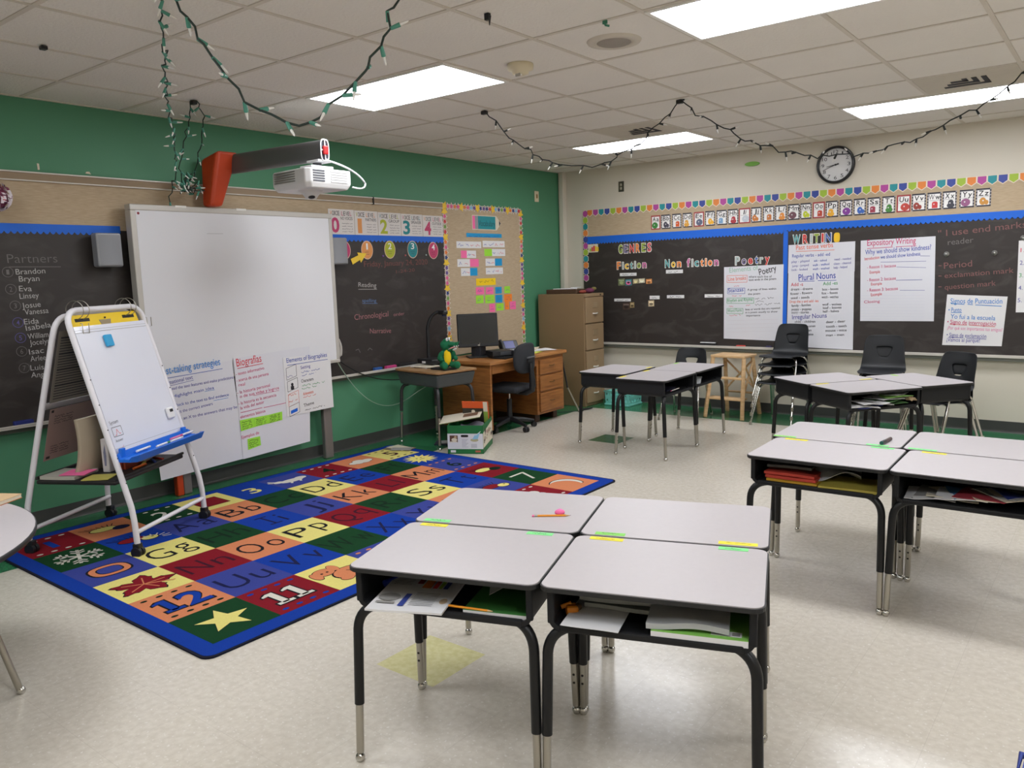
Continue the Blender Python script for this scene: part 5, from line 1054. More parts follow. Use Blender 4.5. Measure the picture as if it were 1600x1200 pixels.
# right hand cluster
for k, (mm, lab) in enumerate(((mat('folder_yellow', (196, 150, 40), .6), 'yellow folder at the bottom of the left pile in right cluster desk'), (mat('folder_red', (186, 62, 46), .6), 'lower red folder in the left pile of the right cluster desk'), (mat('folder_red', (186, 62, 46), .6), 'upper red folder in the left pile of the right cluster desk'))):
    put(sheet(.23, .24, .012, mm, .002, 31 + k), 'folder', lab, 'folder', 'B1', -.115 + .008 * (2 - k), -.07 + .008 * k, BZ + k * .0145, -.03, 'folders in the right cluster desk')
put(sheet(.2, .2, .012, GB, .004, 41), 'paper_stack', 'grey papers on top of the red folders', 'papers', 'B1', -.14, -.02, BZ + .05, .05)
put(sheet(.25, .22, .012, mat('folder_mustard', (170, 156, 66), .6), .002, 44), 'folder', 'mustard yellow folder flat at the right of the same desk', 'folder', 'B1', .14, -.09, BZ, .04)
put(sheet(.2, .2, .003, mat('grey_white', (176, 178, 178)), .05, 47), 'loose_paper', 'crumpled pale paper above the mustard folder', 'paper', 'B1', .06, -.03, BZ + .015, .2)
rr = random.Random(11)
MESS = [(WHITE, 'white'), (GREYP, 'grey'), (CREAMP, 'cream'), (mat('mag_pink', (190, 110, 120), .6), 'dull pink'), (mat('mag_blue', (80, 130, 170), .6), 'blue'), (mat('mag_red', (150, 50, 60), .6), 'dark red'), (mat('mag_navy', (40, 50, 110), .6), 'navy')]
for k in range(9):
    mm, nm = MESS[(0, 1, 2, 0, 4, 5, 2, 1, 6)[k]]
    put(sheet(.19, .17, .003, mm, .012, 60 + k), 'loose_paper', 'one of the loose papers crammed in the desk at right edge', 'paper', 'B2', -.16 + .04 * k, -.10 + rr.uniform(-.02, .04), BZ + .006 * k, rr.uniform(-.6, .6), 'papers in the messy desk at right edge')
m = MB(); m.tube([(0, 0, .0095), (0, -.045, .0095)], .0093, mat('marker_dark', (40, 40, 42), .4), 12); m.tube([(0, -.045, .0095), (0, -.125, .0095)], .0085, mat('marker_brown', (80, 62, 60), .4), 12); m.tube([(0, .004, .0095), (0, -.0, .0095)], .0095, mat('marker_teal', (30, 80, 80), .4), 12)
put(m, 'marker', 'short dark marker lying on a desk top at right', 'marker', 'B3', -.215, .19, DH, -.12)
# middle cluster
m = pencil(.16, (210, 206, 198)); put(m, 'pencil', 'white pencil on the lip of the centre desk', 'pencil', 'C1', -.05, -.197, BZ + .019, .05)
put(sheet(.2, .2, .012, mat('dark_binder', (40, 40, 60), .5), .0, 3), 'binder', 'dark binder inside the centre desk', 'binder', 'C1', .02, -.02, BZ, .1)
put(sheet(.15, .16, .003, mat('grey_white', (176, 178, 178)), .05, 51), 'loose_paper', 'crumpled paper inside the desk in front of the stool', 'paper', 'C3', -.13, -.10, BZ, .3)
# angled cluster
for k in range(10):
    mm, nm = [(NAVY, 'navy'), (WHITE, 'white'), (mat('dk_green', (60, 96, 50), .6), 'green'), (GREYP, 'grey'), (WHITE, 'white'), (mat('dk_green', (60, 96, 50), .6), 'green'), (WHITE, 'white'), (GREYP, 'grey'), (mat('lt_green', (120, 160, 80), .6), 'light green'), (WHITE, 'white')][k]
    put(sheet(.2, .19, .003, mm, .01, 80 + k), 'loose_paper', 'one of the papers spilling out of the angled front desk', 'paper', 'D1', (-.12, -.14, .1, -.05, -.1, .06, .05, .08, .12, .13)[k], -.12 + rr.uniform(-.05, .03), BZ + .0075 * k, rr.uniform(-.5, .5), 'papers in the angled front desk')
put(MB().tube([(-.06, 0, .006), (.06, 0, .006)], .006, WHITE, 10), 'marker', 'white marker on the lip of the angled front desk', 'marker', 'D1', -.16, -.19, BZ + .012, .15)
put(sheet(.06, .05, .004, TAN, .02, 5), 'paper_scrap', 'curled tan paper scrap poking out of the angled desk', 'paper', 'D1', .22, -.2, BZ + .03, .3)

# ---------------------------------------------------------------- round table at the left edge
t = thing('round_table', 'round grey topped table cut off by the left edge', 'table', (1.94, -7.54, 0))
m = MB(); m.lathe([(.0, .61), (.755, .61), (.77, .618), (.77, .634), (.766, .636)], EDGEB, 72); m.lathe([(.766, .636), (.76, .64), (0, .64)], LAM, 72); m.build('table_top', t)
for k in range(4):
    a = R(65 + 90 * k); d = V((math.cos(a), math.sin(a), 0)); p0 = d * .52 + V((0, 0, .61)); p1 = d * .66
    L_ = MB().tube([d * .46 + V((0, 0, .6)), p0 - V((0, 0, .03)), p0.lerp(p1, .55)], .0165, TUBEB, 14).build('leg', t)
    MB().tube([p0.lerp(p1, .5), p0.lerp(p1, .97)], .0125, STEEL, 14).build('leg_insert', L_); MB().ball((p1.x, p1.y, .013), .016, CHROME).build('foot_glide', L_)
m = MB(); Mx = Matrix.Rotation(.5, 4, 'Z'); m.box((-.12, -.1, .002), (.12, .1, .016), CREAMP, .001, Mx); m.box((-.122, -.102, 0), (.122, .102, .002), mat('cover_orange', (196, 120, 70), .5), 0, Mx); m.box((-.122, -.102, .016), (.122, .102, .018), mat('cover_tan', (200, 170, 130), .5), 0, Mx)
o = m.build('book'); p = (1.745, -6.863); o.location = (p[0], p[1], .6402); tag(o, 'tan covered book on the round table at left edge', 'book')

# ---------------------------------------------------------------- black stacking chairs
SHELL = mat('chair_shell', (21, 23, 26), .45, var=.08, spec=.35, bump=.08, bs=260)
def chair_shell():
    prof = [(-.205, .402, .155), (-.20, .412, .165), (-.17, .418, .175), (-.08, .412, .182), (.02, .406, .185), (.10, .404, .184), (.14, .412, .182), (.168, .435, .178), (.182, .468, .174), (.192, .502, .170), (.203, .545, .166), (.215, .588, .163), (.224, .622, .158), (.236, .655, .152), (.243, .678, .140), (.247, .690, .118)]
    fr_ = [-1, -.82, -.62, -.44, -.15, .15, .44, .62, .82, 1]; lo = [-1, -.82, -.55, -.16, -.06, .06, .16, .55, .82, 1]; md_ = [-1, -.82, -.58, -.30, -.11, .11, .30, .58, .82, 1]
    bm = bmesh.new(); g = []
    for i, (y, z, w) in enumerate(prof):
        row = []
        fs = lo if i == 9 else (md_ if i == 10 else fr_)
        for f in fs:
            dish = -.012 * (1 - f * f) if i < 7 else 0; bend = -.028 * f * f if i >= 8 else -.012 * f * f * (i / 8)
            edge = -.010 * (abs(f) ** 6) if i < 7 else 0
            row.append(bm.verts.new((f * w, y + (bend if i >= 6 else 0), z + dish + edge)))
        g.append(row)
    for i in range(len(prof) - 1):
        for j in range(9):
            if i in (9, 10) and 3 <= j <= 5: continue
            bm.faces.new((g[i][j], g[i][j + 1], g[i + 1][j + 1], g[i + 1][j]))
    bmesh.ops.recalc_face_normals(bm, faces=bm.faces[:])
    bmesh.ops.solidify(bm, geom=bm.faces[:], thickness=.007)
    return MB().bm(bm, SHELL, True)
def make_chair(lab, loc, rz, group):
    t = thing('stacking_chair', lab, 'chair', loc, rz, group)
    o = chair_shell().build('seat_shell', t); md = o.modifiers.new('smooth', 'SUBSURF'); md.levels = 1; md.render_levels = 1
    for sx in (-1, 1):
        for sy, foot in ((-1, -.255), (1, .245)):
            a = V((sx * .12, sy * .085, .388)); b = V((sx * .158, sy * .10 - .0, .386)); c = V((sx * .168, sy * .125, .345)); f = V((sx * .198, foot, .012))
            L_ = MB().tube(arc(a, b, c, 7) + [c.lerp(f, .5), f], .0105, CHROME, 12).build('leg', t)
            MB().tube([f + V((0, 0, .02)), f - V((0, 0, .012))], [.012, .0135], STEEL, 12).build('foot_glide', L_)
    m = MB()
    for sy in (-1, 1): m.tube([(-.125, sy * .085, .388), (.125, sy * .085, .388)], .0105, CHROME, 12)
    for sx in (-.1, .1): m.box((sx - .012, -.1, .388), (sx + .012, .1, .398), TUBEB, .002)
    m.build('seat_frame', t)
    return t
CG = 'black plastic stacking chairs'
ch0 = make_chair('single black chair between the cabinet and the step stool', (1.905, -.62, 0), R(8), CG)
def stack(x, y, deg, n, labs, sp=.083):
    d = Matrix.Rotation(R(deg), 4, 'Z')
    for k in range(n):
        off = d @ V((0, .012 * k, 0)); dup(ch0, (x + off.x, y + off.y, sp * k), R(deg), labs[k], CG)
stack(2.83, -.455, -4, 4, ['bottom chair of the tall stack beside the step stool', 'second chair up in the tall stack of chairs', 'third chair up in the tall stack of chairs', 'top chair of the tall stack, in front of the long chart'])
stack(3.79, -.80, 8, 3, ['bottom chair of the middle stack behind the angled desks', 'second chair of the middle stack behind the angled desks', 'top chair of the middle stack, below the Expository chart'], .094)
stack(4.27, -.97, -28, 2, ['lower chair of the rightmost pair under the Spanish chart', 'upper chair of the rightmost pair under the Spanish chart'])

# ---------------------------------------------------------------- wooden step stool
BIRCH = wood('birch_wood', (196, 158, 112), (222, 188, 142), .45, (3, 3, 18))
t = thing('step_stool', 'natural wood step stool beside the tall chair stack', 'stool', (2.285, -.315, 0), R(-3))
MB().box((-.185, -.14, .605), (.185, .14, .63), BIRCH, .006).build('seat', t)
def bar(m, a, b, w=.017, d=.012): 
    a, b = V(a), V(b); z = (b - a).normalized(); x = z.orthogonal().normalized(); y = z.cross(x); M = Matrix(((x.x, y.x, z.x, a.x), (x.y, y.y, z.y, a.y), (x.z, y.z, z.z, a.z), (0, 0, 0, 1))); m.box((-w, -w, 0), (w, w, (b - a).length), BIRCH, .004, M)
legs = {(-1, -1): ((-.165, -.12, .605), (-.20, -.225, 0)), (1, -1): ((.165, -.12, .605), (.20, -.225, 0)), (-1, 1): ((-.15, .115, .605), (-.16, .2, 0)), (1, 1): ((.15, .115, .605), (.19, .21, 0))}
for k, (a, b) in legs.items(): m = MB(); bar(m, b, a); m.build('leg', t)
def at_(k, z): a, b = map(V, legs[k]); return b.lerp(a, z / .605)
for z in (.20, .405):
    m = MB(); a, b = at_((-1, -1), z), at_((1, -1), z); m.box((a.x, a.y - .015, z - .014), (b.x, a.y + (.11 if z < .3 else .05), z + .006), BIRCH, .004); m.build('step', t)
for a, b in ((at_((1, -1), .21), at_((1, 1), .56)), (at_((1, 1), .21), at_((1, -1), .56)), (at_((-1, 1), .25), at_((1, 1), .57)), (at_((1, 1), .25), at_((-1, 1), .57)), (at_((-1, 1), .22), at_((1, 1), .22))):
    m = MB(); bar(m, a, b, .009); m.build('brace', t)

# ---------------------------------------------------------------- teacher's corner
OAK = wood('honey_oak', (126, 78, 38), (166, 108, 56), .38, (3, 2, 26)); OAKL = wood('oak_edge', (150, 98, 52), (182, 126, 72), .4, (3, 2, 26))
t = thing('teacher_desk', 'honey oak teacher desk against the green wall', 'desk', (0, 0, 0))
TX0, TX1, TY0, TY1, TH = .16, .83, -2.43, -1.17, .708
MB().box((TX0, TY0, TH - .035), (TX1, TY1, TH), OAKL, .008).build('desk_top', t)
MB().box((TX0 + .03, TY0 + .03, .06), (TX1 - .03, TY0 + .055, TH - .036), OAK, .004).build('side_panel', t)
MB().box((TX0 + .05, TY0 + .055, .12), (TX0 + .068, TY1 - .5, TH - .036), OAK, .003).build('modesty_panel', t)
m = MB(); m.box((TX0 + .03, TY1 - .50, .09), (TX1 - .032, TY1 - .03, TH - .036), OAK, .004); m.build('pedestal', t)
m = MB(); m.box((TX0 + .06, TY1 - .45, 0), (TX1 - .1, TY1 - .37, .09), mat('dark_wood', (60, 36, 22), .5), .004); m.box((TX0 + .06, TY1 - .13, 0), (TX1 - .1, TY1 - .06, .09), mat('dark_wood', (60, 36, 22)), .004); m.box((TX0 + .06, TY0 + .03, 0), (TX1 - .06, TY0 + .06, .06), mat('dark_wood', (60, 36, 22)), .004); m.build('foot_rail', t)
for k, (z0, z1) in enumerate(((.495, .645), (.325, .478), (.115, .308))):
    d = MB().box((TX1 - .034, TY1 - .465, z0), (TX1 - .012, TY1 - .065, z1), OAK, .008).build('drawer', t)
    zc = (z0 + z1) / 2 + .01; yc = TY1 - .265
    MB().tube(arc((TX1 - .014, yc - .045, zc), (TX1 + .02, yc, zc - .01), (TX1 - .014, yc + .045, zc), 8), .004, mat('brass_dark', (120, 92, 56), .35, .8), 8).build('handle', d)
MB().box((TX1 - .05, TY0 + .06, TH - .12), (TX1 - .028, TY1 - .5, TH - .037), OAK, .004).build('drawer', t)
# things on it
t = thing('computer_monitor', 'black flat computer monitor on the teacher desk', 'monitor', (.43, -2.12, TH), R(-38))
fr = Fr((.045, 0, .0), (0, 1, 0), (.0, 0, 1)); TL = Matrix.Rotation(R(-6), 4, 'Y')
m = MB(); m.box((0, -.2, .10), (.045, .2, .425), BLACKP, .008, TL); m.box((-.03, -.13, .16), (0.01, .13, .36), BLACKP, .02, TL); m.build('housing', t)
MB().box((.0445, -.18, .135), (.0465, .18, .405), mat('screen_dark', (24, 26, 27), .22, coat=.3), 0, TL).build('screen', t)
MB().disc(Fr((.0475, 0, .117), (0, 1, 0), (0, 0, 1)), 0, 0, .012, .006, 0, STEEL, 14).build('logo_badge', t).matrix_local = TL
m = MB(); m.box((-.03, -.04, .01), (.0, .04, .2), BLACKP, .008); m.build('stand', t); MB().box((-.09, -.11, 0), (.09, .11, .016), BLACKP, .006).build('base', t)
tag(MB().box((0, 0, .02), (.2, .22, .07), BLACKP, .006, tf((.50, -2.10, TH), R(-30))).box((.2, .08, .03), (.203, .19, .062), mat('front_grey', (70, 72, 76), .4), .001, tf((.50, -2.10, TH), R(-30))).box((.01, .01, 0), (.19, .21, .02), BLACKP, 0, tf((.50, -2.10, TH), R(-30))).build('computer_unit'), 'small black computer unit in front of the monitor stand', 'computer')
t = thing('desk_phone', 'black desk phone with a blue lit label behind the keyboard', 'phone', (.47, -1.70, TH), R(-30))
PT = Matrix.Rotation(R(-38), 4, 'Y'); m = MB(); m.box((-.06, -.11, 0), (.14, .11, .03), BLACKP, .008); m.box((-.1, -.105, .09), (.1, .105, .115), BLACKP, .01, Matrix.Translation((.0, 0, .02)) @ Matrix.Rotation(R(48), 4, 'Y') @ Matrix.Translation((0, 0, -.06))); m.build('body', t)
Q = Matrix.Translation((.0, 0, .02)) @ Matrix.Rotation(R(48), 4, 'Y') @ Matrix.Translation((0, 0, -.06))
m = MB(); m.box((-.085, -.045, .115), (.005, .06, .118), mat('phone_screen', (28, 36, 120), .35), 0, Q); m.build('display', t)
m = MB()
for i in range(3):
    for j in range(4): m.box((.02 + j * .018, -.03 + i * .025, .115), (.032 + j * .018, -.012 + i * .025, .119), mat('key_grey', (120, 122, 126), .5), 0, Q)
m.build('keypad', t)
m = MB(); m.tube([Q @ V((-.085, -.085, .13)), Q @ V((0, -.085, .145)), Q @ V((.085, -.085, .13))], [.02, .014, .02], BLACKP, 12); m.build('handset', t)
t = thing('keyboard', 'long black keyboard at the front edge of the teacher desk', 'keyboard', (.72, -1.97, TH), R(6))
MB().box((-.07, -.22, 0), (.07, .22, .014), BLACKP, .004).build('base', t)
m = MB(); KEYM = mat('key_black', (26, 26, 28), .5)
for i in range(5):
    for j in range(18): m.box((-.058 + i * .023, -.208 + j * .0232, .014), (-.039 + i * .023, -.189 + j * .0232, .019), KEYM)
m.build('keys', t)
m = MB(); m.ball((0, 0, .012), (.05, .032, .022), BLACKP); o = m.build('mouse'); o.location = (.66, -1.66, TH); tag(o, 'dark computer mouse among the papers on teacher desk', 'mouse')
PP = [(.52, -1.50, 0.1, WHITE, .004, 'white papers spread beside the phone on teacher desk'), (.62, -1.36, -.3, WHITE, .003, 'white paper at the back right of the teacher desk'), (.44, -1.32, .5, CREAMP, .004, 'cream paper near the bulletin board side of the desk'), (.70, -1.57, .2, LIME, .002, 'yellow green paper at the front of the teacher desk'), (.42, -1.60, -.1, WHITE, .012, 'thick white paper pile behind the mouse')]
for k, (x, y, a, mm, th, lab) in enumerate(PP):
    o = sheet(.2 if k != 3 else .12, .28 if k != 3 else .14, th, mat('yellow_green_note', (206, 216, 90), .6) if k == 3 else mm, .006, 90 + k).build('loose_paper'); o.location = (x, y, TH + .0005 + .003 * (k % 3)); o.rotation_euler = (0, 0, a); tag(o, lab, 'paper')
tag(MB().box((0, 0, 0), (.09, .12, .03), mat('pale_device', (176, 160, 150), .5), .005, tf((.33, -2.18, TH), .2) @ Matrix.Translation((.05, .02, .12))).box((.0, .0, 0), (.1, .12, .12), mat('dark_box', (36, 38, 44), .5), .004, tf((.33, -2.18, TH), .2) @ Matrix.Translation((.04, .02, 0))).build('desk_organizer'), 'pale topped dark organizer behind the computer unit', 'organizer')
# task chair
t = thing('task_chair', 'small black rolling task chair pulled up to the teacher desk', 'chair', (.70, -2.0, 0), R(6))
FAB = mat('black_fabric', (38, 40, 44), .9, bump=.2, bs=500)
for k in range(5):
    a = 2 * PI * k / 5 - .35; d = V((math.cos(a), math.sin(a), 0)); L_ = MB().tube([V((0, 0, .10)) + d * .02, d * .14 + V((0, 0, .085)), d * .25 + V((0, 0, .062))], [.026, .022, .016], BLACKP, 12).build('base_arm', t)
    c = d * .25; n = V((-d.y, d.x, 0)); m = MB()
    for s in (-1, 1): m.tube([c + n * s * .006 + V((0, 0, .027)), c + n * s * .022 + V((0, 0, .027))], .026, BLACKP, 16)
    m.tube([c + V((0, 0, .03)), c + V((0, 0, .062))], .008, BLACKP, 8); m.build('caster', L_)
MB().tube([(0, 0, .08), (0, 0, .30)], .026, BLACKP, 16).build('column', t); MB().tube([(0, 0, .28), (0, 0, .375)], .014, CHROME, 14).build('gas_lift', t)
m = MB(); m.box((-.2, -.2, .385), (.2, .2, .44), FAB, .025, None, 3); m.box((-.1, -.09, .365), (.14, .09, .386), BLACKP, .006); m.build('seat', t)
bm = bmesh.new(); sec = []
N_ = 24
for x, sc_ in ((-.0, .9), (.012, 1), (.03, 1), (.042, .9)):
    sec.append([bm.verts.new((x - .03 * (math.cos(a)) ** 2, sc_ * .185 * math.copysign(abs(math.cos(a)) ** .65, math.cos(a)), .735 + sc_ * .145 * math.copysign(abs(math.sin(a)) ** .65, math.sin(a)))) for a in [2 * PI * q / N_ for q in range(N_)]])
for a, b in zip(sec, sec[1:]):
    for i in range(N_): bm.faces.new((a[i], a[(i + 1) % N_], b[(i + 1) % N_], b[i]))
bm.faces.new(sec[0][::-1]); bm.faces.new(sec[-1])
bmesh.ops.recalc_face_normals(bm, faces=bm.faces[:])
MB().bm(bm, FAB, True, Matrix.Translation((.19, 0, -.03))).build('backrest', t)
m = MB(); m.tube([(.08, 0, .372), (.2, 0, .37), (.262, 0, .40), (.268, 0, .48), (.255, 0, .66)], [.024, .028, .03, .03, .02], BLACKP, 12); m.box((.24, -.05, .66), (.262, .05, .70), BLACKP, .006); m.tube([(.258, -.07, .715), (.262, .07, .715)], .008, mat('bar_grey', (90, 92, 96), .35), 8); m.build('back_support', t)
# filing cabinet
t = thing('filing_cabinet', 'tall tan metal filing cabinet in the room corner', 'cabinet', (0, 0, 0))
FCM = mat('cabinet_tan', (136, 112, 82), .45, var=.03); FCF = mat('cabinet_front', (146, 122, 92), .45, var=.03)
FX0, FX1, FY0, FY1, FH = .06, .70, -.60, -.215, 1.262
m = MB(); m.box((FX0, FY0, .0), (FX1 - .018, FY1, FH), FCM, .006); m.build('body', t)
MB().box((FX1 - .018, FY0, FH - .035), (FX1, FY1, FH), FCF, .003).build('top_rail', t)
MB().tube([(FX1, FY1 - .07, FH - .018), (FX1 + .006, FY1 - .07, FH - .018)], .009, SLOT, 12).build('lock', t)
for k in range(4):
    z1 = FH - .042 - k * .298; z0 = z1 - .285
    d = MB().box((FX1 - .017, FY0 + .012, z0), (FX1 + .004, FY1 - .012, z1), FCF, .005).build('drawer', t); yc = (FY0 + FY1) / 2
    m = MB(); m.tube(arc((FX1 + .003, yc - .05, z0 + .105), (FX1 + .035, yc, z0 + .1), (FX1 + .003, yc + .05, z0 + .105), 8), .008, mat('handle_bright', (226, 222, 212), .3, .3), 8); m.build('handle', d)
    m = MB(); m.box((FX1 + .003, yc - .045, z0 + .165), (FX1 + .008, yc + .045, z0 + .225), mat('holder_tan', (160, 138, 108), .4, .3), .002); m.build('label_holder', d)
# things on the cabinet
t0 = tf((.30, -.42, FH), .05)
tag(MB().box((-.16, -.13, 0), (.24, .13, .05), mat('brown_box', (74, 52, 34), .7), .006, t0).build('folded_box'), 'dark brown flat box on top of the filing cabinet', 'box')
m = MB(); m.box((-.1, -.11, .0515), (.03, -.07, .06), WHITE, .003, t0 @ Matrix.Rotation(.3, 4, 'Z')); m.box((.02, -.12, .0515), (.2, -.085, .062), WHITE, .003, t0 @ Matrix.Rotation(.15, 4, 'Z')); m.box((.13, -.1, .0625), (.17, .1, .07), WHITE, .003, t0 @ Matrix.Rotation(.1, 4, 'Z'))
tag(m.build('paper_strips'), 'white paper strips lying on the brown box atop the cabinet', 'paper')
m = MB(); m.ball((.62, -.38, FH + .03), (.05, .06, .03), mat('plum_cloth', (100, 40, 70), .8)); m.ball((.58, -.46, FH + .02), (.04, .05, .02), mat('rust_cloth', (140, 62, 50), .8)); m.ball((.645, -.33, FH + .05), (.03, .03, .02), mat('olive_cloth', (120, 110, 60), .8))
tag(m.build('cloth_bundle'), 'plum and rust cloth bundle on the cabinet beside the box', 'cloth')
# yard stick leaning between the teacher desk and the cabinet
tag(MB().tube([(.86, -.98, .003), (.80, -1.13, .30)], .009, STEEL, 10).tube([(.80, -1.13, .30), (.765, -1.17, .60)], .0095, BLACKP, 10).build('pole'), 'thin black and silver pole leaning between desk and cabinet', 'pole')
# teal crate
CT = mat('crate_teal', (120, 200, 190), .4)
t = thing('plastic_crate', 'pale teal plastic crate with round holes near the cabinet', 'crate', (.955, -.235, 0), R(-2))
def perf(fr, w, h, nx, ny, r, th, b0):
    bm = bmesh.new(); q = 12; cw, chh = w / nx, h / ny; key = {}
    def vt(a, b):
        k_ = (round(a, 5), round(b, 5))
        if k_ not in key: key[k_] = bm.verts.new(fr(a, b))
        return key[k_]
    for i in range(nx):
        for j in range(ny):
            cx, cy = -w / 2 + cw * (i + .5), b0 + chh * (j + .5)
            def sqp(a): 
                c_, s_ = math.cos(a), math.sin(a); f = 1 / max(abs(c_), abs(s_)); return vt(cx + c_ * f * cw / 2, cy + s_ * f * chh / 2)
            an = [2 * PI * k / q + PI / 4 for k in range(q)]
            ci = [bm.verts.new(fr(cx + r * math.cos(a), cy + r * math.sin(a))) for a in an]; so = [sqp(a) for a in an]
            for k in range(q): bm.faces.new((so[k], so[(k + 1) % q], ci[(k + 1) % q], ci[k]))
    bmesh.ops.recalc_face_normals(bm, faces=bm.faces[:]); bmesh.ops.solidify(bm, geom=bm.faces[:], thickness=th)
    return bm
cw_, cd_, chh_ = .30, .27, .16
for nm, fr, w in (('front_panel', Fr((0, -cd_ / 2, 0), (1, 0, 0), (0, -.06, 1)), cw_), ('back_panel', Fr((0, cd_ / 2, 0), (-1, 0, 0), (0, .06, 1)), cw_), ('side_panel', Fr((cw_ / 2, 0, 0), (0, 1, 0), (.06, 0, 1)), cd_), ('side_panel', Fr((-cw_ / 2, 0, 0), (0, -1, 0), (-.06, 0, 1)), cd_)):
    MB().bm(perf(fr, w, chh_ - .02, 5, 2, .018, .005, .022), CT).build(nm, t)
MB().box((-cw_ / 2 - .012, -cd_ / 2 - .012, .0), (cw_ / 2 + .012, cd_ / 2 + .012, .022), CT, .006).build('base', t)
m = MB(); e = .012; m.tube([(-cw_ / 2 - e, -cd_ / 2 - e, chh_), (cw_ / 2 + e, -cd_ / 2 - e, chh_), (cw_ / 2 + e, cd_ / 2 + e, chh_), (-cw_ / 2 - e, cd_ / 2 + e, chh_)], .008, CT, 8, closed=True); m.build('rim', t)
tag(MB().tube([(.76, -.83, .012), (.80, -.72, .012), (.80, -.66, .012)], .011, BLACKP, 8).box((.77, -.90, 0.0), (.80, -.82, .022), BLACKP, .006).tube([(.765, -.87, .006), (.55, -1.1, .006), (.40, -1.12, .006)], .004, BLACKP, 6).build('power_cable'), 'black cable with plug lying on the green floor by the cabinet', 'cable')
# wooden topped student desk with the reading camera
WTOP = wood('light_wood_laminate', (156, 120, 82), (186, 150, 108), .4, (3, 14, 3))
t = thing('wooden_student_desk', 'wood topped lift-lid student desk under the chalk tray', 'desk', (.52, -2.83, .045), R(-8))
desk_top(.315, .235, WTOP, mat('wood_edge', (150, 112, 72), .5)).build('desk_top', t)
m = MB(); DGM = mat('desk_grey', (70, 74, 74), .5)
bm = bmesh.new(); tp = [(-.30, -.22), (.30, -.22), (.30, .22), (-.30, .22)]; bt = [(-.27, -.2), (.27, -.2), (.27, .2), (-.27, .2)]
tv = [bm.verts.new((a, b, .617)) for a, b in tp]; bv = [bm.verts.new((a, b, .50)) for a, b in bt]; bm.faces.new(tv); bm.faces.new(bv[::-1])
for i in range(4): bm.faces.new((bv[i], bv[(i + 1) % 4], tv[(i + 1) % 4], tv[i]))
bmesh.ops.bevel(bm, geom=[e for e in bm.edges], offset=.015, segments=2, profile=.5, affect='EDGES'); m.bm(bm, DGM); m.build('book_box', t)
for sx, sy in ((-1, -1), (1, -1), (-1, 1), (1, 1)): leg_parts(t, sx, sy, mat('dark_steel', (58, 58, 58), .35, .3), .25, .25, .18, (.28, .21), .50)
for L_ in [c for c in t.children if c.name.startswith('leg')]:
    for g in L_.children:
        if g.name.startswith('foot'): g.location = (0, 0, -.045)
        if g.name.startswith('leg_insert'): g.location = (0, 0, -.03)
WZ = .685; WD = tf((.52, -2.83, 0), R(-8))
def onw(m, name, lab, cat, x, y, z=0, rz=0): o = m.build(name); o.location = WD @ V((x, y, WZ + z)); o.rotation_euler = (0, 0, R(-8) + rz); return tag(o, lab, cat)
onw(MB().box((-.14, -.1, 0), (.1, .1, .01), WHITE, .001).box((-.1, -.12, .0105), (.12, .06, .013), CREAMP, .001, Matrix.Rotation(.2, 4, 'Z')), 'paper_pile', 'cream papers on the wood topped student desk', 'papers', -.13, .02)
onw(MB().box((-.15, -.02, 0), (.15, .02, .018), mat('folder_darkred', (110, 34, 36), .6), .002), 'folder', 'dark red folder at the back of the wood topped desk', 'folder', -.14, .19)
t = thing('document_camera', 'black document camera with a tall curved arm', 'camera', tuple(WD @ V((-.21, .12, WZ + .02))), R(-8))
MB().box((-.10, -.09, 0), (.12, .1, .045), BLACKP, .01).build('base', t); MB().box((-.02, -.093, .01), (.03, -.09, .028), WHITE, 0).build('label', t)
MB().tube([(-.07, .03, .04), (-.075, .03, .12)] + [(-.072, .03, .12 + .2 * k / 4) for k in range(1, 5)] + arc((-.07, .03, .33), (-.06, .06, .47), (.02, .12, .47), 10), .016, BLACKP, 12).build('arm', t)
m = MB(); m.box((.01, .09, .445), (.095, .15, .485), BLACKP, .012); m.tube([(.065, .12, .445), (.065, .12, .43)], .018, mat('lens_blue', (30, 40, 70), .2), 14); m.build('camera_head', t)
onw(MB().box((-.1, -.07, 0), (.1, .07, .012), BLACKP, .003), 'tablet', 'dark flat case under the toy alligator', 'case', .14, -.02)
# toy alligator
t = thing('toy_alligator', 'green plush alligator with yellow belly on wood topped desk', 'toy', tuple(WD @ V((.17, -.01, WZ + .013))), R(66))
AG = mat('plush_green', (16, 104, 66), .95, bump=.4, bs=400); AY = mat('plush_yellow', (240, 200, 20), .95, bump=.3, bs=400)
def rot_ball(m, c, r, e, mt): return m.ball((0, 0, 0), r, mt, Matrix.Translation(V(c)) @ Euler(e).to_matrix().to_4x4())
m = MB()   # faces -y
m.ball((0, .01, .085), (.062, .055, .085), AG); HR = Matrix.Rotation(R(38), 4, 'Z')
def hb(m, c, r, e, mt): return m.ball((0, 0, 0), r, mt, HR @ Matrix.Translation(V(c)) @ Euler(e).to_matrix().to_4x4())
hb(m, (0, .0, .205), (.05, .05, .048), (0, 0, 0), AG); hb(m, (0, -.06, .212), (.036, .066, .022), (.05, 0, 0), AG); hb(m, (0, -.045, .162), (.03, .044, .013), (-.5, 0, 0), AG)
for s in (-1, 1):
    rot_ball(m, (s * .062, -.02, .115), (.022, .026, .05), (.5, s * -.3, 0), AG); m.ball((s * .07, -.05, .085), (.02, .022, .02), AG); rot_ball(m, (s * .05, -.05, .03), (.032, .055, .03), (0, 0, s * .3), AG); m.ball((s * .06, -.10, .032), (.03, .026, .034), AG); hb(m, (s * .024, -.01, .25), (.018, .018, .014), (0, 0, 0), AG); hb(m, (s * .018, -.115, .228), (.01, .01, .008), (0, 0, 0), AG)
m.tube([(0, .05, .03), (0, .10, .02), (.05, .14, .015)], [.04, .025, .008], AG, 12)
o = m.build('body', t); md = o.modifiers.new('merge', 'REMESH'); md.mode = 'VOXEL'; md.voxel_size = .0055; md.use_smooth_shade = True
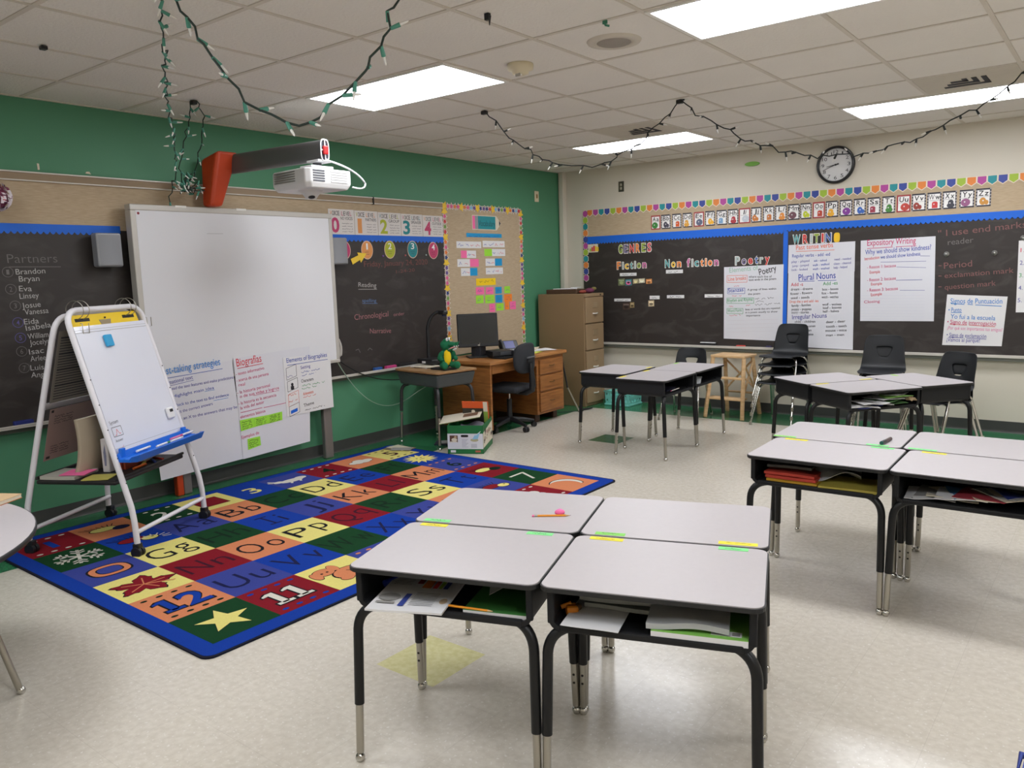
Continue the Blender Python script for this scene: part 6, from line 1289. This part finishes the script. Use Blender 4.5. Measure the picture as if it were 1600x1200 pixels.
MB().ball((0, -.026, .095), (.036, .03, .07), AY).build('belly', t)
m = MB(); hb(m, (0, -.058, .176), (.027, .046, .008), (-.42, 0, 0), mat('plush_pink', (224, 150, 150), .9)); hb(m, (0, -.088, .168), (.019, .022, .008), (-.45, 0, 0), WHITE); m.build('mouth', t)
for s in (-1, 1): hb(hb(MB(), (s * .022, -.026, .256), (.016, .012, .016), (0, 0, 0), WHITE), (s * .022, -.037, .258), (.006, .004, .007), (0, 0, 0), DARK).build('eye', t)
m = MB()
for s in (-1, 1): hb(m, (s * .029, -.10, .196), (.005, .005, .007), (0, 0, 0), WHITE); hb(m, (s * .02, -.115, .197), (.005, .005, .007), (0, 0, 0), WHITE)
m.build('teeth', t)
# paper box on the floor
t = thing('paper_box', 'green and white cardboard copy paper box full of folders', 'box', (.935, -2.862, 0), R(29))
BXG = mat('box_green', (20, 104, 52), .5); BXW = mat('box_white', (208, 208, 214), .55); BXP = mat('box_brown', (150, 118, 92), .6, var=.3, vs=30)
hx, hy, hz = .155, .215, .245
m = MB(); w = .005
for lo, hi in (((-hx, -hy, 0), (hx, -hy + w, hz)), ((-hx, hy - w, 0), (hx, hy, hz)), ((-hx, -hy, 0), (-hx + w, hy, hz)), ((hx - w, -hy, 0), (hx, hy, hz)), ((-hx, -hy, 0), (hx, hy, w))): m.box(lo, hi, BXG)
m.build('carton', t)
FF = Fr((0, -hy, 0), (1, 0, 0), (0, 0, 1)); FS = Fr((hx, 0, 0), (0, 1, 0), (0, 0, 1))
m = MB(); m.rect(FF, -hx + .001, .042, hx - .001, .175, .0006, BXW); m.rect(FF, -.135, .10, -.065, .16, .0012, mat('photo_brown', (90, 60, 48), .5)); m.disc(FF, -.095, .122, .025, .016, .0016, CREAMP, 14); m.disc(FF, -.085, .145, .012, .012, .0018, TAN, 10); m.rect(FF, -.132, .100, -.07, .108, .0016, CREAMP)
for k in range(7): m.line(FF, (-.03, .125 - k * .011), (.025 - (k % 3) * .01, .125 - k * .011), .003, mat('print_grey', (150, 150, 164), .6), .0012); m.line(FF, (.05, .085 - k * .005), (.10, .085 - k * .005), .002, mat('print_grey', (150, 150, 164)), .0012)
m.disc(FF, .08, .12, .035, .014, .0012, mat('print_olive', (176, 170, 130), .6), 16); m.poly(FF, [(.06, .125), (.085, .165), (.13, .185), (.11, .13)], .0016, mat('print_sky', (140, 190, 216), .6)); m.line(FF, (.09, .16), (.135, .195), .004, WHITE, .002)
m.rect(FF, -.13, .012, -.085, .032, .0012, BXW); m.rect(FF, .085, .014, .13, .03, .0012, mat('print_red', (170, 90, 70), .6)); m.build('front_print', t)
m = MB(); m.prism(FF, [(-.005 + .032 * math.copysign(abs(math.cos(a)) ** .4, math.cos(a)), .155 + .01 * math.copysign(abs(math.sin(a)) ** .5, math.sin(a))) for a in [2 * PI * k / 20 for k in range(20)]], .0005, .0022, SLOT); m.build('hand_hole', t)
m = MB(); m.poly(FS, [(-hy, .05), (hy, .05), (hy, .215), (-hy, .18)], .0008, CREAMP); rq = random.Random(5)
for k in range(14): a, b = rq.uniform(-.19, .17), rq.uniform(.06, .17); m.rect(FS, a, b, a + rq.uniform(.02, .06), b + rq.uniform(.015, .035), .0012 + .0002 * k, rq.choice([BXP, mat('photo_brown', (90, 60, 48)), mat('print_rose', (190, 150, 140), .6), DARK]))
m.build('side_print', t)
BM = tf((.935, -2.862, 0), R(29))
def onb(m, name, lab, cat, x, y, z, rx=0, ry=0, rz=0): o = m.build(name); o.matrix_world = BM @ Matrix.Translation((x, y, z)) @ Euler((rx, ry, rz)).to_matrix().to_4x4(); return tag(o, lab, cat)
m = sheet(.36, .30, .006, mat('cream_card', (214, 206, 186), .6), .004, 4, mat('folder_olive', (120, 132, 80), .6)); m.rect(XY, .02, -.06, .15, .06, .0115, mat('print_brown', (110, 84, 62), .6))
onb(m, 'folder', 'big cream folder tipped across the open cardboard box', 'folder', -.08, .02, .272, .05, -.15, .1)
onb(MB().box((-.12, -.006, 0), (.12, .006, .19), mat('book_orange', (216, 88, 36), .5), .001).box((-.12, -.0065, .0), (.075, -.006, .13), mat('book_dark', (50, 46, 36), .5)).box((.075, -.0066, .0), (.115, -.006, .19), CREAMP).box((.075, -.0068, .0), (.115, -.0066, .1), mat('book_lime', (140, 170, 70), .5)).ball((-.02, -.003, .10), (.03, .0045, .025), CREAMP), 'book', 'orange picture book standing up in the cardboard box', 'book', .03, .14, .21, .16, 0, -.12)
onb(sheet(.2, .25, .05, mat('bag_grey', (130, 126, 140), .5), .03, 6), 'plastic_bag', 'crinkled grey plastic inside the cardboard box', 'bag', .03, -.05, .15, 0, 0, .2)
tag(MB().box((-.14, -.04, .0), (.1, .12, .012), mat('dark_folder', (36, 34, 52), .5), .002, tf((.66, -2.83, 0.001), .6)).box((-.1, -.02, .013), (.1, .1, .016), GREYP, .001, tf((.66, -2.83, 0.001), .75)).build('dark_folder'), 'dark folder on the green floor left of the cardboard box', 'folder')
# wires hanging under the chalkboard
tag(MB().tube(arc((.10, -3.60, .81), (.05, -3.2, .20), (.06, -2.75, .36), 14) + arc((.06, -2.75, .36), (.07, -2.5, .46), (.09, -2.3, .5), 6)[1:], .004, mat('wire_pale', (150, 176, 156), .5), 6).build('wire'), 'pale wire sagging along the green wall under the chalk tray', 'wire')
tag(MB().tube(arc((.10, -3.58, .815), (.08, -3.3, .62), (.06, -3.0, .575), 10) + arc((.06, -3.0, .575), (.06, -2.8, .54), (.09, -2.55, .56), 8)[1:], .005, BLACKP, 6).build('wire'), 'black wire running from the whiteboard to the wood topped desk', 'wire')
# blue bin whose rim just enters the picture at the lower right
BIN = mat('bin_blue', (44, 66, 158), .4)
t = thing('storage_bin', 'blue plastic bin peeking in at lower right corner', 'bin', (5.459, -5.955, 0), R(0))
m = MB(); hw, hd, hh, w = .17, .13, .30, .006
for lo, hi in (((-hw, -hd, 0), (hw, -hd + w, hh)), ((-hw, hd - w, 0), (hw, hd, hh)), ((-hw, -hd, 0), (-hw + w, hd, hh)), ((hw - w, -hd, 0), (hw, hd, hh)), ((-hw, -hd, 0), (hw, hd, w))): m.box(lo, hi, BIN)
m.build('body', t)
m = MB(); m.tube([(-hw - .008, -hd - .008, hh), (hw + .008, -hd - .008, hh), (hw + .008, hd + .008, hh), (-hw - .008, hd + .008, hh)], .009, BIN, 8, closed=True); m.build('rim', t)

# ---------------------------------------------------------------- rolling easel
EW = mat('easel_white', (222, 220, 224), .35, coat=.2); EB = mat('easel_blue', (22, 104, 208), .4); EY = mat('holder_yellow', (236, 200, 12), .45)
EM = tf((.665, -5.79, 0), R(118.6))
t = thing('easel', 'white A-frame rolling easel standing on the rug edge', 'easel', (.665, -5.79, 0), R(118.6))
ZB, ZT, YB = .28, 1.385, .32
def fpath(s, z): return V((0, s * (-YB + (YB - .02) * (z - ZB) / (ZT - ZB)), z))
for s, nm in ((1, 'front_frame'), (-1, 'back_frame')):
    f = lambda x, z: V((x, 0, 0)) + fpath(s, z)
    pts = [V((-.345, s * -.335, .075)), V((-.345, s * -.33, .20)), f(-.343, .285), f(-.338, .6), f(-.332, 1.28)] + arc(f(-.331, 1.29), f(-.33, 1.375), f(-.24, 1.38), 6) + arc(f(.24, 1.38), f(.33, 1.375), f(.331, 1.29), 6) + [f(.332, 1.28), f(.338, .6), f(.343, .285), V((.345, s * -.33, .20)), V((.345, s * -.335, .075))]
    if s < 0: pts = [p + V((0, .012, -.03 if p.z > 1.2 else 0)) for p in pts]
    F_ = MB().tube(pts, .0165, EW, 14).build(nm, t)
    m = MB()
    for x in (-.34, .34):
        for z in (.42, .56, .72, .86, 1.0): p = f(x * (1 - (z - .28) * .03), z); m.tube([p + V((0, s * -.0172, 0)), p + V((0, s * -.0145, 0))], .0048, SLOT, 8)
    m.build('peg_hole', F_)
    MB().tube([(-.345, s * -.333, .14), (.345, s * -.333, .14)], .0125, EW, 12).build('stretcher', F_)
    for x in (-.345, .345):
        c = V((x, s * -.335, .03)); m = MB()
        for q in (-1, 1): m.tube([c + V((q * .004, 0, 0)), c + V((q * .024, 0, 0))], .030, BLACKP, 20)
        m.box(c + V((-.02, -.02, .02)), c + V((.02, .02, .05)), BLACKP, .006); m.build('caster', F_)
BF = Fr((0, -YB, ZB), (1, 0, 0), (0, YB - .02, ZT - ZB))
EBW = mat('easel_board', (220, 222, 232), .25, var=.03, vs=4, coat=.3)
m = MB(); m.prism(BF, [(-.322, .30), (.322, .30), (.315, 1.045), (-.315, 1.045)], -.006, .010, EBW); m.line(BF, (-.315, 1.008), (.315, 1.008), .003, GREYP, .0106); m.line(BF, (-.315, 1.022), (.315, 1.022), .002, GREYP, .0106); m.line(BF, (-.32, .338), (.32, .338), .002, GREYP, .0106)
m.text(BF, 'System', (-.30, .475), (-.225, .478), .022, DARK, .011, -.008); box_(m, BF, .011, (-.298, .405), (-.218, .458), .003, DARK); m.scrib(BF, (-.285, .412), (-.23, .412), .035, INKR, .011, .003, 4); m.text(BF, 'Answer', (-.298, .372), (-.232, .375), .018, DARK, .011, -.008); m.scrib(BF, (-.28, .322), (-.24, .322), .03, INKP, .011, .002, 6)
m.build('marker_board', t)
m = MB()
def q_(x, u, c): return BF(x, u, c)
TRm = Matrix(((1, 0, 0, 0), (0, 1, 0, 0), (0, 0, 1, 0), (0, 0, 0, 1)))
o_ = BF(0, .285, .01)
prof = [(0, .045), (-.012, .045), (-.02, .012), (-.05, .008), (-.055, .014), (-.062, .008), (-.095, .006), (-.12, .03), (-.128, .03), (-.105, -.012), (-.01, -.012), (0, -.0)]
xs = [-.335, -.31, .345, .385]; sc_ = [.75, 1, 1, .6]; vs = []
for x, s in zip(xs, sc_): vs += [(x, o_.y + a * s, o_.z + b * s - .01) for a, b in prof]
n = len(prof)
m.add(vs, [(k * n + i, k * n + (i + 1) % n, (k + 1) * n + (i + 1) % n, (k + 1) * n + i) for k in range(3) for i in range(n)], EB); m.add(vs[:n], [tuple(range(n - 1, -1, -1))], EB); m.add(vs[-n:], [tuple(range(n))], EB)
for x in (-.3, .3): m.box((x - .02, o_.y - .02, o_.z - .0), (x + .02, o_.y + .0, o_.z + .055), EB, .005)
m.build('marker_tray', t)
MB().box((-.335, -.23, .405), (.335, .27, .43), mat('shelf_black', (34, 32, 32), .5), .01).box((-.335, -.235, .43), (.335, -.22, .445), mat('shelf_black', (34, 32, 32)), .004).box((-.335, .258, .43), (.335, .272, .45), mat('shelf_black', (34, 32, 32)), .004).build('shelf', t)
m = MB(); BK = Fr((0, YB + .012, ZB - .01), (1, 0, 0), (0, -(YB - .02), ZT - ZB - .02)); m.line(BK, (-.325, .60), (.325, .60), .03, EW, .008); m.prism(BK, [(-.325, .585), (.325, .585), (.325, .615), (-.325, .615)], -.012, .008, EW); m.build('back_rail', t)
# hook clips of the board
m = MB()
for x in (-.255, .33):
    p = BF(x, 1.06, .012); m.tube([p, p + V((0, -.012, .0)), p + V((0, -.014, -.055)), p + V((.05 if x < 0 else .04, -.014, -.055)), p + V((.05 if x < 0 else .04, -.014, .0))], .0025, STEEL, 6)
m.build('wire_hook', t)
def one(m, name, lab, cat, group=None, kind=None):
    o = m.build(name); o.location = (.665, -5.79, 0); o.rotation_euler = (0, 0, R(118.6)); return tag(o, lab, cat, group, kind)
# yellow holder hung on loose rings
t2 = thing('chart_holder', 'yellow plastic chart holder bar hung from the easel top', 'holder', (.665, -5.79, 0), R(118.6))
m = MB(); pts = [(-.295, 1.03), (.30, 1.03), (.292, 1.105)] + [(.28, 1.115), (-.275, 1.115), (-.29, 1.10)]; m.prism(BF, pts, -.022, -.014, EY)
for x0, x1 in ((-.255, -.135), (.155, .265)): m.prism(BF, [(x0, 1.075), (x1, 1.075), (x1, 1.094), (x0, 1.094)], -.0145, -.0132, SLOT)
m.prism(BF, [(-.045, 1.04), (.03, 1.04), (.045, 1.078), (-.06, 1.078)], -.0145, -.0130, mat('holder_label', (150, 134, 104), .6)); m.tube([BF(-.005, 1.084, -.013), BF(-.005, 1.092, -.008)], .004, DARK, 8)
m.build('bar', t2)
for x in (-.205, .215):
    m = MB(); c0 = BF(x, 1.135, -.012)
    for dx in (-.028, .02): m.tube([c0 + V((dx, .055 * math.cos(a), .052 * math.sin(a) + .008)) for a in [2 * PI * k / 24 for k in range(24)]], .0024, STEEL, 6, closed=True)
    m.tube([c0 + V((a * .02 - .05, 0, -.05)) for a in (0, 1)], .002, STEEL, 6); m.build('ring', t2)
one(MB().box((-.028, -.035, 0), (.028, .035, .022), mat('eraser_cyan', (50, 160, 210), .6), .006, Matrix.Translation(BF(-.085, .945, .0112)) @ Matrix(((1, 0, 0, 0), (0, BF.u.y, BF.n.y, 0), (0, BF.u.z, BF.n.z, 0), (0, 0, 0, 1)))), 'eraser', 'light blue magnetic eraser on the easel board', 'eraser')
MBF = Matrix.Translation(BF(.245, .445, .0112)) @ Matrix(((1, 0, 0, 0), (0, BF.u.y, BF.n.y, 0), (0, BF.u.z, BF.n.z, 0), (0, 0, 0, 1)))
t3 = thing('timer', 'small white digital timer stuck on the easel board', 'timer', (.665, -5.79, 0), R(118.6)); MB().box((-.033, -.035, 0), (.033, .035, .02), WHITE, .012, MBF, 3).build('case', t3); MB().box((-.014, .004, .02), (.018, .022, .0215), SLOT, 0, MBF).build('display', t3)
PENC = [(.95, .95, .95), 0]
for k, (x, y, z, mm, lab) in enumerate(((-.21, -.035, .018, WHITE, 'white marker at the left end of the blue tray'), (-.09, -.082, .02, WHITE, 'white marker along the front of the blue tray'), (.05, -.082, .02, WHITE, 'white marker in the middle of the blue tray'), (.12, -.035, .018, mat('marker_pink', (220, 120, 160), .5), 'pink marker on the blue easel tray'), (.24, -.035, .018, WHITE, 'white marker at the right end of the blue tray'))):
    m = MB(); p = V((x, o_.y + y, o_.z + z - .002)); m.tube([p, p + V((.10, .0, 0))], .0065, mm, 10); m.tube([p + V((.10, 0, 0)), p + V((.125, 0, 0))], .0068, mat('cap_%d' % k, [(200, 200, 206), (60, 130, 90), (200, 200, 206), (200, 60, 110), (200, 200, 206)][k], .5), 10); one(m, 'marker', lab, 'marker', 'markers on the easel tray')
# papers clipped on the back frame, read from the inside
chp = mat('lined_newsprint', (128, 122, 112), .7)
m = MB(); BKI = Fr((0, YB + .008, ZB - .01), (1, 0, 0), (0, -(YB - .02), ZT - ZB - .02)); m.prism(BKI, [(-.305, .622), (.305, .622), (.305, 1.04), (-.305, 1.04)], .010, .0115, chp)
for k in range(24): m.line(BKI, (-.285, 1.0 - k * .0155), (.1 + .15 * ((k * 7) % 5) / 5, 1.0 - k * .0155), .005 if k % 6 else .009, DARK, .0125)
one(m, 'text_poster', 'grey lined poster hanging inside the back of the easel', 'poster')
m = MB(); m.prism(BKI, [(-.29, .27), (.22, .27), (.22, .582), (-.29, .582)], .010, .0115, mat('faded_pink_paper', (150, 128, 122), .7))
for k in range(3):
    for j in range(4): m.scrib(BKI, (-.25 + (k % 2) * .2, .53 - k * .09 - j * .014), (-.1 + (k % 2) * .2, .53 - k * .09 - j * .014), .01, DARK, .0125, .0025, k * 4 + j)
m.rect(BKI, -.275, .28, -.245, .295, .0122, SLOT); m.rect(BKI, -.28, .56, -.26, .575, .0122, SLOT)
one(m, 'text_poster', 'faded pinkish poster low inside the back of the easel', 'poster')
# things on the shelf
m = MB(); vs = []; n = 10
for i in range(n + 1):
    z = .432 + .325 * i / n; y = .045 + .035 * (1 - i / n) ** 3 + .02 * (i / n) ** 2; x0 = -.225 - .03 * (1 - i / n) ** 3
    vs += [(x0, y - .016, z), (.02, y - .016, z), (.02, y + .012, z), (x0, y + .012, z)]
m.add(vs, [(4 * k + a, 4 * k + (a + 1) % 4, 4 * k + 4 + (a + 1) % 4, 4 * k + 4 + a) for k in range(n) for a in range(4)], mat('pad_tan', (172, 158, 136), .7), True); m.add(vs[-4:], [(0, 1, 2, 3)], CREAMP); m.add(vs[:4], [(3, 2, 1, 0)], CREAMP)
one(m, 'paper_pad', 'bent tan paper pad standing on the easel shelf', 'pad')
one(MB().box((-.145, -.06, .431), (.10, -.015, .63), mat('binder_white', (204, 200, 200), .5), .005).poly(Fr((-.1, -.0605, .43), (1, 0, 0), (0, 0, 1)), [(-.012, .05), (.012, .05), (.01, .16), (-.008, .16)], .0006, mat('binder_blue', (120, 126, 150), .5)).poly(Fr((-.1455, -.0375, .43), (0, -1, 0), (0, 0, 1)), [(-.006, .04), (.006, .04), (.01, .1), (.004, .17), (-.008, .12)], .0006, mat('binder_blue', (120, 126, 150))), 'binder', 'white ring binder standing on the easel shelf', 'binder')
one(MB().box((-.095, -.10, .431), (.15, -.085, .62), mat('folder_rust', (150, 62, 34), .6), .003).box((-.08, -.115, .431), (.15, -.103, .60), mat('folder_rust', (150, 62, 34)), .002), 'folder', 'rust red folders standing beside the white binder', 'folder')
one(sheet(.16, .3, .012, GREYP, .01, 3), 'paper_stack', 'grey papers at the right end of the easel shelf', 'papers').location = EM @ V((.12, .0, .45))
for k, (x, y, z, mm, lab) in enumerate(((-.205, .09, .431, mat('pale_stack', (176, 172, 160), .6), 'pale paper stack at the left end of the easel shelf'), (-.22, .02, .452, PINK, 'bright pink paper on the pale stack of the shelf'), (-.24, -.13, .431, mat('dull_yellow', (190, 180, 90), .6), 'dull yellow paper at the front left of the shelf'))):
    o = sheet(.2 if k == 0 else .13, .22 if k == 0 else .15, .018 if k == 0 else .004, mm, .002, 100 + k).build('paper_stack'); o.location = EM @ V((x - .02, y + .05, z)); o.rotation_euler = (0, 0, R(118.6) + .1 * k); tag(o, lab, 'papers')
MKC = [(230, 110, 30), (200, 180, 70), (60, 80, 150), (190, 60, 40)]
for k in range(4):
    o = MB().tube([(-.06, 0, .007), (.06, 0, .007)], .007, mat('crayon_%d' % k, MKC[k], .5), 10).build('marker'); o.location = EM @ V((-.02 + .07 * k, -.165 + .025 * (k % 2), .431)); o.rotation_euler = (0, 0, R(118.6) + .4 * k); tag(o, ('orange marker lying on the black easel shelf', 'yellow marker lying on the black easel shelf', 'blue marker lying on the black easel shelf', 'red marker lying on the black easel shelf')[k], 'marker', 'markers on the easel shelf')

# ---------------------------------------------------------------- strings of little lights
CORD = mat('cord_green', (26, 44, 36), .5); SOCK = mat('socket_green', (74, 142, 122), .45); TIP = mat('clear_bulb', (236, 234, 228), .2)
CORDK = mat('cord_black', (24, 30, 28), .5)
bulb_mesh = {}
def bulb(parent, p, d, sk, bs):
    if sk not in bulb_mesh:
        m = MB(); m.tube([(0, 0, 0), (0, 0, .03)], [.0055, .007], sk, 8); m.tube([(0, 0, .03), (0, 0, .034), (0, 0, .052), (0, 0, .058)], [.004, .0045, .003, .0006], TIP, 8)
        o = m.build('bulb', parent); bulb_mesh[sk] = o.data
    else:
        o = bpy.data.objects.new('bulb', bulb_mesh[sk]); COL.objects.link(o); o.parent = parent
    o.scale = (bs, bs, bs); o.location = p; o.rotation_mode = 'QUATERNION'; o.rotation_quaternion = V((0, 0, 1)).rotation_difference(V(d).normalized())
def lights(lab, runs, seed, step, ck, sk, r=.0032, bs=1.0, jit=.0045):
    t = thing('string_lights', lab, 'string lights', (0, 0, 0), 0, 'strings of small lights'); rr = random.Random(seed)
    for run in runs:
        run = [V(p) for p in run]; pts = []; 
        for a, b in zip(run, run[1:]):
            n = max(1, int((b - a).length / .035))
            for i in range(n): pts.append(a.lerp(b, i / n) + V((rr.gauss(0, jit), rr.gauss(0, jit), rr.gauss(0, jit))))
        pts.append(run[-1]); MB().tube(pts, r, ck, 6).build('cord', t)
        acc = 0; last = pts[0]; up = 1
        for p in pts[1:]:
            acc += (p - last).length; last = p
            if acc > step:
                acc = 0; up = -up; d = V((rr.uniform(-.8, .8), rr.uniform(-.8, .8), -.9 + (.9 if up > 0 else 0) + rr.uniform(-.3, .3))); bulb(t, p, d, sk, bs)
    return t
def sag(a, b, drop, n=14):
    a, b = V(a), V(b); return [a.lerp(b, i / n) - V((0, 0, drop * 4 * (i / n) * (1 - i / n))) for i in range(n + 1)]
HC = H - .006
lights('green string of small lights looped low from the ceiling at top left', [sag((2.53, -6.31, HC), (3.20, -5.69, HC), .56, 20), [(3.20, -5.69, HC), (3.7, -5.5, HC - .03)]], 5, .062, CORD, SOCK, .0048, 1.3, .009)
rr = random.Random(9)
bun = [V((.16 + rr.uniform(-.02, .06), -4.86 + rr.uniform(-.075, .075), 2.20 + rr.uniform(-.08, .09))) for k in range(26)]
lights('string of small lights draped to a tangle behind the orange bracket', [[(2.53, -6.32, HC), (2.0, -6.02, 2.60), (1.4, -5.68, 2.50), (.8, -5.32, 2.40), (.35, -5.06, 2.30), (.14, -4.97, 2.18), (.11, -4.99, 2.07)],
        [(.617, -5.07, HC), (.45, -5.0, 2.56), (.30, -4.97, 2.42), (.2, -4.95, 2.3), (.16, -4.92, 2.2)], [(.625, -5.05, HC), (.5, -4.92, 2.6), (.36, -4.87, 2.45), (.24, -4.84, 2.32), (.17, -4.84, 2.22)], bun], 6, .085, CORD, SOCK, .0036, 1.15, .006)
lights('black string of small lights crossing the ceiling toward the clock', [sag((1.707, -3.449, HC), (2.875, -2.745, HC), .42, 20), sag((2.875, -2.745, HC), (4.85, -2.0, HC), .45, 26)], 7, .07, CORDK, CORDK, .0042, 1.1, .008)
for p, lab in (((.62, -5.06), 'dark clip on the tee above the tangle of lights'), ((1.70, -3.45), 'dark clip at the left end of the black light string'), ((2.875, -2.745), 'dark clip at the peak of the black light string')):
    tag(MB().box((p[0] - .022, p[1] - .016, H - .03), (p[0] + .022, p[1] + .016, H - .0045), BLACKP, .004).build('ceiling_clip'), lab, 'clip')

# ---------------------------------------------------------------- camera and picture settings
yaw, pitch, roll = .664212, -.139028, -.030703
f = V((-math.sin(yaw) * math.cos(pitch), math.cos(yaw) * math.cos(pitch), math.sin(pitch)))
r0 = V((math.cos(yaw), math.sin(yaw), 0)); u0 = r0.cross(f)
r = r0 * math.cos(roll) + u0 * math.sin(roll); u = -r0 * math.sin(roll) + u0 * math.cos(roll)
cd = bpy.data.cameras.new('camera'); co = bpy.data.objects.new('camera', cd); COL.objects.link(co)
cd.sensor_width = 36; cd.sensor_fit = 'HORIZONTAL'; cd.lens = 36 * 1235.352 / 1600; cd.clip_start = .05
co.matrix_world = Matrix(((r.x, u.x, -f.x, 5.42362), (r.y, u.y, -f.y, -7.98294), (r.z, u.z, -f.z, 1.51011), (0, 0, 0, 1)))
SC.camera = co
w = bpy.data.worlds.new('world'); SC.world = w; w.use_nodes = True; w.node_tree.nodes['Background'].inputs[0].default_value = (.6, .62, .65, 1); w.node_tree.nodes['Background'].inputs[1].default_value = .3
vs_ = SC.view_settings; vs_.view_transform = 'Standard'; vs_.look = 'None'; vs_.gamma = 1; vs_.use_curve_mapping = False; vs_.exposure = 0.0
SC.cycles.use_denoising = True; SC.cycles.max_bounces = 8; SC.cycles.diffuse_bounces = 5; SC.cycles.glossy_bounces = 4; SC.cycles.transmission_bounces = 4
SC.cycles.sample_clamp_indirect = 6
